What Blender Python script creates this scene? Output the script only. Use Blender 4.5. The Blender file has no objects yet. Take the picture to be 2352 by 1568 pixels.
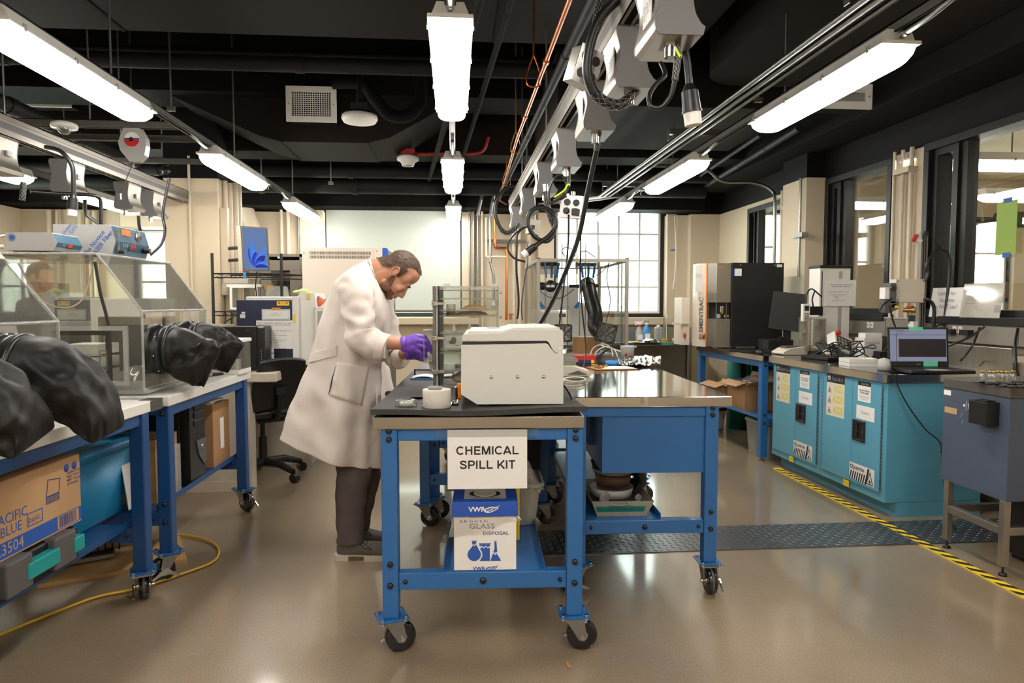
import bpy,math,random
from mathutils import Vector as V,Matrix,Euler,noise
random.seed(7)
SC = bpy.context.scene
COL = SC.collection
PI = math.pi

# ---------------------------------------------------------------- camera
F,CX,CY,VX,VY,EYE = 1568.0,1176.0,784.0,1045.0,695.0,1.26
pitch = math.atan((CY - VY) / F)
yaw = math.atan((CX - VX) / F * math.cos(pitch))
FW = V((math.sin(yaw) * math.cos(pitch),math.cos(yaw) * math.cos(pitch),-math.sin(pitch)))
RT = V((math.cos(yaw),-math.sin(yaw),0))
UP = RT.cross(FW)
CAM = V((0,0,EYE))
cd = bpy.data.cameras.new('camera');cd.lens = 24.0;cd.sensor_width = 36.0;cd.clip_start = 0.05
cam = bpy.data.objects.new('camera',cd);COL.objects.link(cam)
cam.matrix_world = Matrix((( RT.x,UP.x,-FW.x,0),(RT.y,UP.y,-FW.y,0),(RT.z,UP.z,-FW.z,EYE),(0,0,0,1)))
SC.camera = cam

def _ray(x,y): return FW * F + RT * (x - CX) + UP * (CY - y)
def PY(x,y,Y): d = _ray(x,y);return CAM + d * (Y / d.y)      # photo point on a depth plane of the room
def PX(x,y,X): d = _ray(x,y);return CAM + d * (X / d.x)
def PZ(x,y,Z): d = _ray(x,y);return CAM + d * ((Z - EYE) / d.z)

# ---------------------------------------------------------------- world, exposure, daylight
SC.view_settings.view_transform = 'Standard';SC.view_settings.look = 'None'
SC.view_settings.gamma = 1.0;SC.view_settings.use_curve_mapping = False
SC.view_settings.exposure = 0.0
LAMP = 40.0          # strength of the tube light lenses
LAMP_COL = (1.0,0.95,0.88)
SKY = 48.0
w = bpy.data.worlds.new('sky');SC.world = w;w.use_nodes = True
wn = w.node_tree.nodes;wl = w.node_tree.links
bg = wn['Background'];bg.inputs[1].default_value = SKY
tc = wn.new('ShaderNodeTexCoord');sx = wn.new('ShaderNodeSeparateXYZ');rp = wn.new('ShaderNodeValToRGB')
wl.new(tc.outputs['Generated'],sx.inputs[0]);wl.new(sx.outputs['Z'],rp.inputs[0]);wl.new(rp.outputs[0],bg.inputs[0])
rp.color_ramp.elements[0].position = 0.45;rp.color_ramp.elements[0].color = (0.62,0.68,0.62,1)
rp.color_ramp.elements[1].position = 0.56;rp.color_ramp.elements[1].color = (0.88,0.95,1.0,1)
cy = SC.cycles
cy.max_bounces = 9;cy.diffuse_bounces = 4;cy.glossy_bounces = 4;cy.transmission_bounces = 6;cy.transparent_max_bounces = 24
cy.caustics_reflective = False;cy.caustics_refractive = False;cy.sample_clamp_indirect = 6.0
cy.use_denoising = True

# ---------------------------------------------------------------- materials
def lin(c):
    return tuple(((x / 255) / 12.92 if x / 255 <= 0.04045 else ((x / 255 + 0.055) / 1.055) ** 2.4) for x in c[:3]) + (1.0,)
MATS = {}
def mat(name,col,rough=0.5,metal=0.0,var=0.0,vs=6.0,bump=0.0,bs=60.0,col2=None,spec=0.5,coat=0.0,emit=0.0,sheen=0.0,stretch=None,trans=0.0,sub=0.0):
    m = bpy.data.materials.new(name);m.use_nodes = True;MATS[name] = m
    n = m.node_tree.nodes;l = m.node_tree.links;b = n['Principled BSDF']
    c = lin(col)
    b.inputs['Base Color'].default_value = c;b.inputs['Roughness'].default_value = rough
    b.inputs['Metallic'].default_value = metal;b.inputs['Specular IOR Level'].default_value = spec
    if coat: b.inputs['Coat Weight'].default_value = coat;b.inputs['Coat Roughness'].default_value = 0.1
    if emit: b.inputs['Emission Color'].default_value = c;b.inputs['Emission Strength'].default_value = emit
    if trans: b.inputs['Transmission Weight'].default_value = trans
    if sub: b.inputs['Subsurface Weight'].default_value = sub;b.inputs['Subsurface Radius'].default_value = (0.012,0.005,0.003)
    co = None
    if var or bump:
        t = n.new('ShaderNodeTexCoord');co = t.outputs['Object']
        if stretch:
            mp = n.new('ShaderNodeMapping');mp.inputs['Scale'].default_value = stretch;l.new(co,mp.inputs[0]);co = mp.outputs[0]
    if var:
        nz = n.new('ShaderNodeTexNoise');nz.inputs['Scale'].default_value = vs;nz.inputs['Detail'].default_value = 6;nz.inputs['Roughness'].default_value = 0.65
        l.new(co,nz.inputs['Vector'])
        r = n.new('ShaderNodeValToRGB');l.new(nz.outputs['Fac'],r.inputs[0]);r.color_ramp.elements[0].position = 0.3;r.color_ramp.elements[1].position = 0.7
        c2 = lin(col2) if col2 else tuple(x * (1 - var) for x in c[:3]) + (1,)
        r.color_ramp.elements[0].color = c2;r.color_ramp.elements[1].color = c
        l.new(r.outputs[0],b.inputs['Base Color'])
    if bump:
        n2 = n.new('ShaderNodeTexNoise');n2.inputs['Scale'].default_value = bs;n2.inputs['Detail'].default_value = 3
        l.new(co,n2.inputs['Vector'])
        bp = n.new('ShaderNodeBump');bp.inputs['Strength'].default_value = bump;bp.inputs['Distance'].default_value = 0.01
        l.new(n2.outputs['Fac'],bp.inputs['Height']);l.new(bp.outputs[0],b.inputs['Normal'])
    return m
def glassy(name,tint=(235,240,238),refl=0.10,haze=0.0,rough=0.02,hcol=(220,220,215)):
    m = bpy.data.materials.new(name);m.use_nodes = True;MATS[name] = m
    n = m.node_tree.nodes;l = m.node_tree.links;n.remove(n['Principled BSDF']);out = n['Material Output']
    tr = n.new('ShaderNodeBsdfTransparent');tr.inputs[0].default_value = lin(tint)
    gl = n.new('ShaderNodeBsdfGlossy');gl.inputs['Roughness'].default_value = rough
    lw = n.new('ShaderNodeLayerWeight');lw.inputs[0].default_value = 0.2
    mm = n.new('ShaderNodeMath');mm.operation = 'MULTIPLY_ADD';mm.inputs[1].default_value = 0.6;mm.inputs[2].default_value = refl * 0.5
    l.new(lw.outputs['Fresnel'],mm.inputs[0])
    mx = n.new('ShaderNodeMixShader');l.new(mm.outputs[0],mx.inputs[0]);l.new(tr.outputs[0],mx.inputs[1]);l.new(gl.outputs[0],mx.inputs[2])
    last = mx.outputs[0]
    if haze:
        df = n.new('ShaderNodeBsdfDiffuse');df.inputs[0].default_value = lin(hcol)
        m2 = n.new('ShaderNodeMixShader');m2.inputs[0].default_value = haze
        l.new(last,m2.inputs[1]);l.new(df.outputs[0],m2.inputs[2]);last = m2.outputs[0]
    l.new(last,out.inputs[0])
    return m
def emissive(name,col,strength):
    m = bpy.data.materials.new(name);m.use_nodes = True;MATS[name] = m
    n = m.node_tree.nodes;l = m.node_tree.links;n.remove(n['Principled BSDF'])
    e = n.new('ShaderNodeEmission');e.inputs[0].default_value = tuple(col[:3]) + (1,);e.inputs[1].default_value = strength
    l.new(e.outputs[0],n['Material Output'].inputs[0]);return m

# ---------------------------------------------------------------- mesh builder
class MB:
    def __init__(s): s.v = [];s.f = [];s.sm = [];s.mi = [];s.m = 0
    def add(s,vs,fs,smooth=False,M=None):
        o = len(s.v)
        s.v += [tuple(M @ V(p)) for p in vs] if M else [tuple(p) for p in vs]
        for f in fs: s.f.append([i + o for i in f]);s.sm.append(smooth);s.mi.append(s.m)
        return s
    def bx(s,x0,y0,z0,x1,y1,z1,M=None):
        return s.add([(x0,y0,z0),(x1,y0,z0),(x1,y1,z0),(x0,y1,z0),(x0,y0,z1),(x1,y0,z1),(x1,y1,z1),(x0,y1,z1)],
                     [(3,2,1,0),(4,5,6,7),(0,1,5,4),(1,2,6,5),(2,3,7,6),(3,0,4,7)],False,M)
    def box(s,c,d,rot=None,M=None):
        m = Matrix.Translation(c) @ (Euler(rot).to_matrix().to_4x4() if rot else Matrix())
        if M: m = M @ m
        x,y,z = d[0]/2,d[1]/2,d[2]/2
        return s.bx(-x,-y,-z,x,y,z,m)
    def tube(s,pts,r,n=8,closed=False,caps=True,M=None,smooth=True):
        P = [V(p) for p in pts];k = len(P);R = r if isinstance(r,(list,tuple)) else [r] * k
        vs = [];fs = [];nrm = None
        for i in range(k):
            a = P[(i - 1) % k] if (closed or i > 0) else P[i];b = P[(i + 1) % k] if (closed or i < k - 1) else P[i]
            t = (b - a)
            if t.length < 1e-9: t = V((0,0,1))
            t.normalize()
            if nrm is None:
                nrm = t.orthogonal().normalized()
            else:
                nrm = nrm - t * nrm.dot(t)
                if nrm.length < 1e-6: nrm = t.orthogonal()
                nrm.normalize()
            bn = t.cross(nrm)
            for j in range(n):
                an = 2 * PI * j / n
                vs.append(P[i] + (nrm * math.cos(an) + bn * math.sin(an)) * R[i])
        for i in range(k if closed else k - 1):
            i2 = (i + 1) % k
            for j in range(n): fs.append((i*n+j,i*n+(j+1)%n,i2*n+(j+1)%n,i2*n+j))
        s.add(vs,fs,smooth,M)
        if caps and not closed:
            s.add(vs[:n],[tuple(range(n))[::-1]],False,M);s.add(vs[-n:],[tuple(range(n))],False,M)
        return s
    def cyl(s,p0,p1,r0,r1=None,n=16,caps=True,M=None):
        return s.tube([p0,p1],[r0,r0 if r1 is None else r1],n,caps=caps,M=M)
    def lathe(s,prof,n=24,M=None,smooth=True,o=(0,0,0)):
        vs = [];fs = [];k = len(prof)
        for (r,z) in prof:
            for j in range(n):
                a = 2 * PI * j / n;vs.append((o[0] + r * math.cos(a),o[1] + r * math.sin(a),o[2] + z))
        for i in range(k - 1):
            for j in range(n): fs.append((i*n+j,i*n+(j+1)%n,(i+1)*n+(j+1)%n,(i+1)*n+j))
        if prof[0][0] > 1e-6: fs.append(tuple(range(n))[::-1])
        if prof[-1][0] > 1e-6: fs.append(tuple((k-1)*n+j for j in range(n)))
        return s.add(vs,fs,smooth,M)
    def prism(s,pts,h0,h1,M=None,smooth=False):
        k = len(pts)
        vs = [(x,y,h0) for x,y in pts] + [(x,y,h1) for x,y in pts]
        s.add(vs,[tuple(range(k))[::-1],tuple(range(k,2*k))],False,M)
        return s.add(vs,[(i,(i+1)%k,k+(i+1)%k,k+i) for i in range(k)],smooth,M)
    def loft(s,rings,caps=True,M=None,smooth=True):
        n = len(rings[0]);vs = [p for r in rings for p in r];fs = []
        for i in range(len(rings) - 1):
            for j in range(n): fs.append((i*n+j,i*n+(j+1)%n,(i+1)*n+(j+1)%n,(i+1)*n+j))
        if caps: fs.append(tuple(range(n))[::-1]);fs.append(tuple((len(rings)-1)*n+j for j in range(n)))
        return s.add(vs,fs,smooth,M)
    def ell(s,c,r,rot=None,nu=16,nv=10,M=None):
        m = Matrix.Translation(c) @ (Euler(rot).to_matrix().to_4x4() if rot else Matrix())
        if M: m = M @ m
        vs = [(0,0,r[2])];fs = []
        for i in range(1,nv):
            t = PI * i / nv
            for j in range(nu):
                a = 2*PI*j/nu;vs.append((r[0]*math.sin(t)*math.cos(a),r[1]*math.sin(t)*math.sin(a),r[2]*math.cos(t)))
        vs.append((0,0,-r[2]));e = len(vs) - 1
        for j in range(nu): fs.append((0,1+j,1+(j+1)%nu));fs.append((e,e-nu+(j+1)%nu,e-nu+j))
        for i in range(nv - 2):
            for j in range(nu): fs.append((1+i*nu+j,1+(i+1)*nu+j,1+(i+1)*nu+(j+1)%nu,1+i*nu+(j+1)%nu))
        return s.add(vs,fs,True,m)
    def sheet(s,fn,nu,nv,M=None,smooth=True):
        vs = [fn(i / nu,j / nv) for j in range(nv + 1) for i in range(nu + 1)]
        return s.add(vs,[(j*(nu+1)+i,j*(nu+1)+i+1,(j+1)*(nu+1)+i+1,(j+1)*(nu+1)+i) for j in range(nv) for i in range(nu)],smooth,M)
    def plate(s,M,w,h,t=0.0012):      # flat card: w x h, lower-left at M origin, thickness along its normal
        return s.bx(0,0,0,w,h,t,M)
    def rim(s,x0,y0,x1,y1,b,z0,z1,M=None):   # rectangular frame
        s.bx(x0,y0,z0,x1,y0+b,z1,M);s.bx(x0,y1-b,z0,x1,y1,z1,M)
        s.bx(x0,y0+b,z0,x0+b,y1-b,z1,M);return s.bx(x1-b,y0+b,z0,x1,y1-b,z1,M)
    def done(s,name,m,parent=None,bev=0.0,loc=None,rot=None,sub=0,kind=None,seg=2,solid=0.0):
        me = bpy.data.meshes.new(name);me.from_pydata(s.v,[],s.f)
        me.polygons.foreach_set('use_smooth',s.sm)
        for x in (m if isinstance(m,(list,tuple)) else [m]): me.materials.append(MATS[x] if isinstance(x,str) else x)
        if any(s.mi): me.polygons.foreach_set('material_index',s.mi)
        me.update()
        o = bpy.data.objects.new(name,me);COL.objects.link(o)
        if parent: o.parent = parent
        if loc is not None: o.location = loc
        if rot is not None: o.rotation_euler = rot
        if solid: q = o.modifiers.new('solid','SOLIDIFY');q.thickness = solid;q.offset = 0
        if bev:
            q = o.modifiers.new('bevel','BEVEL');q.width = bev;q.segments = seg;q.limit_method = 'ANGLE';q.angle_limit = 0.7
        if sub: q = o.modifiers.new('subd','SUBSURF');q.levels = sub;q.render_levels = sub
        if kind: o['kind'] = kind
        return o
def tag(o,label,cat,group=None):
    o['label'] = label;o['category'] = cat
    if group: o['group'] = group
    return o
def thing(name,label,cat,loc=(0,0,0),rz=0.0,group=None,rot=None):
    o = bpy.data.objects.new(name,None);o.empty_display_size = 0.05;COL.objects.link(o)
    o.location = loc;o.rotation_euler = rot if rot else (0,0,rz)
    return tag(o,label,cat,group)
def solo(name,label,cat,mb,m,group=None,**k):
    n = len(mb.v);xs = [p[0] for p in mb.v];ys = [p[1] for p in mb.v];z0 = min(p[2] for p in mb.v)
    c = ((min(xs)+max(xs))/2,(min(ys)+max(ys))/2,z0)
    mb.v = [(p[0]-c[0],p[1]-c[1],p[2]-c[2]) for p in mb.v]
    o = mb.done(name,m,**k);o.location = c
    return tag(o,label,cat,group)
def struct(name,mb,m,**k):
    return mb.done(name,m,kind='structure',**k)
def dup(root,loc=None,rz=None,label=None,group=None,rot=None):
    def cp(o,par):
        c = o.copy();COL.objects.link(c)
        if par: c.parent = par
        for ch in list(o.children): cp(ch,c)
        return c
    r = cp(root,None)
    if loc is not None: r.location = loc
    if rz is not None: r.rotation_euler = (0,0,rz)
    if rot is not None: r.rotation_euler = rot
    if label: r['label'] = label
    if group: r['group'] = group
    return r
def frame(o,r,u):                      # matrix: origin, right, up -> normal r x u
    o,r,u = V(o),V(r).normalized(),V(u).normalized();nn = r.cross(u).normalized();u = nn.cross(r)
    return Matrix(((r.x,u.x,nn.x,o.x),(r.y,u.y,nn.y,o.y),(r.z,u.z,nn.z,o.z),(0,0,0,1)))
def text(body,size,m,parent,M,name='lettering',align='CENTER',bold=0.0,sx=1.0,spacing=1.0,line=1.0,maxw=None):
    cu = bpy.data.curves.new(name,'FONT');cu.body = body;cu.size = size;cu.align_x = align;cu.align_y = 'CENTER'
    cu.offset = bold * size;cu.space_character = spacing;cu.space_line = line;cu.resolution_u = 2
    ob = bpy.data.objects.new(name,cu);me = bpy.data.meshes.new_from_object(ob)
    bpy.data.objects.remove(ob);bpy.data.curves.remove(cu)
    if maxw and len(me.vertices):
        xs = [q.co.x for q in me.vertices];wd = max(xs) - min(xs)
        sx = maxw / wd
    me.transform(M @ Matrix.Diagonal((sx,1,1,1)))
    me.materials.clear();me.materials.append(MATS[m] if isinstance(m,str) else m);me.name = name
    o = bpy.data.objects.new(name,me);COL.objects.link(o);o.parent = parent
    return o
def spline(pts,k=6,closed=False):      # Catmull-Rom
    P = [V(p) for p in pts];n = len(P);out = []
    for i in range(n if closed else n - 1):
        g = lambda j: P[j % n] if closed else P[max(0,min(n - 1,j))]
        a,b,c,d = g(i-1),g(i),g(i+1),g(i+2)
        for q in range(k):
            t = q / k
            out.append(0.5 * ((2*b) + (c-a)*t + (2*a-5*b+4*c-d)*t*t + (3*b-a-3*c+d)*t*t*t))
    if not closed: out.append(P[-1])
    return out
def rrect(w,h,r,n=4,cx=0,cy=0):
    o = []
    for (sx_,sy_,a0) in ((1,1,0),(-1,1,PI/2),(-1,-1,PI),(1,-1,1.5*PI)):
        for i in range(n + 1):
            a = a0 + PI/2*i/n;o.append((cx + sx_*(w/2-r) + r*math.cos(a),cy + sy_*(h/2-r) + r*math.sin(a)))
    return o
XZ = lambda o=(0,0,0): frame(o,(1,0,0),(0,0,1))      # faces the -Y side (towards the camera)
YZm = lambda o=(0,0,0): frame(o,(0,-1,0),(0,0,1))    # faces the -X side
YZp = lambda o=(0,0,0): frame(o,(0,1,0),(0,0,1))     # faces the +X side
XYu = lambda o=(0,0,0): frame(o,(1,0,0),(0,1,0))     # faces up
# ---------------------------------------------------------------- palette
mat('steel',(172,166,156),0.32,1.0,var=0.16,vs=3,stretch=(1,18,1),bump=0.02,bs=200)
mat('steel_top',(220,218,214),0.09,1.0,var=0.2,vs=2.2,bump=0.002,bs=40)
mat('chrome',(205,203,198),0.18,1.0)
mat('zinc',(150,150,146),0.35,1.0,var=0.15,vs=30)
mat('galv',(118,116,110),0.42,0.9,var=0.2,vs=12)
mat('alu',(160,154,146),0.38,0.9)
mat('brass',(176,136,70),0.35,0.9)
mat('copper',(196,112,62),0.3,1.0,var=0.25,vs=9)
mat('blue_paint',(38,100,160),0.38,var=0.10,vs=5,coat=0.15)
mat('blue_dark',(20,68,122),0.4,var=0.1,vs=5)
mat('white_lam',(226,222,214),0.3,var=0.08,vs=5)
mat('white_plastic',(224,221,213),0.4)
mat('offwhite',(206,205,196),0.42,bump=0.02,bs=350)
mat('cream_metal',(206,194,178),0.45,bump=0.01,bs=300)
mat('paper',(228,225,220),0.6)
mat('paper_gloss',(226,223,216),0.16,coat=0.4)
mat('ink',(28,24,26),0.6)
mat('ink_grey',(96,92,90),0.6)
mat('black_plastic',(20,19,19),0.38)
mat('black_matte',(13,13,14),0.6,bump=0.04,bs=200)
mat('black_metal',(24,23,23),0.45,bump=0.02,bs=300,spec=.35)
mat('black_rubber',(34,33,32),0.62,var=0.3,vs=35,bump=0.12,bs=160,col2=(52,51,49))
mat('wheel_black',(14,13,13),0.2,coat=0.4)
mat('tread',(78,76,74),0.5)
mat('sleeve_rubber',(24,20,17),0.5,spec=.28,var=0.2,vs=7,bump=0.35,bs=13)
mat('ceiling_black',(17,15,14),0.85,var=0.18,vs=3,bump=0.02,bs=50,spec=.12)
mat('duct_black',(27,22,18),0.75,var=0.1,vs=3,spec=.12)
mat('duct_dark',(13,12,12),0.8,spec=.12)
mat('pipe_black',(19,18,18),0.6,spec=.2)
mat('wall_paint',(203,188,163),0.6,var=0.06,vs=2,bump=0.06,bs=40)
mat('pipe_cream',(206,193,170),0.5)
mat('trim_cream',(196,180,156),0.5)
mat('board_white',(214,206,190),0.45)
mat('cardboard',(164,122,80),0.8,var=0.12,vs=8)
mat('cardboard_light',(182,144,104),0.8,var=0.1,vs=8)
mat('wood',(186,146,96),0.6,var=0.3,vs=4,stretch=(1,1,9))
mat('plywood',(190,148,92),0.6,var=0.2,vs=5)
mat('marble',(205,196,180),0.35,var=0.3,vs=5,col2=(176,166,150),stretch=(1,1,0.35))
mat('slate',(120,122,116),0.6,var=0.2,vs=12)
mat('teal_paint',(88,156,180),0.38,var=0.07,vs=4,bump=0.015,bs=300)
mat('tam_blue',(66,76,94),0.5,bump=0.03,bs=500)
mat('tam_grey',(72,67,63),0.55,bump=0.05,bs=400)
mat('teal_bottle',(22,122,112),0.4,var=0.2,vs=6)
mat('tote_blue',(24,122,168),0.4)
mat('tote_lid',(20,104,148),0.4)
mat('navy',(30,38,64),0.4,bump=0.02,bs=400)
mat('grey_metal',(128,122,112),0.5)
mat('grey_dark',(84,82,80),0.5)
mat('grey_box',(118,117,118),0.45,bump=0.03,bs=400)
mat('grey_light',(164,163,160),0.45)
mat('track_grey',(112,111,110),0.45,0.2)
mat('blue_panel',(60,96,118),0.45)
mat('orange',(236,132,30),0.5)
mat('red',(190,36,34),0.4)
mat('red_paint',(150,30,34),0.45)
mat('yellow',(232,200,40),0.5)
mat('yellow_cord',(216,172,44),0.5)
mat('lime',(206,226,40),0.45)
mat('green_tape',(92,190,150),0.55)
mat('green_paper',(140,168,70),0.6)
mat('painter_blue',(56,132,200),0.6)
mat('box_blue',(34,78,168),0.5)
mat('print_blue',(40,84,164),0.55)
mat('print_navy',(48,62,122),0.55)
mat('acid_yellow',(214,200,30),0.55)
mat('bin_grey',(150,148,140),0.5)
mat('tan_pants',(84,74,70),0.85,var=0.15,vs=20,bump=0.08,bs=120)
mat('shoe_grey',(98,92,86),0.85,var=0.2,vs=30,bump=0.06,bs=200)
mat('shoe_sole',(190,180,164),0.6)
mat('shoe_brown',(96,70,52),0.6)
mat('coat_white',(218,206,196),0.85,var=0.04,vs=8,bump=0.38,bs=12)
mat('skin',(190,136,106),0.5,var=0.10,vs=14,sub=0.15,bump=0.03,bs=90)
mat('hair',(78,56,40),0.6,var=0.35,vs=70,bump=0.3,bs=150)
mat('glove_purple',(122,78,196),0.45,bump=0.10,bs=60)
mat('glove_lime',(200,212,140),0.5,bump=0.1,bs=60)
mat('orange_cuff',(196,92,58),0.7)
mat('shirt',(150,160,176),0.8)
mat('beige_plastic',(206,198,180),0.45)
mat('plaster',(206,200,190),0.85,var=0.12,vs=14,bump=0.1,bs=60)
mat('clip_board',(168,120,74),0.6,var=0.15,vs=10)
mat('aggregate',(206,172,134),0.8,var=0.45,vs=60,bump=0.3,bs=120)
mat('pink',(206,120,124),0.5)
mat('foil',(140,134,124),0.22,0.85,var=0.5,vs=12,bump=0.9,bs=22)
mat('conc_item',(148,146,140),0.8,var=0.1,vs=20)
mat('dirty_tray',(150,146,134),0.6,var=0.3,vs=10)
mat('eye_white',(226,220,214),0.3)
glassy('acrylic',(236,234,228),0.12,0.07,0.03)
glassy('acrylic_clear',(249,250,248),0.06,0.012,0.02)
glassy('acrylic_edge',(246,247,245),0.14,0.26,0.1,(236,236,230))
glassy('window_glass',(240,244,242),0.08,0.0,0.0)
glassy('part_glass',(244,243,238),0.16,0.0,0.0)
glassy('frosted',(236,240,240),0.05,0.45,0.2,(240,244,244))
glassy('plastic_film',(246,244,240),0.2,0.16,0.08,(240,236,228))
glassy('clear_bin',(225,225,222),0.1,0.3,0.1)
glassy('vial_glass',(236,236,230),0.22,0.10,0.02)
emissive('lamp',LAMP_COL,LAMP)
emissive('screen_blue',(0.16,0.24,0.46),0.9)
emissive('screen_grey',(0.27,0.29,0.40),0.8)
emissive('screen_teal',(0.03,0.13,0.16),0.8)
emissive('petal_a',(0.05,0.10,0.62),0.9)
emissive('petal_b',(0.10,0.26,0.80),0.9)
emissive('petal_c',(0.03,0.05,0.40),0.9)
emissive('led_red',(1.0,0.05,0.03),1.6)
def beige_black(name,col,zc,black=(12,11,12)):       # painted wall: cream below the paint line, black above it
    m = mat(name,col,0.65,bump=0.05,bs=40,spec=.18)
    n = m.node_tree.nodes;l = m.node_tree.links
    g = n.new('ShaderNodeNewGeometry');sp = n.new('ShaderNodeSeparateXYZ');l.new(g.outputs['Position'],sp.inputs[0])
    c = n.new('ShaderNodeMath');c.operation = 'GREATER_THAN';c.inputs[1].default_value = zc;l.new(sp.outputs['Z'],c.inputs[0])
    mx = n.new('ShaderNodeMix');mx.data_type = 'RGBA';mx.inputs[6].default_value = lin(col);mx.inputs[7].default_value = lin(black)
    l.new(c.outputs[0],mx.inputs[0]);l.new(mx.outputs[2],n['Principled BSDF'].inputs['Base Color'])
beige_black('wall_two_tone',(206,192,168),2.385)
beige_black('column_two_tone',(212,197,170),2.40)
def floor_mat():
    m = mat('floor_concrete',(150,130,106),0.3)
    n = m.node_tree.nodes;l = m.node_tree.links;b = n['Principled BSDF']
    t = n.new('ShaderNodeTexCoord')
    a = n.new('ShaderNodeTexNoise');a.inputs['Scale'].default_value = 1.3;a.inputs['Detail'].default_value = 7;l.new(t.outputs['Object'],a.inputs[0])
    s = n.new('ShaderNodeTexNoise');s.inputs['Scale'].default_value = 190;s.inputs['Detail'].default_value = 2;l.new(t.outputs['Object'],s.inputs[0])
    r = n.new('ShaderNodeValToRGB');l.new(a.outputs['Fac'],r.inputs[0])
    r.color_ramp.elements[0].position = .3;r.color_ramp.elements[0].color = lin((132,113,90));r.color_ramp.elements[1].position = .72;r.color_ramp.elements[1].color = lin((157,137,112))
    r2 = n.new('ShaderNodeValToRGB');l.new(s.outputs['Fac'],r2.inputs[0]);r2.color_ramp.elements[0].position = .35;r2.color_ramp.elements[0].color = (.72,.72,.72,1);r2.color_ramp.elements[1].position = .62;r2.color_ramp.elements[1].color = (1.08,1.08,1.08,1)
    mx = n.new('ShaderNodeMix');mx.data_type = 'RGBA';mx.blend_type = 'MULTIPLY';mx.inputs[0].default_value = 1
    l.new(r.outputs[0],mx.inputs[6]);l.new(r2.outputs[0],mx.inputs[7]);l.new(mx.outputs[2],b.inputs['Base Color'])
    b.inputs['Roughness'].default_value = .38;b.inputs['Specular IOR Level'].default_value = .6;b.inputs['Coat Weight'].default_value = 1;b.inputs['Coat Roughness'].default_value = .10
    bp = n.new('ShaderNodeBump');bp.inputs['Strength'].default_value = .35;bp.inputs['Distance'].default_value = .0006
    s2 = n.new('ShaderNodeTexNoise');s2.inputs['Scale'].default_value = 70;s2.inputs['Detail'].default_value = 3;l.new(t.outputs['Object'],s2.inputs[0])
    l.new(s2.outputs['Fac'],bp.inputs['Height']);l.new(bp.outputs[0],b.inputs['Normal'])
floor_mat()
def gripped(pts,r,t):          # cable inside a woven wire grip: the wires are real strands
    P = [V(p) for p in pts];MB().tube(P,r*.9,10).done('cable','black_plastic',t)
    L = [0]
    for a,c in zip(P,P[1:]): L.append(L[-1] + (c-a).length)
    N = max(12,int(L[-1]/(r*.55)));Q = [];k = 0
    for i in range(N+1):
        d = L[-1]*i/N
        while k < len(P)-2 and L[k+1] < d: k += 1
        Q.append(P[k].lerp(P[k+1],(d-L[k])/max(1e-6,L[k+1]-L[k])))
    fr = [];nr = None
    for i in range(N+1):
        tg = (Q[min(N,i+1)]-Q[max(0,i-1)]).normalized();nr = tg.orthogonal() if nr is None else nr - tg*nr.dot(tg);nr.normalize();fr.append((nr.copy(),tg.cross(nr)))
    b = MB()
    for s_ in range(6):
        for sg in (-1,1): b.tube([Q[i] + (fr[i][0]*math.cos(sg*i*.42+s_*PI/3) + fr[i][1]*math.sin(sg*i*.42+s_*PI/3))*r for i in range(N+1)],max(.0009,r*.055),4,caps=False)
    b.done('mesh_grip','zinc',t,kind='stuff')
def shade_mat():          # translucent roller shade
    m = bpy.data.materials.new('roller_shade');m.use_nodes = True;MATS['roller_shade'] = m
    n = m.node_tree.nodes;l = m.node_tree.links;n.remove(n['Principled BSDF'])
    d = n.new('ShaderNodeBsdfDiffuse');d.inputs[0].default_value = lin((196,200,192))
    tr = n.new('ShaderNodeBsdfTranslucent');tr.inputs[0].default_value = lin((214,220,214))
    x = n.new('ShaderNodeMixShader');x.inputs[0].default_value = .09;l.new(d.outputs[0],x.inputs[1]);l.new(tr.outputs[0],x.inputs[2]);l.new(x.outputs[0],n['Material Output'].inputs[0])
shade_mat()

# ---------------------------------------------------------------- the room
XL,XR,YB,YF,ZC = -5.2,3.38,8.75,-2.6,3.45
def wall_holes(mb,lo,hi,z0,z1,holes,place):
    # a wall strip lo..hi by z0..z1 with rectangular holes (a, b, za, zb); place(a, b, za, zb) adds a slab
    xs = sorted({lo,hi} | {h[0] for h in holes} | {h[1] for h in holes});zs = sorted({z0,z1} | {h[2] for h in holes} | {h[3] for h in holes})
    for a,b in zip(xs,xs[1:]):
        for c,d in zip(zs,zs[1:]):
            if not any(h[0] <= (a+b)/2 <= h[1] and h[2] <= (c+d)/2 <= h[3] for h in holes): place(a,b,c,d)
struct('floor',MB().bx(XL - .3,YF - .3,-.12,8.2,YB + .3,0),'floor_concrete')
struct('ceiling',MB().bx(XL - .3,YF - .3,ZC,8.2,YB + .3,ZC + .15),'ceiling_black')
mb = MB();WR = [(-1.62,.09,1.08,2.52),(1.26,2.74,1.07,2.55),(-3.95,-2.75,1.15,2.2)]
wall_holes(mb,XL - .3,XR,0,ZC,WR,lambda a,b,c,d: mb.bx(a,YB,c,b,YB + .28,d));struct('wall_back',mb,'wall_two_tone')
mb = MB();WLH = [(6.3,8.13,1.25,2.05)]
wall_holes(mb,YF,YB,0,ZC,WLH,lambda a,b,c,d: mb.bx(XL - .25,a,c,XL,b,d));struct('wall_left',mb,'wall_two_tone')
mb = MB();WP = [(6.5,7.62,1.2,2.30),(5.08,5.97,1.19,2.345),(2.6,4.66,1.19,2.36)]
wall_holes(mb,YF,YB,0,ZC,WP,lambda a,b,c,d: mb.bx(XR,a,c,XR + .14,b,d));struct('wall_right',mb,'wall_two_tone')
struct('wall_front',MB().bx(XL - .3,YF - .2,0,8.2,YF,ZC),'wall_two_tone')
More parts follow.
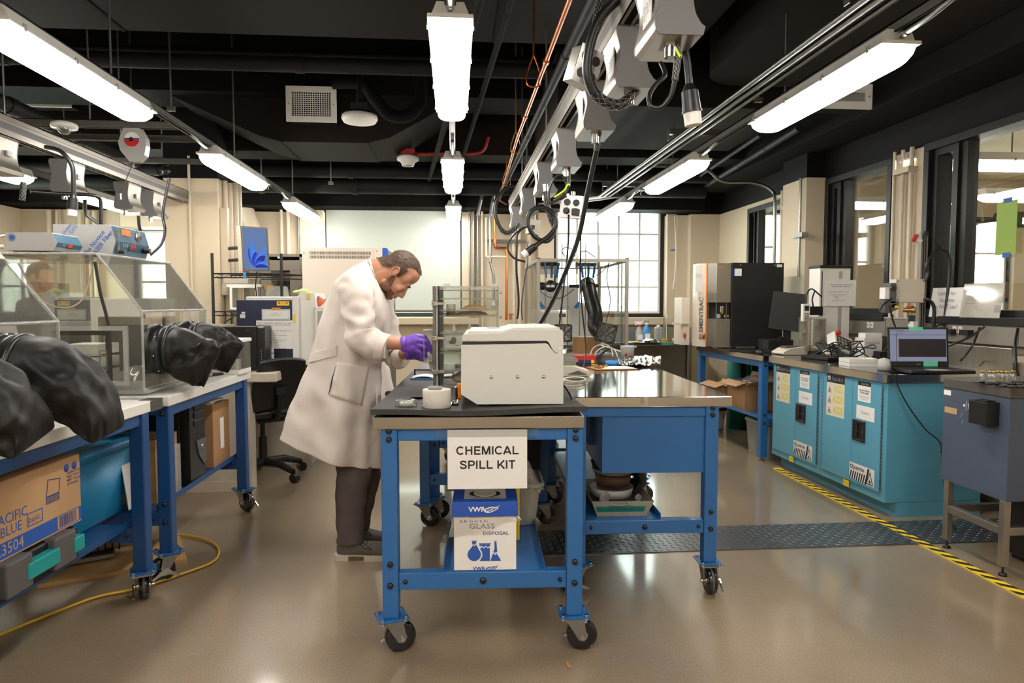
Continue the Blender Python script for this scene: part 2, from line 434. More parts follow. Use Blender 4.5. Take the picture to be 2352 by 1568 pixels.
# next room beyond the right-hand windows
mb = MB();NB = [(3.75,5.2,1.05,2.5),(6.1,7.6,1.05,2.4)]
wall_holes(mb,XR + .14,8.2,0,ZC,NB,lambda a,b,c,d: mb.bx(a,YB,c,b,YB + .28,d));struct('wall_back_next_room',mb,'wall_paint')
mb = MB();NR = [(2.9,4.3,1.0,2.4),(4.9,6.2,1.0,2.4)]
wall_holes(mb,YF,YB,0,ZC,NR,lambda a,b,c,d: mb.bx(7.9,a,c,8.15,b,d));struct('wall_right_next_room',mb,'wall_paint')
struct('ceiling_next_room',MB().bx(XR + .14,YF,2.9,7.9,YB,2.96),'wall_paint')
# column on the left and pilaster on the right wall
o = struct('trim_column',MB().bx(-2.66,6.56,0,-2.17,7.08,ZC),'column_two_tone',bev=.01)
struct('trim_pilaster',MB().bx(3.2,6.05,0,3.38,6.5,ZC),'column_two_tone')
struct('trim_corner',MB().bx(3.0,8.55,0,3.38,8.75,ZC).bx(2.86,8.66,0,3.0,8.75,ZC),'wall_two_tone')

# windows -----------------------------------------------------------------
def window(n,x0,x1,z0,z1,cols,rows,frost=True,M=None,glass='frosted'):
    root = MB();b = .05
    root.rim(x0,z0,x1,z1,b,-.05,.03,M)
    fr = struct('window_%d' % n,root,'black_matte' if frost else 'trim_cream')
    if frost:
        MB().rim(x0 + b,z0 + b,x1 - b,z1 - b,.03,-.04,.02,M).done('sash','white_plastic',fr)
    w_ = (x1 - x0 - 2*b) / cols;h_ = (z1 - z0 - 2*b) / rows
    for i in range(1,cols): MB().bx(x0+b+i*w_-.012,z0+b,-.035,x0+b+i*w_+.012,z1-b,.015,M).done('muntin','white_plastic',fr)
    for j in range(1,rows): MB().bx(x0+b,z0+b+j*h_-.012,-.035,x1-b,z0+b+j*h_+.012,.013,M).done('muntin','white_plastic',fr)
    for i in range(cols):
        for j in range(rows):
            MB().bx(x0+b+i*w_,z0+b+j*h_,-.012,x0+b+(i+1)*w_,z0+b+(j+1)*h_,-.008,M).done('pane',glass,fr)
    return fr
MBK = frame((0,YB + .1,0),(1,0,0),(0,0,1))
window(1,1.26,2.74,1.07,2.55,5,4,True,MBK)
window(2,-1.62,.09,1.08,2.52,4,4,True,MBK,'window_glass')
window(3,-3.95,-2.75,1.15,2.2,3,3,True,MBK)
MLW = frame((XL - .1,0,0),(0,1,0),(0,0,1))
window(4,6.3,8.13,1.25,2.05,2,1,False,MLW,'window_glass')
window(5,3.75,5.2,1.05,2.5,3,3,True,MBK);window(11,6.1,7.6,1.05,2.4,3,3,True,MBK)
MRW = frame((8.0,0,0),(0,-1,0),(0,0,1))
window(6,-4.3,-2.9,1.0,2.4,3,3,True,MRW);window(7,-6.2,-4.9,1.0,2.4,3,3,True,MRW)
struct('trim_1',MB().bx(1.06,8.68,0.99,1.26,8.75,2.4).bx(2.74,8.69,.99,2.86,8.75,2.4).bx(1.06,8.62,.98,2.86,8.75,1.07),'trim_cream')
struct('trim_2',MB().bx(-1.9,8.66,1.0,-1.62,8.75,2.4).bx(.09,8.69,1.0,.24,8.75,2.4).bx(-1.9,8.6,.99,.3,8.75,1.07),'trim_cream')
struct('trim_3',MB().bx(-1.7,8.7,.78,.25,8.75,.99).rim(-1.6,.62,.2,.76,.02,-8.75,-8.71,frame((0,0,0),(1,0,0),(0,0,1))),'trim_cream')
t = thing('roller_shade','pale translucent roller shade pulled down over left back window','shade',(-.76,8.72,1.12))
MB().bx(-.83,-.004,.04,.83,0,1.4).done('shade_cloth','roller_shade',t)
MB().cyl((-.83,-.002,.035),(.83,-.002,.035),.014,n=10).done('bottom_bar','grey_dark',t)
MB().cyl((-.84,0,1.43),(.84,0,1.43),.03,n=14).done('roller_tube','white_plastic',t)
# dark aluminium windows to the next room, set in the right-hand wall
def partition(n,y0,y1,z0,z1,split):
    M = frame((XR,0,0),(0,-1,0),(0,0,1))
    fr = struct('window_%d' % n,MB().rim(-y1 - .03,z0 - .03,-y0 + .03,z1 + .03,.055,-.15,.035,M),'black_metal',bev=.004)
    ym = y1 - split
    MB().bx(-ym - .03,z0,-.10,-ym + .03,z1,-.02,M).done('mullion','black_metal',fr)
    MB().rim(-y1 + .02,z0 + .02,-ym - .03,z1 - .02,.05,-.09,.0,M).done('sash','black_metal',fr)
    MB().bx(-y1,z0,-.062,-ym,z1,-.056,M).done('pane','part_glass',fr)
    MB().bx(-ym,z0,-.072,-y0,z1,-.066,M).done('pane','part_glass',fr)
    struct('trim_window_%d' % n,MB().bx(-y1 - .06,z0 - .07,-.05,-y0 + .06,z0 - .02,.09,M),'black_metal',bev=.004)
    return fr
partition(8,6.5,7.62,1.2,2.30,.12);partition(9,5.08,5.97,1.19,2.345,.2);pw = partition(10,2.6,4.66,1.19,2.36,.3)
# daylight enters through the back windows
for (x,z,sx_,sz) in ((2.0,1.8,1.5,1.5),(-.76,1.8,1.7,1.4),(-3.35,1.7,1.2,1.0),(4.5,1.8,1.4,1.4),(6.85,1.75,1.4,1.3)):
    L = bpy.data.lights.new('window_portal','AREA');L.shape = 'RECTANGLE';L.size = sx_;L.size_y = sz;L.cycles.is_portal = True
    lo = bpy.data.objects.new('window_portal',L);COL.objects.link(lo);lo.location = (x,YB + .3,z);lo.rotation_euler = (-PI/2,0,0)
# trees outside the windows
random.seed(3)
for i,(x,y,z,r) in enumerate(((-12,8,2,2.6),(-13,14.5,2.5,2.8))):
    mb = MB()
    for k in range(260):
        d = V((random.gauss(0,1),random.gauss(0,1),random.gauss(0,.8))).normalized() * r * random.uniform(.6,1)
        M = Matrix.Translation(d) @ Euler((random.random()*6,random.random()*6,0)).to_matrix().to_4x4()
        mb.bx(-.22,-.01,-.3,.22,.01,.3,M)
    if 'leaf_green' not in MATS: mat('leaf_green',(150,190,90),0.6,var=.3,vs=2)
    t = thing('tree',['bushy tree outside the left-hand wall window','second bushy tree further back outside the left wall'][i],'tree',(x,y,0))
    mb.done('foliage','leaf_green',t,loc=(0,0,z + .8),kind='stuff')
    MB().cyl((0,0,0),(0,0,z),.2,.12).done('trunk','wood',t)
# ---------------------------------------------------------------- tube lights
def make_light():
    t = thing('tube_light','','ceiling light')
    L = 1.24
    MB().prism([(-.072,0),(.072,0),(.05,.052),(-.05,.052)],-.02,-L + .02,frame((0,0,.012),(1,0,0),(0,0,1))).prism([(-.085,0),(.085,0),(.082,.014),(-.082,.014)],0,-L,frame((0,0,0),(1,0,0),(0,0,1))).done('housing','white_plastic',t,bev=.004)
    rings = []
    for (y,s,d) in ((.012,.93,.0),(.03,1,.62),(.06,1,.9),(.10,1,1),(L-.10,1,1),(L-.06,1,.9),(L-.03,1,.62),(L-.012,.93,.0)):
        r = []
        for k in range(13):
            a = PI * k / 12
            cx_ = math.cos(a);sz_ = math.sin(a) ** .55
            r.append((.074*s*math.copysign(abs(cx_)**.6,cx_),y,-.001 - .066*d*sz_))
        rings.append(r)
    MB().loft(rings).done('lens','lamp',t)
    for sx_ in (-1,1):
        for k in range(4):
            y = .09 + k*(L-.18)/3
            MB().box((sx_*.085,y,.006),(.006,.018,.026)).done('clip','grey_light',t)
    MB().tube([(.0,.0,.035),(.0,-.03,.035)],.016,10).done('end_fitting','chrome',t)
    MB().tube(spline([(0,-.03,.035),(0,-.16,.04),(.0,-.3,.062)],5),.011,8).done('conduit','zinc',t)
    return t
L0 = make_light();first = True
rows = [('left',-1.69,(2.68,4.93,7.22)),('centre',-.012,(2.53,4.98,7.36)),('right',1.77,(2.63,4.85,6.95)),('outer',-3.52,(4.78,6.72))]
word = {'left': 'row above the left bench','centre': 'centre row','right': 'right-hand row beside the bundled conduits','outer': 'far left row behind the busway'}
nth = {0: 'nearest',1: 'middle',2: 'farthest'}
for nm,x,ys in rows:
    for i,y in enumerate(ys):
        lb = 'glowing white tube light, %s one in the %s' % (('nearer' if i == 0 else 'farther') if nm == 'outer' else nth[i],word[nm])
        if first: L0.location = (x,y,2.285);L0['label'] = lb;L0['group'] = 'tube lights';first = False
        else: dup(L0,(x,y,2.285),None,lb,'tube lights')
# unseen tube lights added behind the viewpoint to brighten front faces, then next-room lights
for x,y,q in ((-1.69,.2,'left row'),(.0,.1,'centre row'),(1.77,.2,'right row'),(-1.69,-2.2,'left row farther back'),(.0,-2.2,'centre row farther back'),(1.77,-2.2,'right row farther back'),(-3.5,.2,'outer row'),(-3.5,-2.2,'outer row farther back')):
    dup(L0,(x,y,2.285),None,'added unseen tube light behind the viewpoint, ' + q,'added tube lights behind')
for x,y,lb in ((4.6,4.9,'nearer tube light seen through the windows in the next room'),(5.3,7.0,'farther tube light seen through the windows in the next room'),(4.9,2.6,'tube light near the large right window in the next room'),(6.6,4.0,'tube light deep in the next room'),(6.4,6.4,'tube light by the far windows of the next room'),(6.6,1.0,'tube light at the near end of the next room')):  # last three are extra lamps added to brighten the dim next room
    solo('hanger_rod',lb.replace('tube light','rod holding the tube light'),'rod',MB().cyl((x-.4,y,2.34),(x-.4,y,2.9),.006,n=6),'zinc');dup(L0,(x,y,2.32),PI/2 if y > 4 else PI/2,lb,'next room lights')
# strut channels carrying the lights
for nm,x,ys in rows:
    mb = MB()
    y0,y1 = (1.2,8.5) if nm != 'outer' else (4.2,8.3)
    mb.bx(x-.021,y0,2.372,x+.021,y1,2.376).bx(x-.021,y0,2.336,x-.018,y1,2.376).bx(x+.018,y0,2.336,x+.021,y1,2.376).bx(x-.021,y0,2.336,x-.012,y1,2.339).bx(x+.012,y0,2.336,x+.021,y1,2.339)
    t = thing('strut_channel',{'left': 'galvanised strut channel above the left lights','centre': 'galvanised strut channel above the centre lights','right': 'galvanised strut channel above the right-hand lights','outer': 'strut channel above the far left lights'}[nm],'channel',(x,y0,2.336))
    mb.v = [(p[0]-x,p[1]-y0,p[2]-2.336) for p in mb.v]
    mb.done('channel','galv',t)
    for k in range(4):
        yy = .5 + k*1.9
        if y0 + yy < y1 - .2: MB().cyl((0,yy,.03),(0,yy,1.1),.006,n=8).done('hanger_rod','zinc',t)
    for k in range(5):
        yy = .9 + k*1.45
        if y0 + yy < y1 - .2: MB().box((0,yy,-.006),(.05,.03,.014)).cyl((0,yy,-.05),(0,yy,.0),.005,n=8).done('beam_clamp','zinc',t)
# bundled conduits along the right-hand lights
for i,(dx,r) in enumerate(((-.20,.015),(-.145,.015),(-.085,.012),(.065,.014))):
    mb = MB().tube([(1.77+dx,1.0,2.42),(1.77+dx,7.4,2.42),(1.77+dx-.05,7.55,2.43),(1.6+dx-.4,8.35,2.46)],r,10)
    solo('conduit',['outermost left conduit of the right-hand bundle','second conduit from the left in the right-hand bundle','thin third conduit in the right-hand bundle','conduit right of the strut in the right-hand bundle'][i],'conduit',mb,'zinc','bundled conduits')
for i,y in enumerate((2.55,4.75,6.9)):
    mb = MB().bx(1.5,y,2.44,1.9,y+.04,2.48).bx(1.5,y,2.40,1.504,y+.04,2.44)
    solo('strut_bracket',['nearest','middle','farthest'][i] + ' strut bracket across the right-hand conduit bundle','bracket',mb,'galv','strut brackets')
# black ceiling: ducts, beams, pipes ---------------------------------------
def beam(x0,y0,z0,x1,y1,z1,label,m='ceiling_black',name='ceiling_beam',cat='beam'):
    return solo(name,label,cat,MB().bx(x0,y0,z0,x1,y1,z1),m,bev=.006)
t = thing('air_duct','wide flat black duct overhead, nearest the viewer','duct',(-.1,2.0,2.92))
MB().bx(-2.5,-2.0,0,1.65,2.46,.35).done('duct_body','duct_black',t,bev=.006)
MB().bx(-1.92,-2.0,-.006,-1.9,2.46,0).bx(.35,-2.0,-.006,.37,2.46,0).done('seam','duct_dark',t)
t = thing('air_duct','black duct overhead on the right with rounded end','duct',(2.32,3.2,2.80))
MB().prism(rrect(1.22,3.2,.3,6),0,.5).done('duct_body','duct_black',t)
MB().bx(-.6,-.02,-.006,.6,0,0).done('seam','duct_dark',t)
# trapezoid duct with the grille box
t = thing('air_duct','black trapezoid transition duct with sloping sides behind the grille','duct',(-1.1,6.0,2.62))
MB().prism([(-1.25,.36),(-.55,.05),(-.36,0),(.36,0),(.55,.05),(1.1,.36)],0,-.8,XZ()).done('duct_body','duct_black',t)
MB().bx(-.30,-.002,.02,-.295,.0,.06).bx(-.37,0,-.004,-.36,.8,0).bx(.36,0,-.004,.37,.8,0).done('seam','duct_dark',t)
t = thing('air_duct','long black duct running across the room above the grille','duct',(-1.3,5.85,2.98))
MB().bx(-3.2,-.0,0,3.6,.5,.46).done('duct_body','duct_dark',t)
def grille(px0,py0,px1,py1,Y,nx,ny,label,depth=.18):
    a = PY(px0,py0,Y);b = PY(px1,py1,Y);w_,h_ = b.x - a.x,a.z - b.z
    t = thing('air_grille',label,'vent',(a.x,Y,b.z));M = XZ()
    MB().rim(0,0,w_,h_,.045,0,.02,M).done('frame','white_plastic',t)
    MB().bx(.02,.02,.02,w_-.02,depth,h_-.02).done('duct_box','duct_dark',t)
    mbv = MB();mbh = MB();q_ = .0024 if nx > 1 else .007
    for i in range(1,nx): x = .045 + (w_-.09)*i/nx;mbv.bx(x-.0024,.045,.002,x+.0024,h_-.045,.012,M)
    for j in range(1,ny): z = .045 + (h_-.09)*j/ny;mbh.bx(.045,z-q_,-.002,w_-.045,z+q_,.006,M)
    if nx > 1: mbv.done('louvre_blades','white_plastic',t)
    mbh.done('cross_blades','white_plastic',t)
    for x in (.022,w_-.022): MB().cyl((x,-.022,h_/2),(x,-.018,h_/2),.006,n=8).done('screw','zinc',t)
    return t
grille(657,198,774,282,5.80,17,12,'white square air grille beside the ceiling access point')
grille(1880,192,1999,252,4.6,1,9,'white louvred air grille behind the nearest right-hand light')
grille(47,210,165,248,6.5,14,5,'white air grille in the dark upper left ceiling')
beam(-5.2,6.85,2.72,3.38,7.25,3.45,'deep ceiling beam crossing behind the smoke detector','duct_black')
beam(-5.2,8.32,2.405,3.1,8.685,3.45,'black beam along the top of the back wall','ceiling_black')
beam(2.95,2.2,2.62,3.37,8.3,3.0,'black boxed beam along the right-hand wall','duct_dark')
beam(.75,5.0,2.70,2.6,6.4,3.1,'flat black duct panel behind the right-hand lights','duct_black','air_duct','duct')
pipes = [((-5.1,5.1,2.96),(2.9,5.1,2.96),.055,'thick black pipe across the ceiling in front of the grille','pipe_black'),
         ((-5.1,5.3,3.10),(2.9,5.3,3.10),.03,'thin black pipe above the thick ceiling pipe','pipe_black'),
         ((-5.1,7.5,2.66),(2.9,7.5,2.66),.07,'black pipe behind the smoke detector beam','pipe_black'),
         ((-5.1,7.8,2.56),(2.9,7.8,2.56),.09,'large black pipe nearest the back wall','pipe_black'),
         ((-2.1,8.0,2.62),(1.35,8.0,2.62),.02,'galvanised conduit across the ceiling near the back wall','zinc'),
         ((.22,2.0,2.62),(-.32,8.2,2.62),.022,'dark pipe running away right of the centre lights','duct_black'),
         ((.36,2.0,2.74),(.0,8.2,2.66),.018,'thin dark pipe left of the copper pipe','duct_black'),
         ((.56,1.8,2.46),(.50,8.1,2.46),.024,'dark pipe beside the bright copper pipe','pipe_black'),
         ((2.68,5.2,2.62),(2.9,8.0,2.6),.028,'black pipe along the right-hand wall beam','pipe_black'),
         ((2.55,5.6,2.66),(2.75,8.0,2.66),.02,'thin black pipe along the right-hand wall','pipe_black'),
         ((-3.6,4.2,2.85),(-2.9,6.6,2.55),.06,'black pipe slanting down in the upper left ceiling','pipe_black')]
for a,b,r,lb,m in pipes:
    n_ = (V(b)-V(a)).length
    mb = MB().cyl(a,b,r,n=14)
    for k in (1,2,3):
        p = V(a).lerp(V(b),k/4);d = (V(b)-V(a)).normalized()*.03;mb.cyl(p-d,p+d,r*1.12,n=14)
    solo('ceiling_pipe',lb,'pipe',mb,m)
solo('copper_pipe','bright copper pipe running away under the ceiling','pipe',MB().tube([(.455,1.8,2.45),(.455,5.0,2.45),(.52,8.0,2.45),(.62,8.25,2.44)],.012,10).cyl((.455,3.4,2.45),(.455,3.44,2.45),.017,n=10).cyl((.455,4.4,2.45),(.455,4.43,2.45),.017,n=10),'copper')
for i,(x,y) in enumerate(((.43,3.75),(.48,5.4),(.52,6.9))):
    mb = MB().tube([(x,y,2.6),(x,y,3.4)],.006,6).tube(spline([(x,y,2.6),(x+.035,y,2.5),(x+.03,y,2.435),(x-.03,y,2.435),(x-.035,y,2.5),(x,y,2.6)],4),.005,6)
    solo('pipe_hanger',['nearest','middle','farthest'][i] + ' ring hanger on the copper pipe','hanger',mb,'brass' if i else 'copper','pipe hangers')
# drain trap, hanger rods
solo('drain_trap','black curved drain trap behind the centre light','pipe',MB().tube(spline([(-.95,5.55,2.98),(-.72,5.55,2.98),(-.62,5.55,2.86),(-.5,5.55,2.74),(-.36,5.55,2.74),(-.27,5.55,2.85),(-.27,5.55,3.02),(-.27,5.55,3.2)],5),.05,14),'duct_dark')
for i,(px,py,Y,zt) in enumerate(((393,250,4.9,3.3),(1324,190,5.4,3.4),(1742,230,4.6,3.3),(601,440,7.2,3.3),(760,420,7.3,3.3),(1210,380,6.6,3.4),(1395,440,7.6,3.4))):
    p = PY(px,py,Y);solo('hanger_rod',['threaded rod above the left lights','threaded rod left of the busway boxes','threaded rod beside the nearest right-hand light','rod with clip left of the white oven','rod clamp left of the centre light','rod under the copper pipe channel','rod near the farthest right-hand light'][i],'rod',MB().cyl((p.x,Y,p.z),(p.x,Y,zt),.007,n=8).box((p.x,Y,p.z),(.05,.03,.03)),'zinc')
# cross channels on the left with hooks
def channel(p,q,lb):
    mb = MB();a,b = V(p),V(q);L = (b-a).length;ang = math.atan2(b.y-a.y,b.x-a.x)
    t = thing('strut_channel',lb,'channel',a,ang)
    mb.bx(0,-.02,.02,L,.02,.024).bx(0,-.02,-.02,L,-.016,.024).bx(0,.016,-.02,L,.02,.024)
    mb.done('channel','galv',t)
    for k in (2,): MB().cyl((L*k/4,0,.02),(L*k/4,0,.9),.006,n=8).done('hanger_rod','zinc',t)
    return t
a = PY(0,281,4.5);channel((a.x,4.5,a.z),(-1.72,4.5,a.z),'nearest perforated channel across the upper left')
a = PY(85,313,5.0);channel((a.x,5.0,a.z),(-1.75,5.0,a.z),'second perforated channel across the upper left')
a = PY(205,367,6.0);channel((a.x,6.0,a.z),(-1.85,6.0,a.z),'channel across the upper left above the column')
# busways ----------------------------------------------------------------
def busway(x,y0,y1,z,lb):
    t = thing('power_busway',lb,'busway',(x,y0,z))
    L = y1 - y0
    MB().bx(-.028,0,.0,-.024,L,.115).bx(.024,0,0,.028,L,.115).bx(-.028,0,.111,.028,L,.115).bx(-.028,0,0,-.012,L,.004).bx(.012,0,0,.028,L,.004).bx(-.034,0,.085,-.028,L,.10).bx(.028,0,.085,.034,L,.10).done('housing','alu',t)
    MB().bx(-.0285,.0,.035,-.028,L,.07).bx(.028,0,.035,.0285,L,.07).done('groove','grey_dark',t)
    for k in range(int(L/1.5)+1): MB().cyl((0,.3+k*1.5,.11),(0,.3+k*1.5,1.2),.006,n=8).done('hanger_rod','zinc',t)
    return t
busway(.56,.9,6.75,2.16,'aluminium overhead busway right of the centre lights')
busway(-2.44,2.2,6.5,2.16,'aluminium overhead busway above the glove boxes')
WAVE = [(-.052,.20),(.05,.20),(.052,.185),(.046,.15),(.042,.12),(.043,.09),(.05,.055),(.065,.03),(.076,.022),(.07,.0),(-.045,.0),(-.056,.012),(-.058,.035),(-.05,.07),(-.044,.10),(-.045,.13),(-.053,.16),(-.058,.185)]
WAVE = WAVE[:2] + [(p.x,p.y) for p in spline([V((x,z,0)) for x,z in WAVE[2:8]],3)] + WAVE[8:11] + [(p.x,p.y) for p in spline([V((x,z,0)) for x,z in WAVE[11:]],3)]
def make_plug():
    t = thing('busway_plug_box','','plug box')
    MB().prism(WAVE,-.004,-.2,XZ()).done('body','alu',t)
    MB().prism([(x*1.02,z) for x,z in WAVE],.004,-.004,XZ()).done('end_plate','track_grey',t,bev=.002)
    MB().prism([(x*1.02,z) for x,z in WAVE],-.2,-.205,XZ()).done('end_plate','track_grey',t)
    MB().cyl((.0,.05,0),(.0,.05,-.018),.017,n=6).cyl((.0,.05,-.018),(.0,.05,-.042),.0165,n=14).done('cord_fitting','chrome',t)
    MB().box((-.0505,.1,.1),(.003,.08,.1)).done('label_plate','paper',t)
    text('Rating 30A 120/208V\nTap off 3W + G\nCat. no. B20\nType 1',.011,'ink',t,frame((-.0525,.135,.1),(0,-1,0),(0,0,1)),align='LEFT')
    return t
P0 = make_plug();pf = True
bl = ['nearest','second','third','fourth','fifth','sixth','farthest']
for i,y in enumerate((1.80,2.24,2.80,3.55,4.4,5.4,6.4)):
    lb = 'grey plug box on the right busway, %s from the viewer' % bl[i]
    if pf: P0.location = (.585,y,1.965);P0['label'] = lb;P0['group'] = 'busway plug boxes';pf = False
    else: dup(P0,(.585,y,1.965),None,lb,'busway plug boxes')
for i,y in enumerate((3.45,3.82,4.5,5.3,5.72)):
    t = dup(P0,(-2.44,y,1.95),None,'grey plug box on the left busway, %s from the viewer' % ('nearest','second','third','fourth','farthest')[i],'left busway plug boxes')
    MB().box((.052,.12,.11),(.012,.035,.03)).done('breaker','grey_light',t)
# cords hanging from the busway
def cord(name,lb,pts,r,m='black_plastic',cat='cable',k=6,grp=None):
    if m == 'mesh_grip':
        t = thing(name,lb,cat,pts[0]);gripped([p - V(pts[0]) for p in spline(pts,k)],r,t);return t
    return solo(name,lb,cat,MB().tube(spline(pts,k),r,8),m,grp)
def twist_plug(t,p,d):
    p,d = V(p),V(d).normalized()
    MB().cyl(p,p+d*.055,.024,.027,14).cyl(p+d*.055,p+d*.06,.029,n=14).cyl(p-d*.02,p,.012,.022,12).done('plug_body','black_plastic',t)
    MB().cyl(p+d*.06,p+d*.095,.025,.024,14).done('plug_cap','white_plastic',t)
t = thing('power_cable','thick black cord looping from the second plug box with wire mesh grip','cord',(.585,2.29,1.93))
B = V(t.location)
pts = [PY(1473,170,2.29),PY(1460,205,2.29),PY(1430,238,2.28),PY(1395,237,2.27),PY(1365,215,2.26)]
gripped([p - B for p in spline(pts,6)],.0185,t)
pts = [PY(1365,215,2.26),PY(1349,170,2.25),PY(1354,110,2.24),PY(1375,50,2.23),PY(1405,12,2.22),PY(1450,-30,2.2)]
MB().tube([p - B for p in spline(pts,6)],.0165,12).done('cable','black_plastic',t)
t = thing('power_cable','black cord with a white ended locking plug hanging at upper right','cord',(.62,1.86,1.7))
B = V(t.location)
pts = [PY(1562,70,1.92),PY(1573,110,1.92),PY(1580,160,1.92),PY(1584,206,1.92)]
MB().tube([p - B for p in spline(pts,6)],.0105,10).done('cable','black_plastic',t)
twist_plug(t,PY(1584,210,1.92) - B,PY(1590,260,1.92) - PY(1584,206,1.92))
t = thing('power_cable','thin black cord looping below the nearest plug box with lime tie','cord',(.6,1.85,1.75))
B = V(t.location)
gripped([p - B for p in spline([PY(1555,90,1.85),PY(1557,130,1.85),PY(1550,185,1.85)],6)],.009,t)
MB().tube([p - B for p in spline([PY(1550,185,1.85),PY(1540,220,1.86),PY(1518,246,1.87),PY(1495,243,1.88),PY(1491,220,1.89),PY(1505,195,1.9),PY(1527,172,1.91),PY(1518,145,1.95)],6)],.0065,10).done('cable','black_plastic',t)
MB().tube([p - B for p in spline([PY(1543,80,1.84),PY(1545,100,1.84),PY(1562,130,1.84)],4)],.004,6).done('cable_tie','lime',t)
t = thing('outlet_box','grey four-outlet box hanging left of the second plug box','outlet box',(.42,2.35,2.0))
M = Matrix.Translation((0,0,0)) @ Euler((.15,.25,.5)).to_matrix().to_4x4()
MB().box((0,0,.06),(.09,.06,.12),M=M).done('body','alu',t,bev=.004)
MB().box((0,-.032,.06),(.1,.004,.125),M=M).done('face_plate','chrome',t)
for i in (-1,1):
    for j in (-1,1): MB().cyl((i*.022,-.033,.06+j*.028),(i*.022,-.037,.06+j*.028),.016,n=14,M=M).done('socket','black_plastic',t)
gripped([M @ V((0,0,.12)),M @ V((0,0,.2)),(.08,.0,.32)],.011,t)
# main hanging power cord and the box of outlets
t = thing('power_cable','long black cord slanting from the third plug box down to the bench','cord',(.55,2.85,1.9))
B = V(t.location)
gripped([p - B for p in spline([PY(1378,270,2.85),PY(1376,300,2.85),PY(1370,345,2.88)],5)],.0115,t)
MB().tube([p - B for p in spline([PY(1370,345,2.88),PY(1350,440,3.0),PY(1330,540,3.1),PY(1305,610,3.2),PY(1270,690,3.3),PY(1236,752,3.35),PY(1225,775,3.38)],6)],.011,10).done('cable','black_plastic',t)
t = thing('outlet_box','silver four-outlet box hanging in front of the right back window','outlet box',PY(1310,500,3.6),rot=(0,.1,-.25))
MB().bx(-.055,0,0,.055,.05,.115).done('body','alu',t,bev=.003)
MB().bx(-.06,-.006,-.004,.06,0,.119).done('face_plate','chrome',t,bev=.003)
for i in (-1,1):
    for j in (0,1):
        MB().cyl((i*.024,-.006,.034+j*.045),(i*.024,-.011,.034+j*.045),.018,n=16).done('socket','black_plastic',t)
MB().cyl((-.024,-.011,.034),(-.024,-.04,.034),.013,n=12).done('plug','black_plastic',t);MB().box((.026,-.026,.03),(.04,.03,.03)).done('plug','black_plastic',t)
MB().cyl((0,.025,.115),(0,.025,.14),.012,n=12).done('cord_fitting','chrome',t)
t = thing('power_cable','mesh gripped cord coiled with lime tie above the silver outlet box','cord',PY(1305,375,3.6))
B = V(t.location)
gripped([p - B for p in [PY(1305,372,3.6),PY(1306,400,3.6),PY(1305,428,3.6)]],.011,t)
MB().tube([p - B for p in spline([PY(1305,428,3.6),PY(1295,448,3.6),PY(1270,465,3.6),PY(1262,462,3.6),PY(1262,435,3.6),PY(1275,408,3.6),PY(1292,403,3.6),PY(1302,425,3.6),PY(1298,445,3.6),PY(1272,460,3.62),PY(1290,455,3.6),PY(1304,445,3.6)],5)],.007,8).done('cable','black_plastic',t)
MB().tube([p - B for p in spline([PY(1273,453,3.58),PY(1295,438,3.58),PY(1304,424,3.58),PY(1309,426,3.58)],4)],.005,6).done('cable_tie','lime',t)
MB().tube([p - B for p in [PY(1303,445,3.6),PY(1304,454,3.6)]],.01,8).done('cord_fitting','chrome',t)
t = thing('power_cable','thick black cord coiled in a ring with a white ended locking plug','cord',PY(1255,430,4.4))
B = V(t.location)
MB().cyl(PY(1253,424,4.4)-B,PY(1254,440,4.4)-B,.026,n=12).done('cord_fitting','chrome',t)
gripped([p - B for p in spline([PY(1254,440,4.4),PY(1258,475,4.4),PY(1270,512,4.4)],5)],.02,t)
MB().tube([p - B for p in spline([PY(1270,512,4.4),PY(1272,535,4.4),PY(1255,554,4.38),PY(1228,543,4.36),PY(1213,512,4.36),PY(1220,485,4.36),PY(1246,477,4.36),PY(1272,492,4.36),PY(1276,518,4.36),PY(1262,540,4.35),PY(1238,558,4.34),PY(1230,564,4.33)],6)],.0145,10).done('cable','black_plastic',t)
twist_plug(t,PY(1228,566,4.33) - B,PY(1210,580,4.33) - PY(1228,566,4.33))
t = thing('power_cable','thick black cord hanging in a wide arc from the farthest plug box','cord',PY(1190,500,6.4))
B = V(t.location)
gripped([p - B for p in spline([PY(1189,512,6.4),PY(1184,524,6.4),PY(1165,535,6.4),PY(1150,526,6.4)],5)],.022,t)
MB().tube([p - B for p in spline([PY(1150,526,6.4),PY(1138,495,6.4),PY(1140,462,6.4),PY(1160,434,6.4),PY(1190,426,6.4)],6)],.017,10).done('cable','black_plastic',t)
t = thing('outlet_box','beige outlet box hanging inside the coiled black cord','outlet box',PY(1226,538,5.45),rot=(0,.12,.3))
MB().bx(-.05,0,0,.05,.06,.12).done('body','beige_plastic',t,bev=.004)
MB().cyl((0,.03,.12),(0,.03,.15),.014,n=10).tube(spline([(0,.03,.15),(-.01,.03,.22),(-.03,.03,.33)],4),.012,8).done('cord_fitting','zinc',t)
MB().box((-.03,-.02,.05),(.03,.04,.03)).done('plug','black_plastic',t)
cord('power_cable','thin black cable hanging from the silver outlet box to the fans',[PY(1306,494,3.58),PY(1305,560,3.8),PY(1297,640,4.2),PY(1290,700,4.5),PY(1285,745,4.6)],.0055)
cord('power_cable','thin cable hanging from the right of the silver outlet box',[PY(1334,495,3.58),PY(1334,560,3.7),PY(1333,640,3.8),PY(1338,720,3.9),PY(1346,800,3.9),PY(1340,845,3.85)],.0045)
cord('power_cable','black cable looping left from the beige outlet box to the enclosure',[PY(1222,520,5.4),PY(1200,524,5.4),PY(1175,545,5.4),PY(1166,570,5.4),PY(1180,592,5.4),PY(1206,601,5.4)],.008)
